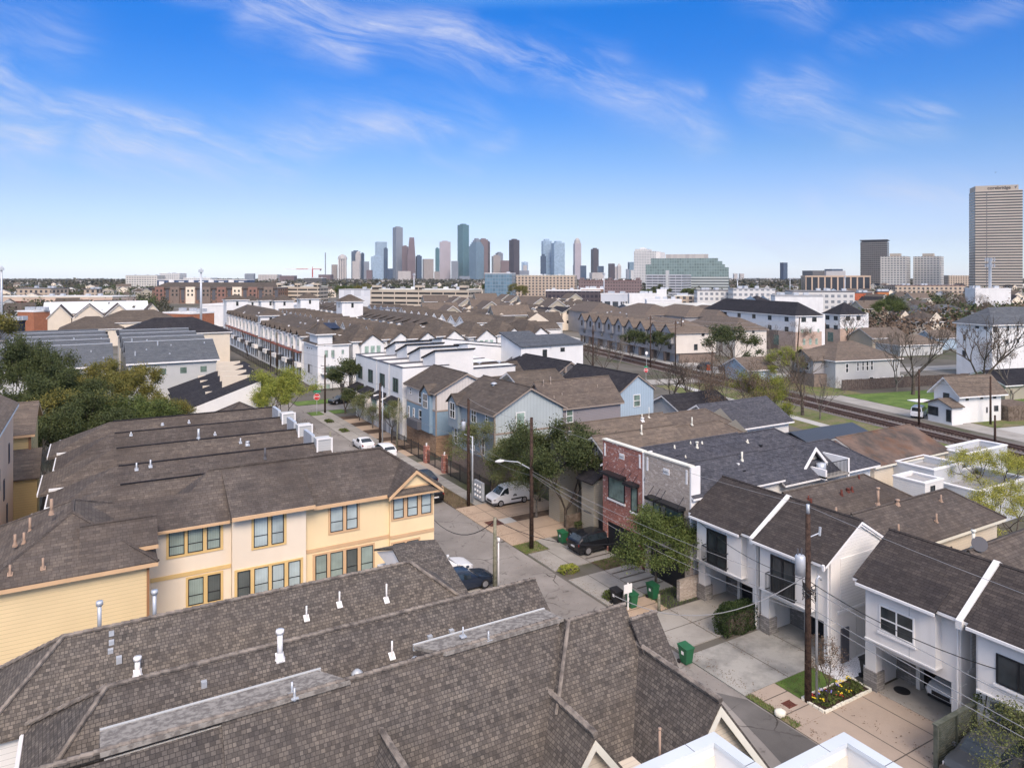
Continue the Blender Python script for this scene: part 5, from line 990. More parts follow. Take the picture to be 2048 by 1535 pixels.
# ---- white and brick blocks with charcoal roofs
def wb(u_corner, v_base, u_l, u_r, vt, label, vb, hipz=3.5):
    x, y = R2.P(u_corner, v_base); z = R2.z(vt, x, y); x1_ = R2.xs(u_r, y); y1_ = R2.ys(u_l, x); zb = R2.z(vb, x, y)
    r = root('white_brick_block', (x, y, 0), label, 'apartment block', 'white blocks with charcoal roofs', R2); part(r, 'wall', M_WSB, (x, x1_, y, y1_, zb, z)); part(r, 'brick_base', M_PBK, (x + .02, x1_ - 1.2, y + .02, y + 8, 0, zb)); part(r, 'brick_side', M_BBK, (x + .05, x1_ - 1.25, y + 8.01, y1_, 0, zb)); part(r, 'corner_wall', M_WSB, (x1_ - 1.2, x1_, y, y1_, 0, zb - .002))
    roof(r, x, x1_ - 1.3, y, y1_, z, z + hipz, 'y', 'hh', .5, M_SHK, M_WHT, cap=False)
    n = max(2, int((y1_ - y)/7)); grid(r, 'w', x, y, y1_, (z - 1.6, z - 4.6), n, 1.9, 1.5, 'far'); grid(r, 's', y, x + 1, x1_ - 2, (z - 1.6,), 2, 1.8, 1.5, 'far'); grid(r, 's', y, x + 1, x1_ - 1, (z - 5,), 3, .8, 1.2, 'farg'); grid(r, 's', y + .02, x + 2, x1_ - 2, (zb - 3,), 3, 1.0, 2.0, 'farg'); grid(r, 'w', x, y + 1, y1_, (zb - 3,), n//2, 2.6, 3.2, 'arch'); return r
wb(1591, 706, 1412, 1650, 629, 'white and brick apartment block with a charcoal hip roof, the longer left one', 664); wb(1680, 694, 1647, 1737, 627, 'white and brick apartment block with a charcoal hip roof, right one behind a bare tree', 657)
# ---- grey two-storey house by the railway
x, y = R2.P(1671, 776); z = R2.z(719, x, y); x1_ = R2.xs(1800, y)
r = block('grey_house', 'light grey two-storey house with a taupe hip roof behind the plank fence', R2, x, x1_, y, y + 13, z, M_GSD, 'hip', 'x', z + 3.0, M_SHT, M_WHT)
part(r, 'front_wing', M_GWL, (x - 3.0, x, y + 3, y + 9.5, 2.7, z - .4)); part(r, 'garage', M_BBK, (x - 3.2, x, y + 2.5, y + 10, 0, 2.6)); m = y + 6.2
fslab(r, 'wing_roof', M_SHT, [(x - 3.5, m, z + 1.7), (x + 5, m, z + 1.7), (x + 3, y + 2.5, z - .4), (x - 3.5, y + 2.5, z - .4)], [(x - 3.5, m, z + 1.7), (x + 5, m, z + 1.7), (x + 3, y + 10, z - .4), (x - 3.5, y + 10, z - .4)]); k = MB(); k.face([(x - 3, y + 9.5, z - .4), (x - 3, y + 3, z - .4), (x - 3, m, z + 1.4)]); k.build('wing_gable', M_GWL, r)
window(r, x - 3, y + 4.8, z - 1.8, 1.2, 1.7, 'w', 'whited'); window(r, x - 3, y + 8, z - 1.8, 1.2, 1.7, 'w', 'whited'); win_px(r, R2, 's', y, [(1691, 727, 1697, 745), (1713, 724, 1718, 742), (1723.5, 722, 1728, 741), (1732, 722, 1737, 741), (1741, 721, 1746, 740), (1738, 753, 1747, 771), (1752, 755, 1758, 765), (1765, 754, 1770, 764), (1801, 750, 1806, 760)], 'whited')
fence([(x - 1.2, y - 3.2), (x + 44, y - 3.4)], 2.2, 'long weathered plank fence behind the green lawn', M_FEN, R2, step=.5, gap=.03)
# ---- white three-storey house at the right edge
x, y = R2.P(1913, 748); y1_ = y; xf_ = R2.xs(1984, y); 
r = root('white_three_storey_house', (x, y, 0), 'white three-storey house behind a bare tree at the right edge', 'house', None, R2); z = R2.z(641, x, y) 
Ys = y - 14; ya_ = y
xw = x; ys0 = R2.ys(1984, xw); part(r, 'wall', M_WSB, (xw, xw + 28, ys0, y, 0, z)); roof(r, xw, xw + 28, ys0, y, z, z + 3.2, 'x', 'hh', .6, M_SHG, M_WHT, cap=False)
win_px(r, R2, 'w', xw, [(1927, 668, 1932, 681), (1951, 652, 1958, 656), (1968, 653, 1975, 657), (1925, 700, 1932, 713)], 'far'); win_px(r, R2, 's', ys0, [(1986, 653, 1994, 665), (2014, 651, 2018, 662), (2033, 650, 2037, 661), (2011, 679, 2017, 688), (2021, 679, 2023, 686), (2027, 679, 2029, 686), (2033, 677, 2038, 686)], 'far')
# ---- small white house by the lawn
x, y = R2.P(1918, 847); x1_ = R2.xs(2002, y); y1_ = R2.ys(1868, x); z = R2.z(784, x, y)
r = root('white_lawn_house', (x, y, 0), 'small two-storey white house with a taupe gable roof and porch beside the van', 'house', None, R2)
part(r, 'wall', M_WSD, (x, x1_, y, y1_, 0, z)); k = MB(); m = (y + y1_)/2; k.face([(x, y1_, z), (x, y, z), (x, m, z + 2.0)]); k.face([(x1_, y, z), (x1_, y1_, z), (x1_, m, z + 2.0)]); k.build('gable', M_WSD, r); roof(r, x, x1_, y, y1_, z, z + 2.1, 'x', 'gg', .7, M_SHT, M_WHT)
px = x - 2.2; pa, pb = R2.ys(1904, px), R2.ys(1856, px); pm = (pa + pb)/2
part(r, 'porch', M_WSD, (px, x - .01, pa, pb, 0, 2.9)); fslab(r, 'porch_roof', M_SHT, [(px - .5, pa - .4, 2.85), (x, pa - .4, 2.85), (x, pm, 3.9), (px - .5, pm, 3.9)], [(px - .5, pb + .4, 2.85), (x, pb + .4, 2.85), (x, pm, 3.9), (px - .5, pm, 3.9)], th=.15); k = MB(); k.face([(px, pb, 2.9), (px, pa, 2.9), (px, pm, 3.8)]); k.build('porch_gable', M_WSD, r)
part(r, 'carport_roof', M_WHT, (px - 1.5, x - .3, pb + .5, pb + 2.6, 2.8, 2.92)); window(r, px, pm + 1.2, 1.7, 1.9, 1.4, 'w', 'far'); window(r, px, pm - 1.6, 1.4, .9, 1.9, 'w', 'far'); window(r, x, m, z - 1.2, 1.1, 1.5, 'w', 'far')
win_px(r, R2, 's', y, [(1931, 787, 1937, 801), (1960, 785, 1966, 798), (1986, 783, 1992, 797), (1988, 811, 1996, 822), (1972, 814, 1975, 825)], 'far'); part(r, 'lean_to', M_WOD, (x1_ + .3, x1_ + 7, y - 1, y + 4, 0, 2.4))
# ---- houses right of centre, small and low
for nm, lab, u, v, w, dpt, ze, wm, kd, ax, zr, rm, fr in (
    ('small_garage', 'small pale blue gabled shed behind the leafy oak near the crossing', 1497, 768, 7, 9, 3.2, M_BBL, 'gab', 'x', 5.2, M_SHT, R2),
    ('bungalow', 'low tan house beyond the railway with a brown roof, right of the brick block', 1745, 700, 14, 10, 4.0, M_TNS, 'gab', 'x', 6.6, M_SHT, R2),
    ('bungalow', 'grey bungalow behind the bare trees on the lawn', 1800, 712, 16, 9, 3.4, M_GSD, 'hip', 'x', 5.6, M_SHT, R2),
    ('bungalow', 'pale blue cottage with white trim left of the white three-storey house', 1870, 700, 9, 7, 4.0, M_BBL, 'gab', 'x', 6.0, M_SHT, R2),
    ('blue_grey_house', 'blue-grey two-storey house with a grey hip roof, left of a distant pair', 1815, 657, 20, 15, 6.5, M_BBG, 'hip', 'x', 10, M_SHG, R2),
    ('blue_grey_house', 'pale blue two-storey house with a grey hip roof, right of a distant pair', 1876, 655, 22, 15, 6.5, M_BBL, 'hip', 'x', 10, M_SHG, R2),
    ('bungalow', 'dark-roofed low house right of the small white lawn house', 2010, 800, 16, 9, 3.0, M_TNS, 'gab', 'x', 5, M_SHK, R2)):
    x, y = fr.P(u, v); block(nm, lab, fr, x, x + w, y, y + dpt, ze, wm, kd, ax, zr, rm, M_WHT)
# ---- yards behind the brick and white houses
r = root('black_metal_shed', (62, 57, 0), 'black corrugated metal shed behind the slate roofs', 'shed'); ya = 50.5; xa, xb = F.xs(1652, ya), F.xs(1772, ya)
zz = F.z(883, xb, ya); walls(r, xa, xb, ya, ya + 9, 0, zz, M_MET); fslab(r, 'roof', M_MET, [(xa - .2, ya - .2, zz + .05), (xb + .2, ya - .2, zz + .05), (xb + .2, ya + 4.5, zz + 1.5), (xa - .2, ya + 4.5, zz + 1.5)], [(xa - .2, ya + 9.2, zz + .05), (xb + .2, ya + 9.2, zz + .05), (xb + .2, ya + 4.5, zz + 1.5), (xa - .2, ya + 4.5, zz + 1.5)])
M_RRF = two('stained_roll_roof', (0.075, 0.065, 0.058), (0.17, 0.12, 0.095), .35, .4, .6, c3=(0.15, 0.085, .055), s3=.3)
r = root('stained_roof_house', (62, 42, 0), 'old low house with a stained dark roof and orange patch behind the balcony dormer', 'house'); ya = 42.6; xa, xb = F.xs(1755, ya), F.xs(1890, ya); zz = F.z(926, F.xs(1757, ya), ya)
walls(r, xa - .5, xb, ya, ya + 8, 0, zz, M_CSD, 'x', zz + 1.8); roof(r, xa - .5, xb, ya, ya + 8, zz, zz + 1.8, 'x', 'gg', .4, M_RRF, M_CRT); walls(r, xa - 8, xa - .6, ya + 1, ya + 6, 0, zz - .4, M_CSD); fslab(r, 'low_roof', two('maroon_roof', (.10, .04, .035), (.15, .06, .05), 2), [(xa - 8.3, ya + .7, zz - .5), (xa - .7, ya + .7, zz - .5), (xa - .7, ya + 6, zz + .3), (xa - 8.3, ya + 6, zz + .3)])
M_LWB = siding('weathered_white_siding', (.56, .58, .60), .2, .78)
for i, (ua, va, ub, vb, z_, w_, d) in enumerate(((1868, 941, 1788, 922, 4.4, 5.0, 'white low parapet building behind the brown roofs'), (1936, 909, 1893, 901, 4.4, 8.0, 'white parapet wall building left of the yellow-green tree'), (1960, 985, 1880, 950, 3.4, 9.0, 'grey-roofed white building behind the yellow-green tree'))):
    xa, ya = F.P(ua, va, z_); xb, yb = F.P(ub, vb, z_); block('low_white_building', d, F, xa, xa + w_, ya, max(yb, ya + 3), z_, M_LWB, 'flat', fas=M_WHT, par=.6, rmat=M_RFG, group='low white buildings in the yard', cat='building')
x, y = F.P(1850, 968, 4.2); r = block('low_white_building', 'small white annex with a dark doorway in front of the parapet building', F, x, x + 3, y, y + 3, 4.2, M_WSD, 'flat', fas=M_WHT, par=.2, rmat=M_RFG, group='low white buildings in the yard', cat='building'); window(r, x + 1.2, y, 3.0, .7, 1.8, 's', 'black')
x, y = F.P(1368, 845, 4); block('white_gable_house', 'white house with a dark slate roof between the tan roofs and the bare bushes', F, 66, 78, 62, 70, 4.5, M_WSD, 'gab', 'x', 6.8, M_SHU, M_WHT)
block('dark_bungalow', 'dark-roofed bungalow hidden in bare trees beside the blue gable', F, 72, 82, 74, 84, 3.2, M_GSD, 'gab', 'x', 5.6, M_SHK, M_WHT)
# ---- left side: blue-grey roofed rows beyond the trees
def vents_far(r, x0, x1, y0, y1, zf, n, seed):
    q = random.Random(seed)
    for i in range(n):
        x = q.uniform(x0, x1); y = q.uniform(y0, y1); z = zf(y); k = MB(); k.tube([(x, y, z), (x, y, z + q.choice((.3, .35, .9)))], .12, 5); k.build('vent_pipe', M_GAL, r)
for q, (xa, xb, d, ya) in enumerate(((-14, 2.6, 'left', 136.0), (4.4, 19.2, 'right', 137.0))):
    r = root('grey_roof_row', (xa, ya, 0), d + ' of the two long grey rows with stepping blue-grey roofs beyond the trees', 'townhouses', 'blue-grey roofed rows'); ze = 8.3
    walls(r, xa + .4, xb - .4, ya, ya + 46, 0, ze, M_GSD)
    for i in range(4):
        a = ya + i * 11.2; fslab(r, 'roof', M_SHG, [(xa, a - .4, ze), (xb - i * .25, a - .4, ze), (xb - i * .25, a + 8.5, ze + 2.9), (xa, a + 8.5, ze + 2.9)], th=.25); part(r, 'ridge_flashing', M_GAL, (xa, xb - i * .25, a + 8.5, a + 8.7, ze + 2.7, ze + 2.98)); fslab(r, 'back_roof', M_SHG, [(xa, a + 8.7, ze + 2.8), (xb - .3, a + 8.7, ze + 2.8), (xb - .3, a + 11, ze + 1), (xa, a + 11, ze + 1)])
        vents_far(r, xa + 1, xb - 1, a, a + 7, lambda y, a=a: ze + (y - a)*.33, 6, q * 9 + i)
    part(r, 'fascia', M_WHT, (xa, xb, ya - .5, ya - .4, ze - .3, ze - .05))
    grid(r, 's', ya, xa + (4 if q else 8), xb - 1, (6.6,), 3, 1.2, 1.2, 'whiteg'); grid(r, 's', ya, xa + 6, xb - 1, (2.4,), 2, 1.8, 1.6, 'whitep')
for i, (Yq, zt, d) in enumerate(((107, 8.0, 'nearest, long white gable end'), (113.4, 8.0, 'second from the camera'), (119.8, 8.0, 'third from the camera'), (126.2, 8.0, 'farthest, cream siding'))):
    xa, xb = 9.5 + i * .4, 20.6 + i * .6; r = root('mono_pitch_house', (xa, Yq, 0), 'house with a black single-slope roof, ' + d, 'house', 'single-slope roofed houses by the trees'); zl = 4.2
    part(r, 'wall', M_WSD if i == 0 else M_CSD, (xa, xb, Yq, Yq + 6.2, 0, zl)); k = MB(); k.face([(xa, Yq, zl), (xb, Yq, zl), (xb, Yq, zt)]); k.face([(xb, Yq, zl), (xb, Yq + 6.2, zl), (xb, Yq + 6.2, zt), (xb, Yq, zt)]); k.build('gable', M_WSD if i == 0 else M_CSD, r); fslab(r, 'roof', M_SHK, [(xa - .3, Yq + .1, zl), (xb + .2, Yq + .1, zt + .1), (xb + .2, Yq + 6.3, zt + .1), (xa - .3, Yq + 6.3, zl)]); part(r, 'parapet', M_CSD, (xb - 4.4, xb - .5, Yq + 5.9, Yq + 6.1, zl, zt + .2)); part(r, 'lower_parapet', M_CSD, (xa + 4.4, xb - 4.6, Yq + 5.9, Yq + 6.1, zl - 1, zl + 1.9))
block('dark_hip_block', 'low building with a charcoal hip roof behind the blue-grey roofs', F, 5, 30, 196, 212, 9.0, M_CSD, 'hip', 'x', 12.4, M_SHK, M_WHT); block('shed_roof_block', 'long white-walled block with a slanted roof left of the charcoal hip roof', F, -24, 0, 186, 198, 9.6, M_WSB, 'gab', 'x', 10.8, M_SHG, M_WHT)
# ---- white gabled halls and a hip-roofed clubhouse far left
for i, (u0, u1, va, D, d) in enumerate(((98, 140, 611, 262, 'leftmost, behind the olive tree'), (152, 205, 609, 262, 'second, with a brown roof to its right'), (212, 262, 608, 262, 'third, taller than the clubhouse'), (288, 322, 608, 300, 'small one right of the clubhouse'))):
    x, y = F.at((u0 + u1)/2, D); w = (u1 - u0)/1425 * D * .95; za = HC - (va - 553) * D/1425; block('white_gable_hall', 'white gable-ended hall, ' + d, F, x - w/2, x + w/2, y, y + 16, za - 4.2, M_CSD, 'gab', 'y', za, M_SHB, M_WHT, group='white gable-ended halls')
x, y = F.at(272, 245); block('clubhouse', 'cream clubhouse with a speckled brown hip roof', F, x - 12, x + 14, y, y + 16, 7.6, M_CRM, 'hip', 'x', 11.2, M_SHB, M_WHT)
x, y = F.at(205, 235); block('brown_roof_hall', 'low hall with brown hip roofs left of the clubhouse', F, x - 12, x + 6, y, y + 14, 6.0, M_CSD, 'hip', 'x', 9.6, M_SHB, M_WHT); x, y = F.at(190, 330); r = block('white_roof_warehouse', 'warehouse with a ribbed white roof behind the white gable-ended halls', F, x - 20, x + 22, y, y + 30, 6.5, M_CSD, 'gab', 'x', 11, M_MWH, M_WHT)

def slope_vents(r, x0, x1, y0, y1, ze, zr, n, seed):
    q = random.Random(seed); m = (x0 + x1)/2; h = (x1 - x0)/2
    for i in range(n):
        x = q.uniform(x0 + 1, x1 - 1); y = q.uniform(y0 + 4, y1 - 4); z = zr - (zr - ze) * abs(x - m)/h; part(r, 'roof_vent', q.choice((M_WHT, M_GAL, M_DGY)), (x - .2, x + .2, y - .2, y + .2, z - .1, z + .32))
for o in list(COL.objects):
    if o.parent is None and o.name.startswith('townhouse_row') and o.get('_b'):
        w_ = [c for c in o.children if c.name.startswith('wall')][0]; vs = [v.co for v in w_.data.vertices]; xa, xb, ya, yb, zt = min(v.x for v in vs), max(v.x for v in vs), min(v.y for v in vs), max(v.y for v in vs), max(v.z for v in vs)
        if 'pointed' in o['label'] or 'sawtooth' in o['label']: continue
        slope_vents(o, xa, xb, ya, yb, zt, zt + (2.9 if 'street' in o['label'] or 'stretch of the white' in o['label'] else 2.2), 16, len(o.name) + int(xa))
    if o.name == 'railway_townhouses': slope_vents(o, X0, X1, Y0_, Y0_ + 65, 8.3, 11.2, 18, 3)

# ------------------------------------------------------------------ vegetation
def leafmat(name, a, b, c, s=1.2):
    g = G(name, 0.7, 0.2); f = g.noise(s, 3); f2 = g.noise(s * 7, 3)
    col = g.mix(g.ramp(f, 0.35, 0.65), a, b); col = g.mix(g.math('MULTIPLY', g.ramp(f2, 0.5, 0.72), .8), col, c); g.b.inputs['Subsurface Weight'].default_value = 0.0
    return g.out(col)
L_DK = leafmat('leaf_dark_green', (0.034, 0.048, 0.018), (0.072, 0.09, 0.03), (0.115, 0.125, 0.045))
L_OL = leafmat('leaf_olive', (0.085, 0.105, 0.032), (0.15, 0.165, 0.06), (0.20, 0.19, 0.09))
L_YG = leafmat('leaf_yellow_green', (0.15, 0.19, 0.035), (0.26, 0.28, 0.05), (0.33, 0.31, 0.06))
L_YL = leafmat('leaf_yellow', (0.26, 0.27, 0.045), (0.40, 0.37, 0.08), (0.17, 0.20, 0.04))
L_OC = leafmat('leaf_ochre', (0.115, 0.115, 0.03), (0.19, 0.165, 0.04), (0.07, 0.09, 0.025), .6)
L_MD = leafmat('leaf_mid_green', (0.05, 0.075, 0.02), (0.095, 0.125, 0.032), (0.155, 0.165, 0.05))
L_BR = leafmat('twig_brown', (0.11, 0.075, 0.05), (0.18, 0.13, 0.09), (0.08, 0.055, 0.04))
M_BRK = two('bark', (0.06, 0.048, 0.038), (0.13, 0.11, 0.09), 4); M_BRG = two('grey_bark', (0.12, 0.105, 0.09), (0.20, 0.18, 0.155), 4)
def branches(q, h, levels, spread, k0=3, trunk=.28, r0=.14, up=.25, jit=.25, lenf=.72, sides=5):
    mb = MB(); tips = []; mids = []
    def grow(p, d, L, r, lv):
        n = 2; path = [p]; c = p; dd = d
        for i in range(n):
            dd = (dd + Vector((q.uniform(-jit, jit), q.uniform(-jit, jit), q.uniform(-jit * .5, jit)))).normalized(); c = c + dd * L / n; path.append(c)
        mb.tube(path, [r, r * .85, r * .68], sides if lv > 2 else 3, False)
        if lv <= 0: tips.append(c); mids.append(path[1]); return
        if lv <= 1: mids.append(c)
        k = k0 if lv > 1 else k0 + 1; a0 = q.uniform(0, 6.28)
        for i in range(k):
            a = a0 + 6.283 * i / k + q.uniform(-.5, .5); s = spread * q.uniform(.6, 1.25)
            side = dd.orthogonal().normalized(); side = Matrix.Rotation(a, 3, dd) @ side
            nd = (dd + side * s + Vector((0, 0, up))).normalized(); grow(c, nd, L * lenf * q.uniform(.75, 1.15), r * .62, lv - 1)
    tot = sum(lenf ** i for i in range(1, levels + 1)) * .8 + .001
    L1 = h * (1 - trunk) / tot
    mb.tube([(0, 0, -.15), (q.uniform(-.1, .1) * h * .1, q.uniform(-.1, .1) * h * .1, h * trunk)], [r0 * 1.5, r0], 8)
    top = Vector(mb.v[-1]); top = Vector((0, 0, h * trunk)); a0 = q.uniform(0, 6.28)
    for i in range(k0 + 1):
        a = a0 + 6.283 * i / (k0 + 1) + q.uniform(-.3, .3); grow(top - Vector((0, 0, .1)), Vector((math.cos(a) * spread, math.sin(a) * spread, .9)).normalized(), L1 * lenf * q.uniform(.85, 1.1), r0 * .7, levels - 1)
    return mb, tips, mids
def leaves(q, pts, per, rad, size, flat=.7, droop=0.0):
    mb = MB()
    for p in pts:
        rr = rad * q.uniform(.6, 1.3)
        for i in range(per):
            d = Vector((q.gauss(0, .5), q.gauss(0, .5), q.gauss(0, .5) * flat)) * rr; c = p + d - Vector((0, 0, droop * abs(d.x * d.y)))
            n = Vector((q.gauss(0, 1), q.gauss(0, 1), q.gauss(.5, 1))).normalized(); a = n.orthogonal().normalized(); a = Matrix.Rotation(q.uniform(0, 6.28), 3, n) @ a; b = n.cross(a); s = size * q.uniform(.6, 1.3)
            mb.face([c - a * s, c - b * s * .6, c + a * s, c + b * s * .6])
    return mb
TREES = {}
def tree_proto(key, seed, h, spread, lm, levels=4, k0=3, per=34, rad=.55, size=.11, trunk=.25, r0=.12, bark=None, up=.2, jit=.25, flat=.7, lenf=.72):
    q = random.Random(seed); b, tips, mids = branches(q, h, levels, spread, k0, trunk, r0, up, jit, lenf)
    TREES[key] = (b.mesh('trunk', bark or M_BRK, False, False), leaves(q, tips + mids, per, rad, size, flat).mesh('crown', lm, False, False) if per else None)
def tree(key, x, y, label, s=1.0, rz=0.0, group=None, name='tree', cat='tree', fr=F, sz=None):
    wx, wy = fr.world(x, y); r = bpy.data.objects.new(name, None); COL.objects.link(r); r.location = (wx, wy, 0); r.rotation_euler = (0, 0, rz); r.scale = (s, s, sz or s); tag(r, label, cat, group)
    t = bpy.data.objects.new('trunk', TREES[key][0]); COL.objects.link(t); t.parent = r
    if TREES[key][1]: c = bpy.data.objects.new('crown', TREES[key][1]); COL.objects.link(c); c.parent = r
    return r
tree_proto('street', 11, 5.2, .95, L_MD, 4, 3, 85, .62, .066, .3, .08, up=.1)
tree_proto('dense', 12, 8.6, .75, L_DK, 4, 3, 125, .92, .088, .2, .13)
tree_proto('feather', 13, 6.6, 1.0, L_OL, 4, 3, 52, .66, .055, .3, .09, M_BRG, .12)
tree_proto('round', 14, 8.6, .8, L_YG, 4, 3, 80, .85, .10, .12, .13)
tree_proto('big', 15, 12, .75, L_DK, 4, 3, 95, 1.2, .15, .2, .2); tree_proto('bigoc', 16, 12, .8, L_OC, 4, 3, 85, 1.15, .14, .2, .2); tree_proto('bigmd', 17, 11, .8, L_MD, 4, 3, 80, 1.15, .14, .2, .2)
tree_proto('weep', 18, 8.2, 1.0, L_YL, 4, 3, 60, .7, .07, .25, .14, up=.12)
tree_proto('conif', 19, 8, .55, L_DK, 4, 3, 36, .6, .12, .1, .10)
tree_proto('bare', 20, 11, .62, None, 5, 3, 0, trunk=.25, r0=.2, bark=M_BRK, jit=.32); tree_proto('bare2', 21, 9, .5, None, 5, 3, 0, trunk=.15, r0=.13, bark=M_BRG, jit=.3, up=.4); tree_proto('oak', 22, 8.5, .85, L_DK, 4, 3, 26, .9, .14, .25, .2, jit=.35)
tree_proto('bud', 23, 9, .6, L_BR, 4, 3, 16, .9, .08, .12, .10, M_BRG, .3)
def gp(u, v): return F.P(u, v)
tree('street', *gp(1312, 1186), 'small dense green tree in front of the grey-brown brick house', 1.08, .4)
tree('dense', 37.2, 53.9, 'tall dark green tree between the tan driveway and the red brick house', .98, 1.0)
tree('feather', 36.3, 57.5, 'feathery olive tree behind the tall black pole and the van', .88, 2.0); tree('feather', 36.6, 66.5, 'wide feathery olive tree behind the meter boxes', 1.15, .5); tree('feather', 38.5, 62.3, 'feathery tree between the van and the tan house', 1.05, 3.6); tree('dense', 39.2, 61.5, 'green tree against the front of the farther tan house', .72, 2.2)
tree('conif', 36.2, 117.5, 'dark upright tree on the corner by the modern row', 1.0, .3); tree('feather', 36.3, 104, 'small street tree before the modern row, with bare branches', .85, 1.1); tree('feather', 36.2, 95.5, 'olive street tree nearest the blue-sided house', .85, 2.3); tree('conif', 36.4, 110.5, 'small dark street tree between the corner tree and the olive ones', .6, 2.0)
tree('round', 23.0, 106, 'big round yellow-green tree left of the stop sign', .86, .2, sz=.95); tree('round', 22.4, 114, 'yellow-green tree just behind the big round one', .7, 1.5); tree('bigmd', 23.5, 131, 'mid green tree at the foot of the white street row', .5, 2.0); tree('bud', 21.5, 92, 'leafless bushy tree beside the white firewall boxes', .45, 1.0)
for i, (k, u, v, D, s, d) in enumerate((('bigoc', 200, 735, 98, 1, 'broad ochre-green tree in the middle of the left wood'), ('bigoc', 262, 722, 104, 1, 'tallest ochre-green tree in the left wood'), ('bigoc', 325, 790, 96, 1, 'ochre-green tree at the right end of the left wood'), ('big', 25, 700, 92, 1, 'dark green tree at the left edge before the mast'), ('big', 95, 705, 100, 1, 'dark green tree left of the ochre one'), ('bigmd', 255, 805, 82, 1, 'low bright green tree in the middle of the left wood'), ('big', 60, 770, 84, 1, 'dark tree over the plank fence'), ('bigmd', 310, 812, 84, 1, 'low green tree above the shingle roofs'), ('big', 130, 760, 90, 1, 'dark tree filling the wood behind the plank fence'), ('big', 205, 800, 80, 1, 'dark low tree in the heart of the left wood'), ('big', 150, 830, 76, 1, 'dark low tree over the ends of the row houses'), ('bigoc', 180, 780, 84, 1, 'small ochre tree low in the left wood'))):
    h = HC - (v - 553) * D/1425; sc_ = h / {'bigoc': 12, 'big': 12, 'bigmd': 11}[k] * .88; x, y = F.at(u, D); tree(k, x, y, d, min(sc_, .68), i * 1.3, 'trees of the left wood', sz=sc_)
for i, (xx, yy, s) in enumerate(((-2.8, 76, .9), (-1.8, 80, .8))): tree('bare2', xx, yy, ['bare tree', 'thinner bare tree'][i] + ' standing before the dark wood near the plank fence', s, i)
tree('bigoc', -22, 178, 'wide olive tree in front of the brown-roofed hall', 1.25, 1); tree('bigmd', -30, 170, 'olive tree left of the wide one', 1.0, 2); tree('bare', -17, 165, 'pale bare tree over the blue-grey roofs', .9, 2)
tree('weep', *F.P(1985, 985, 2.0), 'yellow-green spring tree beside the low white buildings', .78, .7); tree('weep', 66, 30, 'second yellow-green tree at the right edge', .7, 2.9)
x, y = F.P(1522, 862); tree('round', x, y, 'yellow-green leafy tree beside the railway', .72, 3.0, sz=.85); x, y = F.P(1570, 765); tree('round', x, y, 'round yellow-green tree before the grey house garage', .75, 1.0)
x, y = F.P(1468, 748); tree('oak', x, y, 'spreading dark oak by the railway crossing', 1.25, .5); x, y = F.P(1450, 757); tree('bare', x, y, 'gnarled bare tree left of the small pale blue shed', .75, 2)
bt = [(1235, 748, .95, 'gnarled bare tree in front of the railway townhouses'), (1208, 755, .7, 'bare tree left of the gnarled one'), (1185, 748, .7, 'bare tree at the foot of the white slate-roofed house'), (1793, 783, 1.15, 'tall bare tree on the green lawn, left one'), (1826, 789, 1.2, 'tall bare tree on the green lawn, right one'), (1345, 822, .8, 'bare tree beside the blue gable'), (1372, 830, .9, 'budding bare tree near the railway'), (1395, 832, .8, 'thin bare tree between the railway and the yard'), (1605, 830, 1.0, 'leafless tree right of the yellow-green leafy tree'), (1640, 838, .8, 'second leafless tree by the tracks'), (1965, 800, 1.35, 'big bare tree in front of the white three-storey house'), (1695, 700, 1.0, 'forked bare tree before the right brick block'), (1540, 705, .9, 'bare tree before the left brick block'), (1430, 610, 1.0, 'bare tree behind the metal warehouse')]
for i, (u, v, s, d) in enumerate(bt): tree('bare' if i % 3 else 'bare2', *gp(u, v), d, s, i * 1.1, 'bare trees along the railway')
bb = [(1455, 858, 1.0, 'dense leafless brush left of the yellow-green tree'), (1480, 872, .8, 'tangle of leafless stems behind the slate roof'), (1545, 868, .8, 'leafless brush below the yellow-green leafy tree'), (1570, 852, .75, 'grey leafless brush at the railway bank'), (1415, 838, .8, 'reddish leafless brush by the pole'), (1590, 705, .9, 'reddish brush at the foot of the brick block'), (2025, 800, 1.1, 'red-brown leafless tree at the right edge'), (1990, 690, 1.2, 'brown leafless wood behind the white three-storey house')]
for i, (u, v, s, d) in enumerate(bb): tree('bud', *gp(u, v), d, s, i * 1.7, 'leafless brush along the railway')
for i, (u, v, s, k, d) in enumerate(((1780, 660, 1.0, 'bigmd', 'green tree in front of the blue-grey houses'), (1845, 668, 1.2, 'bud', 'leafless tree before the pale blue house'), (1900, 640, 1.3, 'bud', 'leafless tree right of the pale blue house'), (1950, 655, 1.4, 'bud', 'wide leafless tree behind the white three-storey roof'), (1735, 640, 1.0, 'bud', 'leafless tree behind the right brick block'), (1790, 640, .9, 'big', 'dark tree left of the blue-grey houses'), (1290, 612, 1.0, 'bigmd', 'green tree before the white office'), (1322, 610, 1.1, 'big', 'dark pine-like tree before the white office'), (1500, 606, 1.0, 'big', 'dark tree before the far white apartments'), (1530, 607, .9, 'bigoc', 'ochre tree before the far white apartments'), (1380, 606, 1.0, 'bigmd', 'green tree behind the grey metal warehouse'), (690, 607, 1.2, 'bigmd', 'green tree in front of the long white shed'), (720, 606, 1.2, 'bigoc', 'olive tree in front of the long white shed'), (745, 607, 1.1, 'bigmd', 'green tree at the corner of the parking deck'), (980, 596, 1.3, 'bigmd', 'bright green tree before the glass office'), (1040, 604, 1.2, 'bigoc', 'olive tree before the beige apartments'))):
    tree(k, *gp(u, v), d, s, i * .9, 'trees of the middle distance')
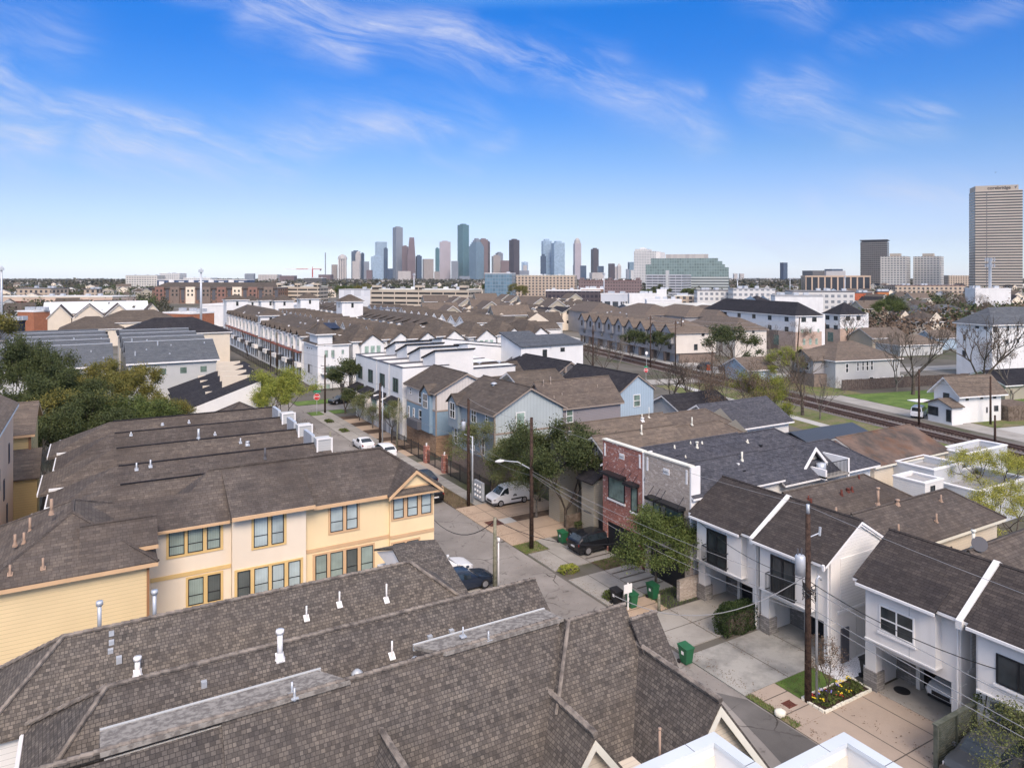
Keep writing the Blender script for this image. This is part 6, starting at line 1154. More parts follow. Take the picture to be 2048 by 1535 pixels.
for i, (u, v) in enumerate(((1262, 723), (1308, 729))): tree('conif', *gp(u, v), 'clipped dark garage-front tree, ' + ('left one' if i == 0 else 'right one'), .95, i, 'clipped trees before the railway townhouses')
# clipped hedge and shrubs
def shrub(x0, x1, y0, y1, h, label, lm, n=2500, size=.07, cat='hedge', name='hedge', group=None, z0=0.0, seed=3):
    q = random.Random(seed); r = root(name, ((x0 + x1)/2, (y0 + y1)/2, z0), label, cat, group); mb = MB(); cx, cy = (x0 + x1)/2, (y0 + y1)/2; a, b = (x1 - x0)/2, (y1 - y0)/2
    for i in range(n):
        u_, v_, w_ = q.uniform(-1, 1), q.uniform(-1, 1), q.uniform(0, 1); k = max(abs(u_), abs(v_), abs(2 * w_ - 1))
        if k < .75: w_ = 1 - (1 - w_) * .2
        e = (abs(u_) ** 4 + abs(v_) ** 4 + abs(2*w_ - 1) ** 4) ** .25; f = min(1, 1 / max(e, 1e-3)); lump = 1 + .08 * math.sin(u_ * 7 + v_ * 5) + .05 * math.sin(w_ * 9 + u_ * 4)
        c = Vector((cx + u_ * a * f * lump, cy + v_ * b * f * lump, z0 + h * (.5 + (w_ - .5) * f * lump))); nn = Vector((q.gauss(0, 1), q.gauss(0, 1), q.gauss(.3, 1))).normalized(); A = nn.orthogonal().normalized(); A = Matrix.Rotation(q.uniform(0, 6.28), 3, nn) @ A; B = nn.cross(A); s = size * q.uniform(.7, 1.4)
        mb.face([c - A * s, c - B * s * .6, c + A * s, c + B * s * .6])
    o = bpy.data.objects.new('foliage', mb.mesh('foliage', lm, False, False)); COL.objects.link(o); o.parent = r; o.location = -Vector(r['_b']); k = MB(); k.box(cx - a * .7, cx + a * .7, cy - b * .6, cy + b * .6, z0, z0 + h * .75); k.build('stems', M_BRK, r); return r
shrub(34.3, 37.6, 31.95, 33.3, 1.75, 'clipped dark green hedge between the two concrete driveways', leafmat('hedge_green', (.018, .034, .012), (.04, .065, .02), (.075, .10, .03), 2.0), 9000, .055)
shrub(31.0, 32.6, 45.2, 46.2, .5, 'low green weed clump between the driveways, below the black SUV', L_YG, 1200, .06, 'shrub', 'shrub', 'weed clumps at the kerb'); shrub(31.2, 32.6, 40.0, 40.8, .55, 'low round weed clump beside the sign and bins', L_MD, 900, .06, 'shrub', 'shrub', 'weed clumps at the kerb')
shrub(36.6, 38.2, 51.4, 52.3, 1.2, 'dark shrub at the plank fence behind the green bin', L_DK, 900, .08, 'shrub', 'shrub'); shrub(34.6, 38.2, 18.05, 18.55, .8, 'bright green hedge at the foot of the slatted fence', L_YG, 2500, .05, seed=9)
for i in range(4): yy = 87 + i * 8; shrub(31.3, 32.5, yy, yy + 2.2, .3, ['grass tuft beside the white parked pickup', 'second grass tuft up the verge', 'third grass tuft up the verge', 'grass tuft farthest up the verge'][i], L_MD, 350, .1, 'grass tuft', 'grass_clump', 'grass tufts on the far verge', seed=i)
shrub(46, 60, 140.5, 142, 1.6, 'clipped green hedge before the corner tower house', L_MD, 2500, .14, seed=5)
# grass tufts on verges and lawns: uncountable
def grass(name, rects, n, h, mat, seed=1):
    q = random.Random(seed); mb = MB()
    for (x0, x1, y0, y1) in rects:
        for i in range(int(n * (x1 - x0) * (y1 - y0))):
            x, y = q.uniform(x0, x1), q.uniform(y0, y1); a = q.uniform(0, 6.28); hh = h * q.uniform(.5, 1.3); w = .02; dx, dy = math.cos(a), math.sin(a); l = q.uniform(-.5, .5) * hh
            mb.face([(x - dx * w, y - dy * w, .03), (x + dx * w, y + dy * w, .03), (x + dy * l + dx*w*.3, y - dx * l + dy*w*.3, .03 + hh)])
    o = mb.build(name, mat); return tag(o, kind='stuff')
L_GR = leafmat('grass_blades', (0.07, 0.13, 0.025), (0.13, 0.19, 0.045), (0.22, 0.19, 0.10), 2.0); L_DG = leafmat('dry_grass_blades', (0.16, 0.13, 0.08), (0.25, 0.2, 0.13), (0.10, 0.11, 0.04), 1.0)
grass('kerb_grass', [(30.7, 31.2, 24.0, 27.2), (30.8, 33, 50.4, 52.4), (34, 37, 37.1, 39.6), (34.4, 36.8, 44.5, 46.2)], 160, .16, L_GR); grass('lawn_grass', [(33.15, 36.35, 25.65, 27.2)], 700, .07, L_GR, 2); grass('dry_weeds', [(16, 24.2, 62, 100)], 60, .7, L_DG, 3)
grass('ditch_weeds', [(30.8, 32.8, 63.8, 75.5)], 120, .25, L_DG, 4)
# flower bed with kerb stones
r = root('flower_bed', (35, 24.6, 0), 'stone-edged flower bed with dark mulch beside the pole and the open garage', 'flower bed'); k = MB(); P4 = [(33.15, 25.5), (33.1, 24.05), (37.1, 24.05), (37.2, 25.35)]
k.prism(P4, .0, .14); k.build('mulch', M_MUL, r); k = MB()
for (a, b) in zip(P4, P4[1:] + P4[:1]):
    L = math.hypot(b[0]-a[0], b[1]-a[1]); n = max(1, int(L/.32))
    for i in range(n): cx, cy = a[0] + (b[0]-a[0])*(i + .5)/n, a[1] + (b[1]-a[1])*(i + .5)/n; k.box(cx - (.15 if abs(b[0]-a[0]) > .5 else .06), cx + (.15 if abs(b[0]-a[0]) > .5 else .06), cy - (.06 if abs(b[0]-a[0]) > .5 else .15), cy + (.06 if abs(b[0]-a[0]) > .5 else .15), 0, .18 + .02 * math.sin(i * 5))
k.build('stone_edging', M_CRT, r)
q = random.Random(5); fl = {'yellow': paint('yellow_petals', (.75, .55, .03)), 'red': paint('red_petals', (.35, .03, .03)), 'violet': paint('violet_petals', (.2, .18, .5))}
for nm, m in fl.items():
    k = MB()
    for i in range(9 if nm == 'yellow' else 4):
        x, y = q.uniform(33.4, 37), q.uniform(24.2, 25.3)
        for j in range(5): xx, yy = x + q.gauss(0, .07), y + q.gauss(0, .07); k.slab([(xx - .03, yy - .03, .34), (xx + .03, yy - .03, .34), (xx + .03, yy + .03, .36), (xx - .03, yy + .03, .36)], .01)
    tag(k.build('flowers', m, r), kind='stuff')
tag(leaves(q, [Vector((q.uniform(33.4, 37), q.uniform(24.2, 25.3), .2)) for i in range(110)], 22, .15, .05).build('bedding_leaves', L_MD, r), kind='stuff')
TREES['sap'] = None; tree_proto('sap', 31, 2.6, .3, L_BR, 3, 3, 10, .25, .04, .25, .03, up=.5); tree('sap', 34.6, 24.9, 'multi-stemmed leafless sapling standing in the flower bed', 1.0, 0); tree('sap', 33.9, 24.5, 'staked thin sapling at the left of the flower bed', .8, 1)
# climbing plant on the right-edge house and thorny branches in the corner
q = random.Random(8); r = root('climbing_vine', (37.1, 16.5, 0), 'dark climbing vine on the front of the house cut by the right edge', 'vine'); leaves(q, [Vector((37.0 - q.uniform(0, .3), q.uniform(13.8, 18.6), q.uniform(.2, 3.2))) for i in range(90)], 22, .28, .06).build('foliage', L_DK, r); k = MB()
for i in range(6): yy = 14 + i * .8; k.tube([(37.2, yy, 0), (37.15, yy + .3, 1.5), (37.2, yy + .1, 3.2)], .03, 5)
k.build('stems', M_BRK, r)
tree('feather', 35.6, 13.6, 'feathery thorny tree reaching into the bottom right corner', .82, 4.0)

# fallen leaves blown along kerbs and driveways: uncountable
q = random.Random(12); mb = MB()
for i in range(2600):
    x = q.choice((30.85, 31.0, 37.0, 34.0)) + abs(q.gauss(0, .5)); y = q.uniform(16, 64); s = q.uniform(.02, .05); a = q.uniform(0, 6.28); z = .105 if y > 52.6 else .085; dx, dy = math.cos(a) * s, math.sin(a) * s
    mb.face([(x - dx, y - dy, z), (x + dy * .6, y - dx * .6, z + .012), (x + dx, y + dy, z), (x - dy * .6, y + dx * .6, z + .012)])
for i in range(900):
    x = q.uniform(24.5, 30.6); y = q.uniform(28, 75); s = q.uniform(.02, .05); a = q.uniform(0, 6.28); dx, dy = math.cos(a) * s, math.sin(a) * s; mb.face([(x - dx, y - dy, .02), (x + dy * .6, y - dx * .6, .03), (x + dx, y + dy, .02), (x - dy * .6, y + dx * .6, .03)])
o = bpy.data.objects.new('fallen_leaves', mb.mesh('fallen_leaves', two('dry_leaf', (.10, .05, .025), (.22, .13, .06), 3), False, False)); COL.objects.link(o); tag(o, kind='stuff')

# ------------------------------------------------------------------ street furniture
def pole(x, y, h, label, r0=.16, mat=None, lean=(0, 0), group='wooden utility poles', name='utility_pole', cat='utility pole', fr=F, arms=(), parts=None):
    r = root(name, (x, y, 0), label, cat, group, fr); k = MB(); k.tube([(x, y, -.1), (x + lean[0] * .5, y + lean[1] * .5, h * .5), (x + lean[0], y + lean[1], h)], [r0, r0 * .85, r0 * .68], 10); k.build('post', mat or M_POL, r, True)
    for (z, L, ang) in arms:
        k = MB(); dx, dy = math.cos(ang) * L/2, math.sin(ang) * L/2; px, py = x + lean[0] * z/h, y + lean[1] * z/h
        k.tube([(px - dx, py - dy, z), (px + dx, py + dy, z)], .06, 4); c = k.build('crossarm', mat or M_POL, r)
        for t in (-1, 0, 1): i = MB(); i.cyl(px + dx * t * .92, py + dy * t * .92, z + .05, z + .28, .05, 6); i.build('insulator', M_GAL, r, True)
    return r
def transformer(r, x, y, z, s=1.0):
    k = MB(); k.tube([(x, y, z), (x, y, z + 1.0 * s), (x, y, z + 1.08 * s)], [.27 * s, .27 * s, .2 * s], 14); o = k.build('transformer', M_GAL, r, True)
    for a in (0, 2.2): i = MB(); i.cyl(x + math.cos(a) * .12, y + math.sin(a) * .12, z + 1.05 * s, z + 1.4 * s, .04, 6); i.build('bushing', M_DGY, r)
x, y = gp(1063, 1097); p1 = pole(x, y, 11.1, 'tall black utility pole with a curved street light arm, in the middle of the photo', .19, M_POL)
k = MB(); k.tube([(x, y, 6.7), (x - 1.0, y + .55, 7.35), (x - 2.0, y + 1.15, 7.45)], [.05, .045, .04], 6); k.build('light_arm', M_GAL, p1); k = MB(); k.tube([(x - 2.0, y + 1.15, 7.45), (x - 2.3, y + 1.32, 7.43), (x - 2.65, y + 1.52, 7.38)], [.06, .15, .07], 8); k.build('street_light_head', M_WHT, p1, True); P1 = (x, y)
x, y = gp(1616, 1404); p2_ = pole(x, y, 10.2, 'dark creosoted pole with a grey transformer, in front of the white garage houses', .19); P2 = (x, y); transformer(p2_, x - .38, y + .2, 6.9)
k = MB(); k.cyl(x, y, 10.2, 10.7, .09, 8); k.build('top_insulator', M_GAL, p2_, True); k = MB(); k.tube([(x, y, 8.9), (x + .75, y - .2, 9.1)], .03, 5); k.tube([(x + .7, y - .2, 8.95), (x + .75, y - .2, 9.4)], .07, 6); k.build('fuse_arm', M_GAL, p2_)
k = MB(); k.tube([(x + .45, y - .2, .0), (x + .45, y - .2, 6.6), (x + .55, y - .25, 6.8), (x + .7, y - .3, 6.6)], .07, 8); k.build('service_conduit', M_GAL, p2_, True)
k = MB(); q = random.Random(4)
for i in range(9):
    a = q.uniform(0, 6.28); pts = [(x + .35 * math.cos(a + t * .9) + .1, y + .35 * math.sin(a + t * .9), 6.4 - abs(t - 3) * .25 + q.uniform(-.2, .2)) for t in range(7)]; k.tube(pts, .018, 4, False)
k.build('cable_loops', M_BLK, p2_)
x, y = 25.2, 45.6; P3 = (x, y); p3_ = pole(x, y, 5.4, 'short weathered greenish pole beside the two cars on the left driveway', .17, M_PLG); k = MB(); k.tube([(x + .25, y - .1, 0), (x + .25, y - .1, 3.6)], .05, 6); k.tube([(x + .25, y - .1, 3.6), (x + .25, y - .1, 3.9)], .1, 8); k.build('conduit', M_WHT, p3_, True)
x, y = gp(937, 1012); P4_ = (x, y); p4_ = pole(x, y, 10.8, 'black utility pole with a transformer in front of the grey board-and-batten house', .18); transformer(p4_, x - .4, y + .3, 7.6, .8)
x, y = gp(945, 1006); r = pole(x, y, 6.8, 'light grey metal street light post beside the black transformer pole', .1, M_GAL, group='metal posts'); k = MB(); k.tube([(x, y, 6.7), (x - .7, y + .5, 7.0)], .05, 6); k.build('light_arm', M_GAL, r)
x, y = gp(760, 898); P5 = (x, y); r = pole(x, y, 8.8, 'black utility pole with a lamp, above the white parked cars', .17); k = MB(); k.tube([(x - .9, y, 7.2), (x - .2, y, 7.3)], [.12, .06], 6); k.build('street_light_head', M_WHT, r)
x, y = gp(765, 893); pole(x, y, 8.2, 'pale grey metal post right behind the black pole over the parked cars', .1, M_GAL, group='metal posts'); x, y = gp(793, 905); pole(x, y, 7.2, 'leaning weathered pole before the iron gate fence', .12, M_PLG, (.3, 0))
x, y = gp(650, 826); P6 = (x, y); pole(x, y, 9.8, 'black utility pole with short crossarm beside the stop sign', .17, arms=((8.0, 1.4, 0),))
x, y = 24.2, 84.5; pole(x, y, 4.5, 'cut-off grey pole stub on the left verge of the street', .15, M_PLG, group='pole stubs'); x, y = 22.6, 95; pole(x, y, 3.6, 'cut-off pole stub before the round yellow-green tree', .12, M_PLG, group='pole stubs'); x, y = gp(1318, 1222); pole(x, y, 1.2, 'low wooden stump post at the kerb by the tan slab', .12, M_PLG, group='pole stubs')
for u, vb, vt, d in ((452, 716, 645, 'farthest black pole down the white street row'), (496, 712, 660, 'leaning pole in front of the white street row'), (541, 735, 677, 'middle pole before the white street row'), (554, 750, 661, 'tall pole before the white street row'), (589, 775, 691, 'pole nearest the corner tower house'), (324, 775, 728, 'thin pole in front of the right grey-walled row'), (1424, 806, 702, 'dark pole at the near side of the railway'), (1301, 735, 631, 'brown pole at the crossing with the round sign'), (1363, 724, 635, 'tall brown pole at the corner of the railway townhouses'), (1351, 736, 641, 'thin brown pole just left of the townhouse corner pole'), (1444, 702, 650, 'dark pole between the railway townhouses and their end house'), (1504, 700, 651, 'thin pole before the cream end house'), (1550, 694, 647, 'dark pole before the left brick block'), (1651, 700, 646, 'dark pole between the two brick blocks'), (1684, 692, 651, 'thin pole before the right brick block'), (1838, 852, 738, 'dark pole beside the white van'), (1981, 848, 752, 'dark pole in front of the small white lawn house'), (1990, 892, 830, 'short dark pole at the railway'), (1186, 760, 650, 'thin dark pole left of the railway townhouses'), (1728, 655, 588, 'grey pole left of the blue-grey houses'), (18, 700, 620, 'black pole near the left edge behind the trees'), (38, 695, 640, 'leaning black pole near the left edge')):
    x, y = gp(u, vb); d_ = 1425 * 23 / (vb - 553); h = (vb - vt) * d_ / 1425; ln = {496: (-1.6, .4), 589: (-.4, 0), 38: (-.8, 0)}.get(u, (0, 0)); pole(x, y, h, d, .17, lean=ln, arms=((h - .8, 2.2, .4),) if u in (1301, 1363, 1351, 554) else ())
x, y = gp(1594, 716); pole(x, y, 11.5, 'leaning black pole with lamps at the corner of the left brick block', .2, lean=(.7, -.3)); 
for u, vb, vt, d in ((402, 672, 536, 'tall galvanised mast behind the blue-grey roofs'), (3, 670, 532, 'tall galvanised mast at the left edge'), (828, 612, 546, 'slim grey mast before the parking deck'), (1208, 612, 545, 'slim grey mast before the white office'), (1475, 604, 556, 'slim grey mast before the far white apartments'), (1580, 596, 557, 'slim mast before the column-front office'), (1690, 600, 552, 'slim mast right of the column-front office')):
    x, y = gp(u, vb); d_ = 1425 * 23 / (vb - 553); h = (vb - vt) * d_ / 1425; r = pole(x, y, h, d, .5 if h > 20 else .35, M_GAL, group='galvanised masts', name='mast', cat='mast'); k = MB(); k.box(x - .8, x + .8, y - .8, y + .8, h - 1.6, h - .6, True); k.build('mast_head', M_GAL, r)
x, y = F.at(1980, 420); r = root('cell_tower', (x, y, 0), 'cell mast with two rings of antennas in front of the tall striped tower', 'cell tower'); part(r, 'mast', M_GAL, (x - .6, x + .6, y - .6, y + .6, 0, 34)); 
for z in (33, 29.5):
    for a in range(6): part(r, 'antenna', M_GAL, (x + 2.2 * math.cos(a) - .25, x + 2.2 * math.cos(a) + .25, y + 2.2 * math.sin(a) - .25, y + 2.2 * math.sin(a) + .25, z - 1, z + 1))
# wires
def wire(a, b, sag, label, rr=.011, mat=None, group='overhead wires'):
    a, b = Vector(a), Vector(b); pts = [a.lerp(b, t/14) - Vector((0, 0, sag * 4 * (t/14) * (1 - t/14))) for t in range(15)]
    k = MB(); k.tube(pts, rr, 4); o = k.build('power_line', mat or M_BLK); tag(o, label, 'wire', group)
M_WIR = paint('wire_grey', (.28, .28, .28))
far = (31.2, 1); x1, y1 = P1; x2, y2 = P2
wire((x1, y1, 6.6), (x2, y2, 6.2), .5, 'highest communication wire between the black light pole and the transformer pole', .014, M_WIR); wire((x1, y1, 6.4), (x2, y2, 5.2), .6, 'second communication wire between the black light pole and the transformer pole', .014, M_WIR); wire((x1, y1, 6.3), (x2, y2, 4.8), .9, 'sagging communication wire between the two big poles', .013, M_WIR); wire((x1, y1, 11.0), (x2, y2, 10.6), .3, 'thin top wire between the two big poles', .01, M_WIR)
for i, (z1, z2) in enumerate(((10.6, 10.9), (6.2, 6.4), (5.2, 5.4), (4.8, 5.0))): wire((x2, y2, z1), (31.2, -4, z2), .6, ['thin top wire', 'upper communication wire', 'middle communication wire', 'lower communication wire'][i] + ' from the transformer pole toward the bottom right', .012 if i == 0 else .018, M_WIR)
wire((x2, y2, 6.6), (39.0, 12.5, 5.0), 1.2, 'black service cable from the transformer pole over the open-garage house', .022); wire((x2 - .2, y2, 6.9), (25.0, 31.5, 5.2), 1.6, 'pale heavy cable sagging over the hedge', .022, M_WIR); wire((x2, y2, 6.6), (36.8, 37.0, 5.8), .6, 'black service cable toward the left garage house', .018)
wire((P3[0], P3[1], 5.2), (20.1, 51, 8.2), 2.6, 'black cable swinging from the greenish pole to the yellow building', .03); wire((P3[0], P3[1], 5.2), (35.5, 37.5, 5.5), 1.6, 'black cable from the greenish pole across the street', .025)
for i, z in enumerate((10.8, 6.8, 6.2)): wire((x1, y1, z), (*P4_, z), .4, ['top', 'middle', 'low'][i] + ' wire from the black light pole to the next pole up the street', .012, M_WIR)
for i, z in enumerate((8.6, 6.6)): wire((*P4_, z), (*P5, z), .4, ['upper', 'lower'][i] + ' wire over the iron fence', .014, M_WIR); wire((*P5, z), (*P6, z), .5, ['upper', 'lower'][i] + ' wire before the modern row', .014, M_WIR); wire((*P6, z + .8), (33, 163, z + .8), .5, ['upper', 'lower'][i] + ' wire from the stop sign pole down the street', .016, M_BLK)
a_, b_ = gp(1301, 735), gp(1424, 806); c_ = gp(1363, 724)
for i in range(3): wire((a_[0], a_[1], 12 - i * .8), (c_[0], c_[1], 11.5 - i * .8), .5, ['top', 'middle', 'low'][i] + ' wire between the two brown crossing poles', .03, M_WIR); wire((c_[0], c_[1], 11.5 - i * 1.2), (*gp(1594, 716), 10.5 - i), .8, ['top', 'middle', 'low'][i] + ' wire from the crossing to the leaning black pole', .03, M_WIR)
for i in range(3): wire((*gp(1838, 852), 8.6 - i * .7), (*gp(1981, 848), 7.2 - i * .7), .4, ['top', 'middle', 'low'][i] + ' wire in front of the small white lawn house', .02, M_BLK)
# signs
def stop_sign(x, y, label, rz, s=1.0):
    r = root('stop_sign', (x, y, 0), label, 'sign', 'stop signs'); k = MB(); k.tube([(x, y, 0), (x, y, 2.9 * s)], .04, 6); k.build('post', M_GAL, r); b = bpy.data.objects.new('sign_plate', None)
    k = MB(); dx, dy = math.cos(rz), math.sin(rz); R_ = .42 * s; pts = [(math.cos(math.pi/8 + i * math.pi/4), math.sin(math.pi/8 + i * math.pi/4)) for i in range(8)]
    def ring(R, off, m, nm):
        k = MB(); f = [(x + dx * R * a - dy * -off, y + dy * R * a - dx * off, 2.35 * s + R * b_) for a, b_ in pts]; g2 = [(p[0] + dy * -.02 * -1, p[1] + dx * .02, p[2]) for p in f]; k.face(f); k.face(g2[::-1])
        for i in range(8): j = (i + 1) % 8; k.face([f[j], f[i], g2[i], g2[j]])
        return k.build(nm, m, r)
    ring(R_ * 1.08, .03, M_WHT, 'sign_border'); ring(R_, .045, paint('stop_red', (.55, .02, .025)), 'sign_face')
    t = text_on(None, 'STOP', 0, 0, 0, .32 * s, 's', M_WHT, .004); t.parent = r; t.location = (dy * .055, -dx * .055, 2.35 * s); t.rotation_euler = (math.pi/2, 0, rz); part(r, 'street_name_sign', paint('sign_green', (.02, .25, .12)), (x - .5 * s, x + .5 * s, y - .02, y + .02, 2.95 * s, 3.18 * s)); return r
x, y = 31.9, 119.2; stop_sign(x, y, 'red stop sign with a green street name plate at the corner', math.radians(-10), 1.25)
x, y = gp(1292, 764); stop_sign(x, y, 'red stop sign beside the railway crossing', math.radians(-20), 1.1)
x, y = gp(1293, 738); r = root('railway_sign', (x, y, 0), 'round white railway crossing sign behind the stop sign', 'sign'); k = MB(); k.tube([(x, y, 0), (x, y, 4)], .06, 6); k.build('post', M_GAL, r); k = MB(); k.tube([(x, y - .05, 4), (x, y + .05, 4)], .42, 20); k.build('disc', M_WHT, r)
# bins
def bin_(x, y, label, mat, rz=0.0):
    r = root('wheelie_bin', (x, y, 0), label, 'bin', 'wheeled refuse bins'); 
    k = MB(); a = [(x - .24, y - .26), (x + .24, y - .26), (x + .24, y + .26), (x - .24, y + .26)]; b = [(x - .31, y - .36), (x + .31, y - .36), (x + .31, y + .36), (x - .31, y + .36)]
    for i in range(4): j = (i + 1) % 4; k.face([(*a[i], .08), (*a[j], .08), (*b[j], 1.0), (*b[i], 1.0)])
    k.face([(*p, .08) for p in a[::-1]]); k.box(x - .33, x + .33, y - .38, y + .38, .93, 1.0); k.build('bin_body', mat, r)
    k = MB(); k.slab([(x - .34, y - .40, 1.02), (x + .34, y - .40, 1.02), (x + .34, y + .42, 1.1), (x - .34, y + .42, 1.1)], .05); k.build('lid', mat, r)
    for s in (-1, 1): k = MB(); k.tube([(x + s * .3, y + .25, .13), (x + s * .36, y + .25, .13)], .13, 12); k.build('wheel', M_BLK, r)
    k = MB(); k.box(x - .355 + .06, x - .29, y - .1, y + .1, .6, .8); e = k.build('emblem', M_WHT, r); return r
M_BGR = paint('bin_green', (0.018, 0.115, 0.05), .45, .1, 2, .4)
bin_(30.35, 31.4, 'green wheeled bin alone at the kerb beside the grey driveway', M_BGR); bin_(34.8, 50.9, 'green wheeled bin at the plank fence behind the black pole', M_BGR); bin_(35.8, 50.7, 'black wheeled bin right of the green one at the plank fence', M_BLK); bin_(34.4, 38.9, 'green wheeled bin under the small street tree', M_BGR); bin_(32.2, 38.6, 'green wheeled bin behind the white street-side sign', M_BGR); bin_(38.3, 25.0, 'black wheeled bin in the passage beside the open garage', M_BLK); bin_(31.6, 39.5, 'black wheeled bin behind the ridge by the weed clump', M_BLK)
x, y = 31.7, 38.4; r = root('yard_sign', (x, y, 0), 'small white sign standing behind the foreground ridge', 'sign'); part(r, 'post', M_WHT, (x - .04, x + .04, y - .04, y + .04, 0, 1.9)); part(r, 'board', M_WHT, (x - .35, x + .35, y - .03, y + .03, 1.2, 1.8))
x, y = gp(958, 1003); r = root('meter_bank', (x, y, 0), 'bank of grey electricity meters beside the metal post', 'meter cabinet'); part(r, 'cabinet', M_GAL, (x - .15, x + .15, y - .9, y + .9, .3, 2.1)); 
for i in range(3):
    for j in range(3): k = MB(); yy = y - .55 + i * .55; k.tube([(x - .15, yy, .65 + j * .5), (x - .24, yy, .65 + j * .5)], .13, 10); k.build('meter', M_WHT, r)
x, y = gp(1560, 1432); k = MB(); q = random.Random(2); r = root('boulder', (x, y, 0), 'white boulder on the grass verge below the concrete driveway', 'rock')
import bmesh
bm = bmesh.new(); bmesh.ops.create_icosphere(bm, subdivisions=3, radius=.27)
for v in bm.verts: n = v.co.normalized(); v.co *= 1 + .12 * math.sin(n.x * 5 + 1) * math.cos(n.y * 6) + .06 * math.sin(n.z * 11 + n.x * 7); v.co.z *= .75; v.co.x *= 1.15
me = bpy.data.meshes.new('stone'); bm.to_mesh(me); bm.free(); me.materials.append(M_CRT); [setattr(p, 'use_smooth', True) for p in me.polygons]; o = bpy.data.objects.new('stone', me); COL.objects.link(o); o.parent = r; o.location = (0, 0, .2)
r = root('door_mat', (38.6, 23.3, 0), 'round black door mat at the open garage', 'mat'); k = MB(); k.cyl(38.6, 23.2, .066, .085, .42, 18); k.build('mat', M_BLK, r)
r = root('storm_drain', (32.1, 25.6, 0), 'rusty storm drain grate in the pavement by the flower bed', 'drain'); k = MB()
for i in range(9): k.box(31.85 + i * .07, 31.89 + i * .07, 25.3, 25.75, .056, .075)
k.box(31.82, 32.5, 25.26, 25.3, .056, .08); k.box(31.82, 32.5, 25.75, 25.79, .056, .08); k.build('grate', M_RST, r)
# fences and gates
fence([(36.0, 51.9), (38.2, 52.1)], 1.9, 'brown plank fence behind the green bin', M_WOD); fence([(35.0, 64.0), (41, 64.3)], 1.9, 'tall brown plank fence behind the white van', M_WOD)
r = root('brick_gate_pillar', (38.0, 51.3, 0), 'brick gate pillar with a stone cap beside the red brick house', 'pillar'); part(r, 'shaft', M_RBK, (37.5, 38.4, 50.4, 51.3, 0, 2.2)); part(r, 'cap', M_CRT, (37.4, 38.5, 50.3, 51.4, 2.2, 2.36))
part(r, 'iron_gate', M_BLK, (37.9, 37.95, 48.2, 50.35, .1, 1.9))
r = root('stone_planter_wall', (36.5, 37.6, 0), 'small patterned stone wall under the street tree beside the white house', 'wall'); part(r, 'wall', M_GBK, (35.6, 38.6, 37.45, 37.75, 0, 1.5)); part(r, 'pier', M_GBK, (37.9, 38.3, 37.2, 37.6, 0, 2.3))
M_IRF = paint('iron_fence', (.03, .03, .033), .5)
def iron(pts, h, label, fr=F, step=.14, group='black iron fences'):
    r = root('iron_fence', (*pts[0], 0), label, 'fence', group, fr); k = MB(); m = MB(); q = MB()
    for (ax, ay), (bx, by) in zip(pts, pts[1:]):
        L = math.hypot(bx - ax, by - ay); n = int(L/step)
        for i in range(n): c = (ax + (bx - ax)*i/n, ay + (by - ay)*i/n); k.box(c[0] - .012, c[0] + .012, c[1] - .012, c[1] + .012, .1, h)
        for z in (.2, h - .15): m.tube([(ax, ay, z), (bx, by, z)], .025, 4)
        for i in range(int(L/2.4) + 1): c = (ax + (bx - ax)*i*2.4/L, ay + (by - ay)*i*2.4/L); q.box(c[0] - .04, c[0] + .04, c[1] - .04, c[1] + .04, 0, h + .1)
    k.build('bars', M_IRF, r); m.build('rails', M_IRF, r); q.build('posts', M_IRF, r); return r
iron([(35.3, 81.5), (35.3, 93.5)], 1.9, 'black iron fence before the blue-sided house'); iron([(35.3, 64.8), (35.3, 76)], 1.9, 'black iron fence before the grey board-and-batten house'); iron([(35.25, 76.3), (35.25, 81.2)], 1.7, 'black iron driveway gate between two brick pillars'); iron([(39, 142.8), (60, 142.8)], 1.6, 'black iron fence before the corner tower house'); iron([(36.3, 158), (36.3, 250)], 1.6, 'long black iron fence before the white street row', step=.4)
for yy, d in ((81.35, 'farther'), (76.1, 'nearer')): r = root('gate_pillar', (35.3, yy, 0), d + ' brick gate pillar with a lit lantern', 'pillar', 'gate pillars'); part(r, 'shaft', M_RBK, (35.0, 35.6, yy - .3, yy + .3, 0, 2.1)); k = MB(); k.cyl(35.3, yy, 2.1, 2.45, .1, 8); k.build('lantern', M_WHT, r)
r = root('slatted_fence', (33.8, 18.75, 0), 'grey-green horizontal slat fence at the lower right beside the parked car', 'fence')
for i in range(15): part(r, 'slat', M_GFN, (33.9, 37.2, 18.72, 18.75, .12 + i * .125, .21 + i * .125))
for xx in (33.8, 35.5, 37.15): part(r, 'post', M_GFN, (xx, xx + .12, 18.62, 18.82, 0, 2.1))
part(r, 'top_rail', M_GFN, (33.75, 37.3, 18.6, 18.84, 2.102, 2.16))
for i, (u, v) in enumerate(((1710, 1490),)): x, y = 34.2, 19.0; r = root('path_light', (x, y, 0), 'small black path light on white gravel by the slatted fence', 'garden light'); k = MB(); k.cyl(x, y, 0, .45, .015, 6); k.build('stake', M_BLK, r); k = MB(); k.tube([(x, y, .42), (x, y, .5), (x, y, .56)], [.06, .09, .02], 8); k.build('lamp_head', M_BLK, r)
# meter and pipe details on the passage wall of the middle white house
part(w2, 'meter_box', M_GAL, (41.6, 41.9, 26.48, 26.66, 1.6, 2.3)); part(w2, 'side_door', M_DGY, (38.2, 38.9, 26.6, 26.69, 0, 2.1))

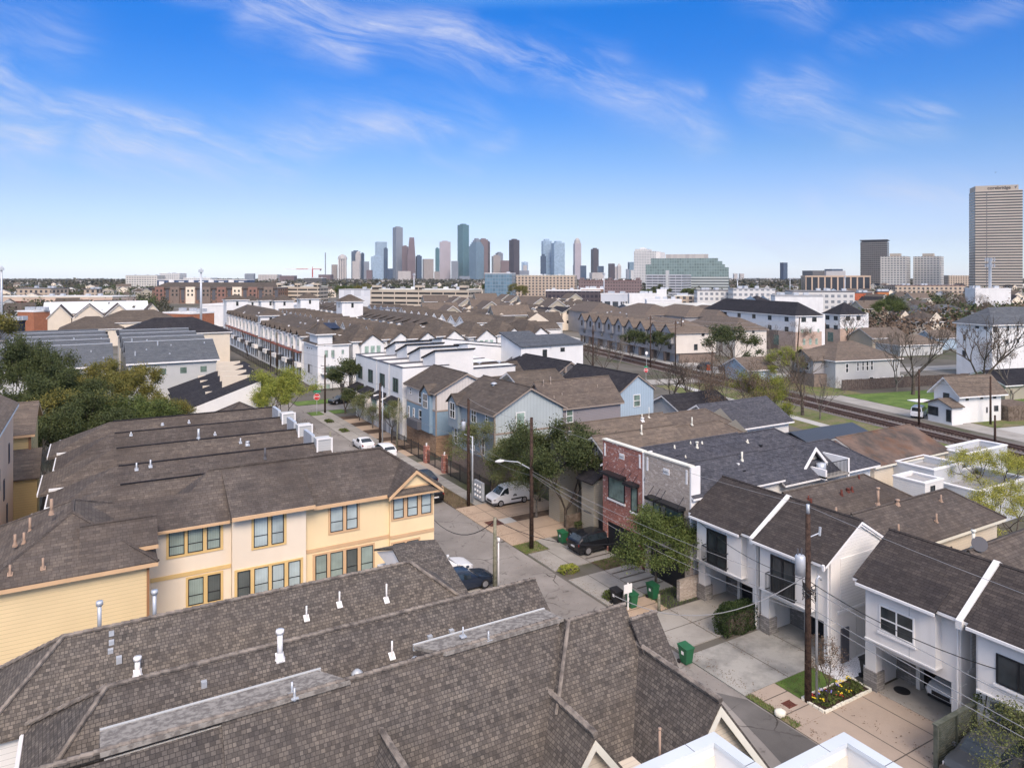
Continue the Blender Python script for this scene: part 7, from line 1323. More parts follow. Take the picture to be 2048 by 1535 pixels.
# ------------------------------------------------------------------ vehicles
M_TYR = paint('tyre_rubber', (.018, .018, .02), .9); M_RIM = paint('alloy_rim', (.4, .4, .42), .35, .1, 5, .5, .6); M_HDL = glass('headlight_glass', (.5, .5, .52), .1); M_TLL = glass('tail_light_glass', (.25, .01, .01), .15); M_PLT = paint('licence_plate', (.6, .6, .6))
def carpaint(n, c): return paint(n, c, .22, .02, .5, .6)
C_WHT, C_BLK, C_NVY, C_GRY = carpaint('car_white', (.75, .76, .77)), carpaint('car_black', (.012, .013, .016)), carpaint('car_navy', (.012, .02, .038)), carpaint('car_charcoal', (.06, .065, .07))
# profile stations: (x along from front 0 to rear 1, z bottom, z belt, z roof or None, half width factor)
PROF = {
 'sedan': (4.7, 1.82, 1.44, [(0, .42, .62, None, .78), (.02, .30, .70, None, .90), (.10, .22, .80, None, .98), (.27, .22, .92, None, 1.0), (.30, .22, .94, .97, 1.0), (.43, .22, .95, 1.38, 1.0), (.55, .22, .96, 1.44, 1.0), (.68, .22, .97, 1.38, 1.0), (.84, .22, 1.0, 1.05, .99), (.88, .22, 1.01, None, .98), (.97, .26, .98, None, .92), (1, .42, .90, None, .82)]),
 'suv': (4.6, 1.88, 1.68, [(0, .48, .78, None, .80), (.02, .34, .88, None, .92), (.08, .26, .98, None, .98), (.24, .26, 1.04, None, 1.0), (.27, .26, 1.06, 1.10, 1.0), (.38, .26, 1.07, 1.56, 1.0), (.50, .26, 1.08, 1.68, 1.0), (.75, .26, 1.10, 1.66, 1.0), (.90, .26, 1.12, 1.52, .98), (.97, .28, 1.12, 1.18, .94), (.985, .32, 1.08, None, .92), (1, .45, .95, None, .84)]),
 'van': (4.45, 1.85, 1.86, [(0, .40, .72, None, .82), (.02, .28, .84, None, .92), (.10, .22, 1.0, None, .98), (.17, .22, 1.08, 1.12, 1.0), (.30, .22, 1.12, 1.70, 1.0), (.40, .22, 1.14, 1.84, 1.0), (.55, .22, 1.14, 1.86, 1.0), (.80, .22, 1.14, 1.85, 1.0), (.96, .22, 1.14, 1.80, .98), (.985, .24, 1.14, 1.72, .96), (1, .34, 1.10, None, .92)]),
}
def car(kind, x, y, rz, label, mat, group='parked cars', fr=F, z=0.07, cat='car', blank=False, extra=None):
    L, Wd, H, st = PROF[kind]; name = {'sedan': 'parked_car', 'suv': 'parked_car', 'van': 'delivery_van'}[kind]
    r = bpy.data.objects.new(name, None); COL.objects.link(r); wx, wy = fr.world(x, y); r.location = (wx, wy, z); r.rotation_euler = (0, 0, rz + fr.rot); tag(r, label, cat, group)
    rings = []
    for (t, zb, zl, zr_, w) in st:
        X = (t - .5) * L; hw = Wd/2 * w; rr = zr_ if zr_ is not None else zl + .015; hr = hw * (.80 if zr_ is not None and zr_ - zl > .2 else .93)
        half = [(hw * .92, zb), (hw, zb + (zl - zb) * .35), (hw, zb + (zl - zb) * .72), (hw * .965, zl), (hw * .965 - (hw * .965 - hr) * .86, zl + (rr - zl) * .86), (hr * .86, rr - .0), (hr * .4, rr + .02)]
        rings.append([(X, -a, b) for a, b in half] + [(X, a, b) for a, b in half[::-1]])
    body, gl = MB(), MB(); n = len(rings[0])
    for i in range(len(rings) - 1):
        hasg = st[i][3] is not None or st[i + 1][3] is not None; big = (st[i][3] or 0) - st[i][2] > .25 and (st[i + 1][3] or 0) - st[i + 1][2] > .25
        for k in range(n - 1):
            f = [rings[i][k], rings[i][k + 1], rings[i + 1][k + 1], rings[i + 1][k]]; side = k in (3, n - 5); top = k in (4, 5, 6, n - 7, n - 6) or k in (4, 5, 6, 7, 8)
            steep = hasg and not big and abs((st[i][3] or st[i][2]) - (st[i + 1][3] or st[i + 1][2])) > .15
            isg = (side and big and not (blank and st[i][0] > .38)) or (side and steep and (st[i][3] or 0) - st[i][2] + (st[i+1][3] or 0) - st[i+1][2] > .5 and not (blank and st[i][0] > .38)) or (5 <= k <= n - 7 and steep)
            (gl if isg else body).face(f[::-1])
    body.face(rings[0]); body.face(rings[-1][::-1])
    def addp(nm, mb, m, sm=False): o = bpy.data.objects.new(nm, mb.mesh(nm, m, sm)); COL.objects.link(o); o.parent = r; return o
    bo = addp('body', body, mat); gg = addp('windows', gl, M_CGL)
    for o in (bo,):
        bm = bmesh.new(); bm.from_mesh(o.data); bmesh.ops.remove_doubles(bm, verts=bm.verts, dist=.001); bm.to_mesh(o.data); bm.free()
        b = o.modifiers.new('bevel', 'BEVEL'); b.width = .035; b.segments = 2; b.limit_method = 'ANGLE'; b.angle_limit = .5
        for p in o.data.polygons: p.use_smooth = True
    k = MB(); k.box(-L * .46, L * .46, -Wd * .44, Wd * .44, .14, .34); addp('sill', k, M_BLK)
    wr = .33 if kind != 'suv' else .37
    for wx_ in (-.315 * L, .30 * L):
        for sy in (-1, 1):
            yy = sy * (Wd/2 - .13); k = MB(); k.tube([(wx_, yy + sy * -.1, wr), (wx_, yy + sy * .135, wr)], wr * 1.13, 18); 
            a = addp('wheel_arch', k, M_BLK) if False else None
            k = MB(); k.tube([(wx_, yy - sy * .1, wr), (wx_, yy + sy * .15, wr)], wr, 20); w_ = addp('wheel', k, M_TYR); k = MB(); k.tube([(wx_, yy + sy * .15, wr), (wx_, yy + sy * .165, wr)], wr * .66, 12); o = addp('rim', k, M_RIM); o.parent = w_
    zf = st[2][2]
    for sy in (-1, 1):
        k = MB(); k.box(-L/2 + .06, -L/2 + .34, sy * Wd * .40 - .14, sy * Wd * .40 + .11, st[1][2] - .17, st[1][2] - .02); addp('headlight', k, M_HDL); k = MB(); k.box(L/2 - .22, L/2 - .01, sy * Wd * .40 - .16, sy * Wd * .40 + .09, st[-2][2] - .26, st[-2][2] - .08); addp('tail_light', k, M_TLL)
        k = MB(); k.box(-.23 * L, -.19 * L, sy * (Wd/2 + .02), sy * (Wd/2 + .16), st[4][2] + .02, st[4][2] + .14, True); addp('mirror', k, mat)
    k = MB(); k.box(-L/2 - .01, -L/2 + .12, -.48, .48, .45, .66); addp('grille', k, M_BLK); k = MB(); k.box(L/2 - .06, L/2 + .012, -.26, .26, .62, .76); addp('plate', k, M_PLT); return r
van = car('van', 36.25, 62.75, 0.0, 'white delivery van with black lower trim on the tan driveway', C_WHT, cat='van', blank=True, z=.08)
k = MB(); k.box(-.2, 1.15, -.935, -.925, .52, .66); o = k.build('side_moulding', M_BLK); o.parent = van; k = MB(); k.box(-2.2, -1.2, -.93, .93, .28, .45); o = k.build('front_bumper', M_DGY); o.parent = van
k = MB(); k.box(.0, .45, -.934, -.928, .86, .98); k.box(.1, .38, -.934, -.928, 1.0, 1.08); o = k.build('side_emblem', M_DGY); o.parent = van
car('suv', 36.4, 48.4, math.pi, 'black SUV parked with its tail to the street before the red brick house', C_BLK, z=.075); car('sedan', 31.5, 73.6, -math.pi/2, 'dark navy car on the kerb, behind the black SUV on the street', C_NVY); car('suv', 29.7, 68.2, -math.pi/2, 'black SUV parked on the street beside the yellow gable', C_BLK)
car('sedan', 31.0, 92.6, -math.pi/2, 'white car farther up the street, beside the black pole', C_WHT); car('suv', 31.9, 87.0, -math.pi/2, 'white pickup-sized car right behind the white car up the street', C_WHT)
car('sedan', 22.9, 49.9, math.pi, 'white sedan on the left driveway behind the navy one', C_WHT); car('sedan', 23.3, 47.2, math.pi, 'navy sedan on the left driveway beside the greenish pole', C_NVY)
car('sedan', 41.3, 21.3, 0, 'white car parked nose-out inside the open garage', C_WHT); car('suv', 35.6, 17.3, 0.0, 'charcoal off-road car in the bottom right corner beside the slatted fence', C_GRY)
x, y = gp(1838, 833); car('van', x, y, math.radians(200), 'old white passenger van on the grass beside the small white lawn house', C_WHT, cat='van')
x, y = gp(1408, 738); car('suv', x, y, .3, 'black car at the end of the crossing road by the orange barrier', C_BLK); r = root('traffic_barrel', (*gp(1417, 740), 0), 'orange barrier drum beside the black car at the crossing', 'barrel'); k = MB(); bx_, by_ = gp(1417, 740); k.cyl(bx_, by_, 0, 1.3, .5, 12, .4); k.build('drum', paint('barrier_orange', (.7, .12, .04)), r)
x, y = gp(1315, 825); car('suv', x, y, .2, 'white car beside the blue gable house', C_WHT)
for i, (u, v, m, d) in enumerate(((440, 705, C_BLK, 'black car nearest the grey-walled row, on the far street'), (437, 698, C_WHT, 'silver car behind the black one on the far street'), (682, 806, C_BLK, 'dark car on the cross street before the tower house'), (1450, 742, C_NVY, 'dark car under the spreading oak'))): x, y = gp(u, v); car('sedan', x, y, .3 if i < 3 else 1.2, d, m)
q = random.Random(3)

# ------------------------------------------------------------------ distance: offices, apartments, skyline
def obox(name, label, cat, u0, u1, vt, D, mat, rot=0.0, dep=None, group=None, zb=0.0, wall='wall'):
    """Tower that fills u0..u1 at depth D, turned by `rot` degrees to the view."""
    a = math.radians(rot); W_ = (u1 - u0)/1425 * D; c, s = abs(math.cos(a)), abs(math.sin(a)); dep = dep or W_ / (c + s); w = max(W_ - dep * s, 2) / max(c, .2); h = HC + (553 - vt) * D/1425
    x, y = F.at((u0 + u1)/2, D); r = bpy.data.objects.new(name, None); COL.objects.link(r); r.location = (x, y, 0); r.rotation_euler = (0, 0, math.radians(-YAW) + a); tag(r, label, cat, group); r['_b'] = (0, 0, 0)
    k = MB(); k.box(-w/2, w/2, -dep/2, dep/2, zb, h); k.build(wall, mat, r); return r, w, dep, h
def hood(r, w, d, h, hh, mat, k_=.5, name='rooftop_plant', x=0): part(r, name, mat, (x - w * k_/2, x + w * k_/2, -d * k_/2, d * k_/2, h + .01, h + hh))
FC = lambda n, fr_, gl_, **k: facade(n, fr_, gl_, **k)
f_tan = FC('facade_tan', (.40, .34, .29), (.14, .14, .15)); f_stone = FC('facade_stone', (.50, .46, .42), (.20, .20, .21), fw=5, wx=.5); f_grey = FC('facade_grey', (.25, .27, .30), (.13, .16, .20)); f_blue = FC('facade_blue_glass', (.20, .26, .31), (.12, .20, .26), wx=.9, wy=.85, rough=.15)
f_bl2 = FC('facade_pale_blue_glass', (.34, .42, .48), (.24, .34, .44), wx=.9, wy=.85, rough=.15); f_dkb = FC('facade_dark_blue', (.05, .075, .11), (.04, .07, .12), wx=.9, wy=.8, rough=.15); f_red = FC('facade_red_granite', (.165, .12, .125), (.10, .078, .085), wx=.6, wy=.5); f_pink = FC('facade_pale_pink', (.42, .38, .40), (.24, .22, .25), wx=.6, wy=.5)
f_teal = FC('facade_teal_glass', (.085, .18, .20), (.075, .165, .19), wx=.92, wy=.9, rough=.15); f_brn = FC('facade_brown', (.19, .135, .13), (.105, .082, .085), wx=.6, wy=.5); f_dbr = FC('facade_dark_brown', (.07, .055, .06), (.04, .035, .045), wx=.7, wy=.6)
f_wht = FC('facade_white', (.62, .61, .58), (.22, .24, .26), fw=3.4, fh=3.3, wx=.55, wy=.5); f_grn = FC('facade_green_glass', (.22, .29, .27), (.14, .20, .20), fw=3.2, fh=3.7, wx=.86, wy=.84, rough=.15); f_str = FC('facade_striped', (.46, .41, .34), (.045, .045, .05), fw=400, fh=4.0, wx=1.0, wy=.48); f_drk = FC('facade_dark_bands', (.16, .15, .14), (.05, .052, .055), fw=3.2, fh=3.9, wx=.85, wy=.62); f_wgr = FC('facade_white_grid', (.60, .57, .51), (.16, .17, .18), fw=4.6, fh=3.9, wx=.66, wy=.5)
f_dk = FC('facade_parking', (.44, .46, .48), (.03, .035, .05), fw=7, fh=3.1, wx=.93, wy=.42); f_dkt = FC('facade_tan_parking', (.48, .41, .32), (.03, .03, .03), fw=9, fh=3.3, wx=.93, wy=.42); f_apt = FC('facade_beige_apartments', (.46, .37, .28), (.08, .08, .085), fw=4.2, fh=3.3, wx=.5, wy=.6); f_bap = FC('facade_brick_apartments', (.22, .13, .09), (.10, .09, .08), fw=5, fh=3.3, wx=.45, wy=.5); f_blw = FC('facade_navy_apartments', (.06, .09, .16), (.02, .03, .05), fw=5, fh=3.3, wx=.4, wy=.5)
SK = [  # u0, u1, vtop, D, material, rotation, label
 (662, 676, 529, 3900, f_tan, 20, 'small beige downtown tower left of the round-topped striped one'), (701, 722, 503, 4100, f_dkb, 15, 'dark blue framed tower behind the short white tower'), (705, 721, 522, 3700, f_stone, 5, 'short pale stone tower before the dark blue framed one'), (722, 728, 507, 4150, f_dkb, 0, 'thin dark glass slab beside the dark blue framed tower'),
 (727, 739, 523, 4000, f_grey, 10, 'low grey tower left of the grey-blue block'), (740, 767, 513, 3800, f_bl2, 12, 'grey-blue block in front of the tall pale glass tower'), (749, 775, 484, 4300, f_bl2, 20, 'tall pale glass tower with a curved crown'), (768, 775, 497, 4000, f_dkb, 0, 'dark glass edge in front of the pale glass tower'),
 (785, 806, 455, 4143, f_grey, 35, 'tallest grey downtown tower, five-sided'), (803, 817, 493, 4050, f_red, 10, 'lower red granite step left of the tapered red tower'), (831, 844, 512, 4000, f_dkb, 25, 'dark blue wedge right of the tapered red tower'), (844, 868, 518, 3700, f_tan, 15, 'brown-grey block right of the dark blue wedge'),
 (870, 879, 497, 4200, f_teal, 10, 'narrow teal tower half hidden by the pale pink tower'), (878, 902, 484, 3900, f_pink, 8, 'pale pink-grey slab tower left of the teal skyscraper'), (902, 917, 522, 3800, f_grey, 5, 'low grey block between the pink slab and the teal skyscraper'), (915, 938, 450, 3850, f_teal, 45, 'tall teal glass skyscraper'),
 (957, 976, 479, 4050, f_brn, 20, 'brown granite tower right of the stepped blue one'), (974, 980, 484, 4150, f_dbr, 0, 'dark sliver right of the brown granite tower'), (983, 1001, 512, 3700, f_tan, 15, 'tan and grey tower before the dark brown slab'), (991, 1006, 506, 4100, f_grey, 30, 'grey tower with an angled top behind the tan one'), (1001, 1018, 521, 3600, f_brn, 5, 'low brown block left of the dark brown slab'),
 (1018, 1039, 480, 3900, f_dbr, 40, 'dark brown slab tower in the middle of the skyline'), (1039, 1058, 541, 3500, f_grey, 0, 'low grey block below the pale dome'), (1043, 1056, 524, 5200, f_bl2, 0, 'faint pale tower in the gap right of the dark brown slab'), (1083, 1103, 482, 2300, f_bl2, 12, 'blue glass residential tower, left of a pair'), (1081, 1092, 512, 2200, f_dkb, 0, 'lower dark part beside the blue glass residential tower'), (1103, 1129, 486, 2250, f_wgr if False else f_bl2, 12, 'pale glass residential tower with white mullions, right of a pair'),
 (1146, 1150, 530, 3600, f_dbr, 0, 'dark sliver left of the tapered pale tower'), (1160, 1172, 531, 3500, f_dkb, 0, 'small blue block right of the tapered pale tower'), (1182, 1197, 498, 3900, f_dbr, 20, 'grey-brown tower alone right of the tapered pale tower'), (1195, 1207, 532, 3800, f_dkb, 5, 'small blue block right of the grey-brown tower'), (1180, 1208, 545, 3300, f_stone, 5, 'white low block below the grey-brown tower'),
 (1217, 1229, 527, 3700, f_dbr, 5, 'dark tower with a white top band'), (1229, 1236, 533, 4000, f_stone, 5, 'pale block beside the dark tower with a white top'), (1252, 1258, 538, 3400, f_grey, 5, 'low grey block left of the pale blue tower'), (1256, 1267, 524, 3600, f_blue, 12, 'pale blue tower left of the white high-rise'), (1261, 1267, 540, 2500, f_wht, 0, 'small white banded block left of the white high-rise'),
 (733, 745, 540, 3300, f_red, 5, 'low reddish block below the grey-blue tower'), (640, 664, 549, 3000, f_red, 0, 'low red block at the left foot of the skyline'), (776, 786, 537, 3500, f_dkb, 0, 'low dark block left of the tallest tower'), (795, 823, 542, 3000, f_stone, 8, 'low cream civic block before the tallest tower'), (917, 940, 552, 3000, f_grey, 8, 'low grey block before the teal skyscraper'), (868, 880, 543, 3200, f_tan, 5, 'low tan block left of the pink slab'),
 (1561, 1574, 525, 3000, f_dkb, 20, 'lone dark glass tower far right of the green glass office'), (1609, 1647, 541, 2600, f_drk, 15, 'low grey slab behind the column-front office'), (1653, 1681, 538, 2700, f_dkb, 10, 'low blue-grey slab behind the column-front office'),
 (1467, 1474, 547, 4200, f_stone, 0, 'tiny pale tower on the horizon, left of two'), (1479, 1487, 547, 4200, f_stone, 0, 'tiny pale tower on the horizon, right of two'), (490, 510, 547, 2600, f_grey, 10, 'grey block on the horizon left of the crane'), (520, 560, 549, 2400, f_stone, 5, 'pale stadium-like block on the horizon left of the crane'), (562, 592, 551, 2300, f_red, 5, 'red-brown low block under the crane')]
for (u0, u1, vt, D, m, rt, lab) in SK:
    r, w, d, h = obox('tower', lab, 'skyscraper' if vt < 535 else 'building', u0, u1, vt, D, m, rt, group='downtown skyline')
    if vt < 515 and u0 not in (749,): hood(r, w, d, h, 6, m, .55)
# towers with a shape of their own
r, w, d, h = obox('tower', 'round-topped cream tower with dark vertical stripes', 'skyscraper', 676, 694, 518, 3850, FC('facade_cream_piers', (.55, .5, .45), (.06, .07, .09), fw=9, fh=400, wx=.4, wy=1.0), 10, group='downtown skyline')
k = MB(); k.tube([(0, 0, h), (0, 0, h + 12), (0, 0, h + 20), (0, 0, h + 26)], [w * .62, w * .55, w * .38, w * .12], 12); k.build('dome', f_stone, r)
r = obox('tower', 'narrow stone tower with a rounded top behind the short pale tower', 'skyscraper', 711, 722, 508, 4050, f_stone, 5, group='downtown skyline'); k = MB(); w, h = r[1], r[3]; k.tube([(0, 0, h), (0, 0, h + 9), (0, 0, h + 15)], [w * .5, w * .42, w * .15], 12); k.build('dome', f_stone, r[0])
r, w, d, h = obox('tower', 'tapered red granite tower right of the tallest grey one', 'skyscraper', 813, 832, 520, 4000, f_red, 10, group='downtown skyline'); k = MB(); t = 475; ht = HC + (553 - t) * 4000/1425
b = [(-w/2, -d/2, h), (w/2, -d/2, h), (w/2, d/2, h), (-w/2, d/2, h)]; tp = [(-w*.22, -d*.3, ht), (w*.34, -d*.3, ht), (w*.34, d*.3, ht), (-w*.22, d*.3, ht)]
for i in range(4): j = (i + 1) % 4; k.face([b[i], b[j], tp[j], tp[i]])
k.face(tp); k.build('tapered_shaft', f_red, r)
r, w, d, h = obox('tower', 'stepped blue glass tower with a pyramid-like crown before the brown granite tower', 'skyscraper', 938, 968, 492, 3700, f_blue, 45, group='downtown skyline')
for i, s in enumerate((.84, .68, .5, .3)): part(r, 'setback', f_grey if i > 1 else f_blue, (-w * s/2, w * s/2, -d * s/2, d * s/2, h + i * 10 + .01, h + i * 10 + 10))
r, w, d, h = obox('tower', 'tall tapering pale tower with a rounded cap', 'skyscraper', 1147, 1162, 487, 3500, f_pink, 10, group='downtown skyline'); k = MB(); k.tube([(0, 0, h), (0, 0, h + 14), (0, 0, h + 22), (0, 0, h + 28)], [w * .52, w * .45, w * .3, w * .1], 12); k.build('dome', f_stone, r)
r, w, d, h = obox('tower', 'small cream tower with a pyramid roof', 'skyscraper', 1234, 1242, 532, 3600, f_stone, 5, group='downtown skyline'); k = MB(); k.tube([(0, 0, h), (0, 0, h + 14)], [w * .7, .3], 4); k.build('pyramid_roof', f_stone, r)
r, w, d, h = obox('tower', 'pale domed tower far behind the skyline gap', 'skyscraper', 1046, 1054, 530, 5000, f_stone, 5, group='downtown skyline'); k = MB(); k.tube([(0, 0, h), (0, 0, h + 14), (0, 0, h + 26)], [w * .6, w * .5, w * .1], 12); k.build('dome', f_bl2, r)
r, w, d, h = obox('radio_mast', 'thin grey radio mast left of the skyline', 'mast', 650, 651.6, 505, 3500, f_grey, 0)
# tower crane
x, y = F.at(625, 2300); r = root('tower_crane', (x, y, 0), 'red and white tower crane with a long jib left of the skyline', 'crane'); mr_ = paint('crane_red', (.45, .08, .07)); mw = paint('crane_white', (.7, .68, .66)); hh = 23 + (553 - 538) * 2300/1425
part(r, 'mast', mr_, (x - 1.5, x + 1.5, y - 1.5, y + 1.5, 0, hh)); cx_, sx_ = F.C, -F.S
for nm, a, b, m in (('jib', -90, -52, mw), ('jib', -52, -14, mr_), ('jib', -14, 0, mw), ('counter_jib', 0, 30, mr_)): k = MB(); k.tube([(x + a * cx_, y + a * sx_, hh), (x + b * cx_, y + b * sx_, hh)], 1.4, 4); k.build(nm, m, r)
k = MB(); k.tube([(x, y, hh), (x, y, hh + 9)], [1.4, .5], 4); k.build('apex', mr_, r); part(r, 'counterweight', M_DGY, (x + 26 * cx_ - 2, x + 26 * cx_ + 2, y + 26 * sx_ - 2, y + 26 * sx_ + 2, hh - 5, hh + .5))
# striped office tower with its lettering
r, w, d, h = obox('office_tower', 'tall tan and dark striped office tower with lettering on its top band', 'skyscraper', 1945, 2036, 383, 1050, f_str, -20, dep=34); hb = h
m_band = paint('concrete_band', (.40, .35, .29)); part(r, 'top_band', m_band, (-w/2 + .6, w/2 - 5, -d/2 + .6, d/2 - .6, h + .01, h + 7.2)); part(r, 'corner_recess', M_DGY, (-w/2 - .15, -w/2 + .1, -d/2 - .1, -d/2 + 1.5, 5, h - 2)); part(r, 'front_recess', M_DGY, (-w * .26, -w * .26 + .9, -d/2 - .12, -d/2 - .01, 5, h - 3))
t = text_on(None, 'corebridge', 0, 0, 0, 6.6, 's', M_BLK, .05); t.parent = r; t.location = (0.5, -d/2 + .5, h + 3.4); k = MB(); k.face([(w/2 - 9, -d/2 + .55, h + 1.4), (w/2 - 6.5, -d/2 + .55, h + 5.6), (w/2 - 7.5, -d/2 + .55, h + 5.8), (w/2 - 10, -d/2 + .55, h + 4.6)]); k.build('emblem', M_DGY, r)
r, w, d, h = obox('office_tower', 'dark banded office block left of the two white grid blocks', 'office block', 1717, 1782, 484, 1350, f_drk, -32); part(r, 'roof_canopy', M_DGY, (-w/2 - 1, w/2 + 1, -d/2 - 1, d/2 + 1, h + 2, h + 3.6)); hood(r, w, d, h, 2, M_DGY, .9)
for u0, u1, d_ in ((1759, 1823, 'left'), (1824, 1890, 'right')): r, w, d, h = obox('office_block', d_ + ' of two cream grid-front office blocks', 'office block', u0, u1, 513, 1200, f_wgr, -38); hood(r, w, d, h, 5, m_band, .4)
r, w, d, h = obox('office_block', 'low column-front office with dark glass bays', 'office block', 1607, 1733, 554, 760, FC('facade_columns', (.50, .37, .27), (.035, .04, .05), fw=6.4, fh=60, wx=.78, wy=1.0), -10, dep=22); part(r, 'cornice', paint('tan_cornice', (.5, .38, .28)), (-w/2 - .3, w/2 + .3, -d/2 - .3, d/2 + .3, h, h + 1.6)); hood(r, w, d, h + 1.6, 5, M_GRY, .3)
# green glass office with stepped ends, parking deck, white high-rise
D = 960; r, w, d, h = obox('glass_office', 'wide green glass office with stepped ends and a stone plant room', 'office block', 1300, 1437, 517, D, f_grn, -14, dep=36)
sz = D/1425
for i, (du, vv) in enumerate(((8, 523), (13, 529), (20, 535))): part(r, 'step', f_grn, (w/2 + (0 if i == 0 else (8, 13, 20)[i-1]) * sz + .01, w/2 + du * sz, -d/2, d/2, 0, HC + (553 - vv) * sz))
part(r, 'west_step', f_grn, (-w/2 - 7, -w/2 - .01, -d/2, d/2, 0, HC + (553 - 529) * sz)); part(r, 'plant_room', FC('plant_room_wall', (.42, .39, .36), (.38, .35, .33), fw=8, fh=30, wx=.6, wy=.9), (-w * .28, w * .36, -d * .3, d * .3, h + .01, h + 5.5)); part(r, 'parking_levels', FC('facade_banded_levels', (.42, .46, .44), (.05, .055, .06), fw=400, fh=3.6, wx=1, wy=.42), (-w * .1, w/2 + 13, -d/2 - 1.5, -d/2 - .02, 0, 23 - (553 - 548) * 0))
r, w, d, h = obox('parking_deck', 'grey-blue parking deck in front of the green glass office', 'parking garage', 1286, 1390, 549, 880, f_dk, -24, dep=60); part(r, 'stair_core', M_GSD, (w * .05, w * .13, -d/2 - .6, -d/2 + 4, 0, h + 5))
r, w, d, h = obox('high_rise', 'white balcony-fronted high-rise left of the green glass office', 'apartment tower', 1266, 1324, 503, 1500, f_wht, -25); part(r, 'crown', f_wht, (-w * .48, w * .1, -d * .4, d * .4, h + .01, h + 5)); part(r, 'penthouse', M_WSB, (-w * .3, -w * .1, -d * .2, d * .2, h + 5.01, h + 8)); part(r, 'side_slab', M_WST, (w/2 + .01, w/2 + 9, -d/2, d/2, 0, h - 2))
# mid-rise offices and apartments: u0,u1,vtop,vbase -> depth from base
MR = [(970, 1031, 547, 760, f_blue, -12, 'glass-walled midrise with a white frame', M_WHT), (1032, 1155, 551, 860, f_apt, -10, 'long beige apartment block with dark balconies', M_CRT), (1156, 1284, 561, 820, f_brn, -8, 'long red-brown roofed block before the parking deck', M_RST), (1090, 1203, 581, 520, f_dbr, -6, 'dark brick row with white doors below the beige apartments', M_WHT), (1161, 1208, 578, 515, f_bap, -6, 'red brick block with a white sign band', M_WHT),
 (560, 650, 573, 640, f_dkt, -4, 'cream parking garage right of the brown apartments', M_CRT), (742, 962, 579, 500, f_dkt, -16, 'long tan parking deck with dark openings', M_CRT), (684, 785, 579, 560, FC('facade_white_shed', (.6, .62, .64), (.55, .57, .6), fw=8, fh=40), -6, 'long white shed with a grey roof line', M_GRY), (315, 570, 576, 620, f_bap, -4, 'long brown brick apartment row with grey roofs', M_DGY), (0, 255, 593, 470, FC('facade_strip_mall', (.62, .47, .36), (.55, .42, .33), fw=22, fh=30), -3, 'long peach strip mall with shop lettering', M_CRT),
 (320, 505, 560, 1000, f_blw, -4, 'navy and white apartment row far left', M_WHT), (325, 368, 547, 1300, f_wht, -4, 'white warehouse with a dark sign box', M_WHT), (258, 325, 551, 1250, f_wgr, -4, 'pale grey framed office far left', M_GRY), (372, 430, 556, 1300, f_wht, -4, 'long white low block with square windows', M_WHT), (46, 125, 577, 560, f_apt, -6, 'cream apartment row with brick chimneys at the far left', M_DGY), (172, 201, 579, 560, f_apt, -6, 'second smaller cream apartment block at the far left', M_DGY), (330, 425, 626, 300, M_OBK, -26, 'orange brick warehouse with a white roof', M_WHT), (40, 95, 623, 300, M_OBK, -20, 'orange brick building with a white roof at the far left', M_WHT), (0, 44, 644, 240, paint('navy_wall', (.015, .02, .05)), -10, 'navy shed at the left edge', M_BLK),
 (610, 650, 556, 1500, f_drk, -6, 'dark block with white frames under the crane', M_WHT), (420, 620, 622 - 13, 340, M_WSB, -10, 'long white warehouse behind the white rows', M_WHT), (545, 612, 607, 420, M_OBK, -6, 'terracotta shopping arcade with arches', M_RST), (610, 660, 611, 380, M_WSB, -8, 'white wall of a warehouse behind the stair towers', M_WHT), (1201, 1256, 588, 470, FC('facade_white_office', (.62, .64, .66), (.06, .07, .08), fw=5.5, fh=10, wx=.7, wy=.35), -28, 'white office with square dark windows, window side', M_WHT), (1256, 1318, 588, 480, M_WSB, -6, 'plain white office block with a square tower', M_WHT), (1313, 1333, 580, 485, M_WSB, -6, 'square white tower of the plain office block', M_WHT), (1290, 1362, 600, 430, M_WSB, -6, 'low white block with a slit window', M_WHT), (1345, 1400, 592, 500, f_apt, -6, 'tan block behind the low white block', M_CRT),
 (1780, 1915, 571, 700, f_apt, -6, 'wide tan block with a dark maroon roof before the cream offices', M_RST), (1890, 1945, 551, 1300, f_apt, -6, 'tan mall-like block left of the striped tower', M_CRT), (1700, 1740, 586, 480, paint('brick_orange_wall', (.42, .11, .05)), -6, 'orange-red block behind the bare trees', M_DGY), (1752, 1775, 584, 480, paint('brick_orange_wall2', (.48, .17, .06)), -6, 'smaller orange block with a dark roof', M_DGY), (1575, 1700, 583, 430, f_wht, -10, 'white townhouse terrace with grey roofs', M_DGY), (1543, 1642, 592, 380, M_WSB, -12, 'flat white modern house group behind the charcoal roofs', M_GRY), (1460, 1545, 578, 460, f_wht, -6, 'white apartment terrace with bays', M_GRY), (1390, 1460, 581, 480, f_wht, -6, 'white and grey apartment terrace with dark gables', M_DGY), (1940, 2010, 578, 420, M_WSB, -8, 'white flat block right of the pale blue houses', M_WHT)]
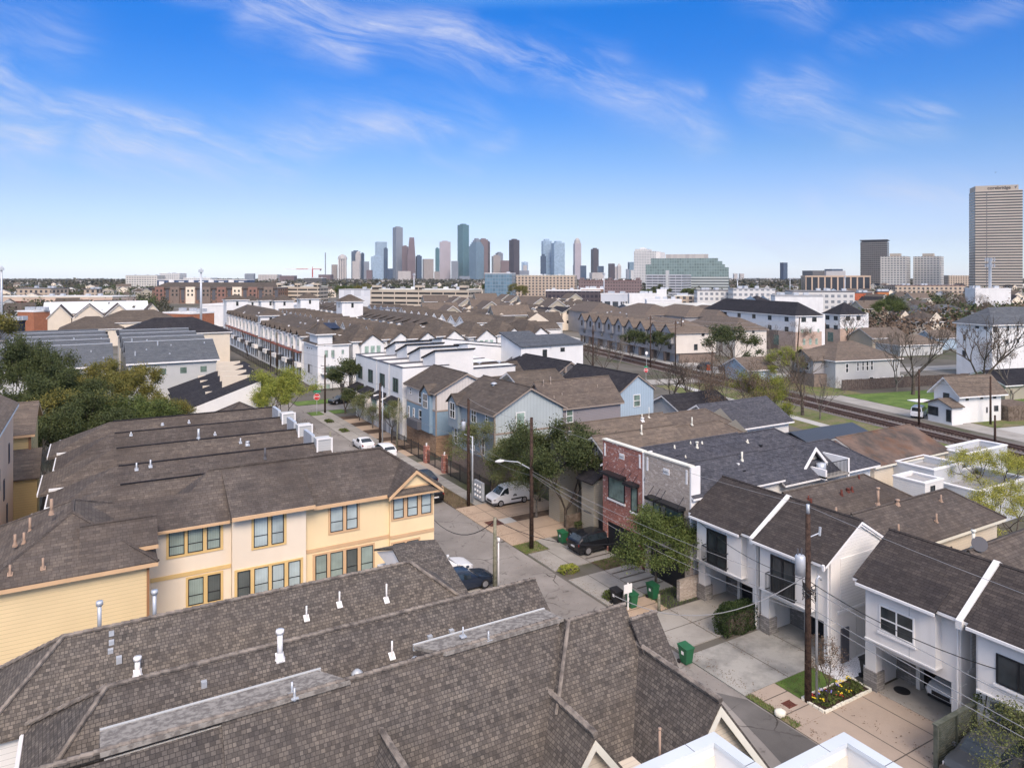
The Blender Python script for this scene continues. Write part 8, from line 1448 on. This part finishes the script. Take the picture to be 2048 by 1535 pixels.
for (u0, u1, vt, D, m, rt, lab, cm) in MR:
    r, w, d, h = obox('building', lab, 'building', u0, u1, vt, D, m, rt, dep=min((u1 - u0)/1425 * D * .6, 26)); part(r, 'roof_edge', cm, (-w/2 - .15, w/2 + .15, -d/2 - .15, -d/2 + .5, h, h + .9), (-w/2 - .15, w/2 + .15, d/2 - .5, d/2 + .15, h, h + .9)) if False else part(r, 'roof_edge', cm, (-w/2 - .15, w/2 + .15, -d/2 - .15, d/2 + .15, h, h + .6)); 
    rm = M_RFW if cm in (M_WHT, M_CRT) else M_RFG; k = MB(); k.face([(-w/2 + .4, -d/2 + .4, h + .61), (w/2 - .4, -d/2 + .4, h + .61), (w/2 - .4, d/2 - .4, h + .61), (-w/2 + .4, d/2 - .4, h + .61)]); k.build('roof', rm, r)
    q = random.Random(int(u0)); n = 3 if D > 700 else 4
    for i in range(n): a, b = q.uniform(-w * .42, w * .38), q.uniform(-d * .3, d * .25); part(r, 'rooftop_unit', M_GAL, (a, a + 2.4, b, b + 2, h + .62, h + 2.0))
    if 'brown brick apartment row' in lab:
        M_BRBR = paint('brown_brick_far', (.24, .14, .11))
        k = MB(); k.slab([(-w/2 - 1, -d/2 - 1, h), (w/2 + 1, -d/2 - 1, h), (w/2 - 6, 0, h + 5), (-w/2 + 6, 0, h + 5)], .3); k.build('hip_roof', M_SHB, r)
        for i in range(8):
            xx = -w/2 + 7 + i * w/8; m_ = M_CRM if i in (2, 5) else (M_BBK if i % 2 else M_BRBR); part(r, 'bay', m_, (xx - 4, xx + 4, -d/2 - 1.2, -d/2 - .01, 0, h + 1.2)); part(r, 'balcony_recess', M_DGY, (xx + 5, xx + 8, -d/2 - .1, -d/2 - .01, 3, h - 1))
            for zz in (h - 2, h - 5.4): part(r, 'window', M_GLD, (xx - 2.5, xx - 1, -d/2 - 1.3, -d/2 - 1.21, zz - 1, zz + .8), (xx + 1, xx + 2.5, -d/2 - 1.3, -d/2 - 1.21, zz - 1, zz + .8))
    if 'navy and white' in lab:
        for i in range(9): xx = -w/2 + 7 + i * w/9; part(r, 'bay', M_WSB, (xx - 3.5, xx + 3.5, -d/2 - 1.2, -d/2 - .01, 0, h + (1 if i % 2 else -1.5)))
    if 'parking' in lab:
        for i in range(9): xx = -w/2 + (i + .5) * w/9; part(r, 'parked_vehicle', (M_WHT, M_BLK, M_GRY)[i % 3], (xx - 1, xx + 1, -d * .2, -d * .2 + 4.2, h + .62, h + 2.0)) if i % 4 else part(r, 'stair_tower', m, (xx - 2.5, xx + 2.5, -d/2 - .3, -d/2 + 5, h, h + 3.2))
    if 'strip mall' in lab:
        for xx, ww, c in ((-20, 9, M_RST), (12, 9, MATS['sign_green']), (-45, 8, M_GRY), (34, 4, M_RST), (-3, 6, M_BLK), (44, 8, M_GRY)): part(r, 'shop_sign', c, (xx - ww/2, xx + ww/2, -d/2 - .12, -d/2 - .01, h - 4.2, h - 2.6))
# metal warehouse with a long pale roof
r = root('metal_warehouse', (0, 0, 0), 'grey gabled metal warehouse with a pale streaked roof behind the railway townhouses', 'warehouse'); r.location = (0, 0, 0); x, y = R2.P(1312, 640, 4); r['_b'] = (0, 0, 0); r.rotation_euler = (0, 0, R2.rot)
D_ = 285; k0, k1 = R2.xs(1290, 290), R2.xs(1425, 290); walls(r, k0 - 14, k1, 268, 298, 0, 7.0, M_GWL, 'x', 11); roof(r, k0 - 14, k1, 268, 298, 7.2, 11, 'x', 'gg', .4, two('pale_roof_streaks', (.42, .42, .38), (.58, .58, .54), .1), M_GRY)
# cream gabled houses with charcoal roofs
for i, (u0, u1, vt, d_) in enumerate(((1088, 1124, 625, 'left'), (1125, 1157, 624, 'middle'), (1158, 1188, 624, 'right'))):
    Yc = 285; xa, xb = R2.xs(u0, Yc), R2.xs(u1, Yc); r = block('cream_gabled_house', d_ + ' of three cream houses with charcoal gable roofs', R2, xa, xb - .3, Yc, Yc + 16, R2.z(vt, xa, Yc), M_CRM, 'gab', 'y', R2.z(vt - 9, xa, Yc), M_SHK, M_CRT, group='cream gabled houses'); grid(r, 's', Yc, xa + 1, xb - 1, (7.5, 3.5), 2, 1.0, 1.4)
q = random.Random(21)
protoh = {}
def far_house(kind):
    if kind not in protoh:
        hs = [(10, 12, 6.2, 9.6), (13, 9, 8.5, 11.4), (9, 14, 9.0, 12.2), (16, 10, 5.0, 7.8), (12, 12, 8.8, 11.6)][kind % 5]; wm = [M_CSD, M_WSD, M_TNS, M_GSD, M_CRM, M_WSB, M_BBL][kind % 7]; rm = [M_SHB, M_SHK, M_SHT, M_SHG, M_SHB][kind % 5]
        r = root('house', (0, 0, 0), None, None); w, d, ze, zr = hs; walls(r, -w/2, w/2, -d/2, d/2, 0, ze, wm, 'x' if kind % 2 else 'y', zr - .1, 'gg'); roof(r, -w/2, w/2, -d/2, d/2, ze, zr, 'x' if kind % 2 else 'y', 'gg' if kind % 3 else 'hh', .5, rm, M_WHT, cap=False)
        for i in (-1, 1): window(r, i * w * .25, -d/2, ze - 1.6, 1.2, 1.5, 's', 'far', False); window(r, i * w * .25, -d/2, ze - 4.4, 1.2, 1.5, 's', 'far', False); window(r, -w/2, i * d * .25, ze - 1.6, 1.2, 1.5, 'w', 'far', False)
        protoh[kind] = r
    return protoh[kind]
used = set(); placed = []; DESC = ['tan-sided', 'white', 'grey', 'tan', 'cream', 'bright white', 'pale blue']
def put_house(x, y, kind, rz, lab, grp):
    p = far_house(kind); c = p if kind not in used else copy_tree(p); used.add(kind); c.location = (x, y, 0); c.rotation_euler = (0, 0, rz); tag(c, lab, 'house', grp); return c
# brown gabled houses just behind the rows (u 860-1150, v 590-640) and scattered ones beyond
n = 0
for row in range(9):
    D = 270 + row * 24
    for j in range(13):
        u = 872 + j * 24 * (1 + .05 * row) + (row % 2) * 10 + q.uniform(-4, 4)
        if u > 1090 and D < 330: continue
        if u > 1160: continue
        x, y = F.at(u, D); put_house(x, y, [0, 2, 5, 0, 10][(row + j) % 5], -math.radians(YAW - 17 + 90 * (j % 3 == 0)), 'brown-roofed house in the packed field of houses before the parking deck', 'packed brown-roofed houses'); n += 1
q = random.Random(4); tries = 0; placed = []
BAND = [(0, 330, 330, 900), (640, 960, 620, 1900), (1400, 2048, 420, 1300), (1000, 1460, 900, 1700), (300, 660, 700, 1900), (1700, 2048, 260, 700), (0, 300, 900, 1900)]
while len(placed) < 175 and tries < 5000:
    tries += 1; b = BAND[q.randrange(len(BAND))]; u, D = q.uniform(b[0], b[1]), q.uniform(b[2], b[3]); x, y = F.at(u, D)
    if any((x - a) ** 2 + (y - c) ** 2 < 19 ** 2 for a, c in placed): continue
    placed.append((x, y)); put_house(x, y, q.randrange(12), q.choice((0, 1.57)) + q.choice((F.rot, R2.rot)) , 'small far-off house among the trees below the horizon', 'far-off houses')
# far-off woods: one mass per belt
def wood(name, label_seed, bands, n, mat, h0=7, h1=13, size=1.5):
    q = random.Random(label_seed); mb = MB()
    for i in range(n):
        b = bands[i % len(bands)]; u = q.uniform(b[0], b[1]); D = b[2] * (b[3]/b[2]) ** q.random(); x, y = F.at(u, D); h = q.uniform(h0, h1); rr = h * q.uniform(.35, .6); s0 = size * (1 if D < 900 else 1.7); m = 34 if D < 800 else 16
        for j in range(m):
            a = Vector((q.gauss(0, .45) * rr, q.gauss(0, .45) * rr, h * .6 + q.gauss(0, .2) * h)); nn = Vector((q.gauss(0, 1), q.gauss(0, 1), q.gauss(.6, 1))).normalized(); A = nn.orthogonal().normalized(); A = Matrix.Rotation(q.uniform(0, 6.28), 3, nn) @ A; B = nn.cross(A); s = s0 * q.uniform(.6, 1.2); c = Vector((x, y, 0)) + a
            mb.face([c - A * s, c - B * s * .7, c + A * s, c + B * s * .7])
    o = bpy.data.objects.new(name, mb.mesh(name, mat, False, False)); COL.objects.link(o); return tag(o, kind='stuff')
NB = [(0, 330, 300, 900), (1390, 2048, 430, 1500), (600, 960, 560, 2200)]
wood('woodland', 1, [(-20, 2070, 1400, 4200)], 4600, leafmat('winter_wood', (.05, .05, .032), (.09, .088, .058), (.13, .115, .085), .05), 8, 14, 2.0); wood('woodland', 2, [(0, 340, 330, 1500), (640, 960, 700, 1900), (1160, 1480, 900, 1700), (1400, 2060, 480, 1700)], 2000, MATS['winter_wood'], 6, 9, .85); wood('woodland', 3, [(0, 320, 430, 1500), (600, 960, 800, 2000), (1400, 2060, 560, 1800), (1700, 2060, 300, 600)], 1700, L_DK, 6, 10, .9); wood('woodland', 4, [(1740, 2060, 230, 420), (1500, 2060, 600, 1000), (0, 200, 600, 1200)], 380, L_BR, 7, 11, .7)
# distant rooftops beyond recognition: low pale boxes of the far city, one mass
q = random.Random(17); mb = MB()
for i in range(1500):
    D = 1500 * (4.2 ** q.random()); u = q.uniform(-20, 2070); x, y = F.at(u, D); w, d, h = q.uniform(8, 34), q.uniform(8, 26), q.uniform(4, 11); mb.box(x - w/2, x + w/2, y - d/2, y + d/2, 0, h)
tag(mb.build('distant_rooftops', two('distant_roofs', (.18, .16, .15), (.52, .50, .47), .02, .42, .58)), kind='stuff')
# bird
x, y = F.at(1991, 120); z = 23 + (553 - 345) * 120/1425; r = root('bird', (x, y, z), 'small dark bird flying left of and above the striped tower', 'bird'); k = MB(); k.tube([(x - .22, y, z), (x, y, z + .02), (x + .2, y, z + .03)], [.02, .06, .02], 6); k.face([(x - .05, y, z + .04), (x + .08, y, z + .04), (x + .15, y + .4, z + .2)]); k.face([(x - .05, y, z + .04), (x + .12, y - .4, z + .16), (x + .08, y, z + .04)]); k.build('body', M_BLK, r)
# thin haze in the air
hz_ = MB(); hz_.box(-6500, 8500, -900, 8200, -31.5, 420, True); ho = hz_.build('haze', None) if False else None
me = bpy.data.meshes.new('haze'); me.from_pydata(hz_.v, [], hz_.f); hm = bpy.data.materials.new('haze_air'); hm.use_nodes = True; nt_ = hm.node_tree; nt_.nodes.remove(nt_.nodes['Principled BSDF']); pvn = nt_.nodes.new('ShaderNodeVolumePrincipled'); pvn.inputs['Color'].default_value = (.93, .96, 1.0, 1); pvn.inputs['Density'].default_value = HAZE = 0.00004; pvn.inputs['Anisotropy'].default_value = .2
nt_.links.new(pvn.outputs[0], [n_ for n_ in nt_.nodes if n_.type == 'OUTPUT_MATERIAL'][0].inputs['Volume']); me.materials.append(hm); ho = bpy.data.objects.new('haze', me); COL.objects.link(ho); tag(ho, kind='stuff')
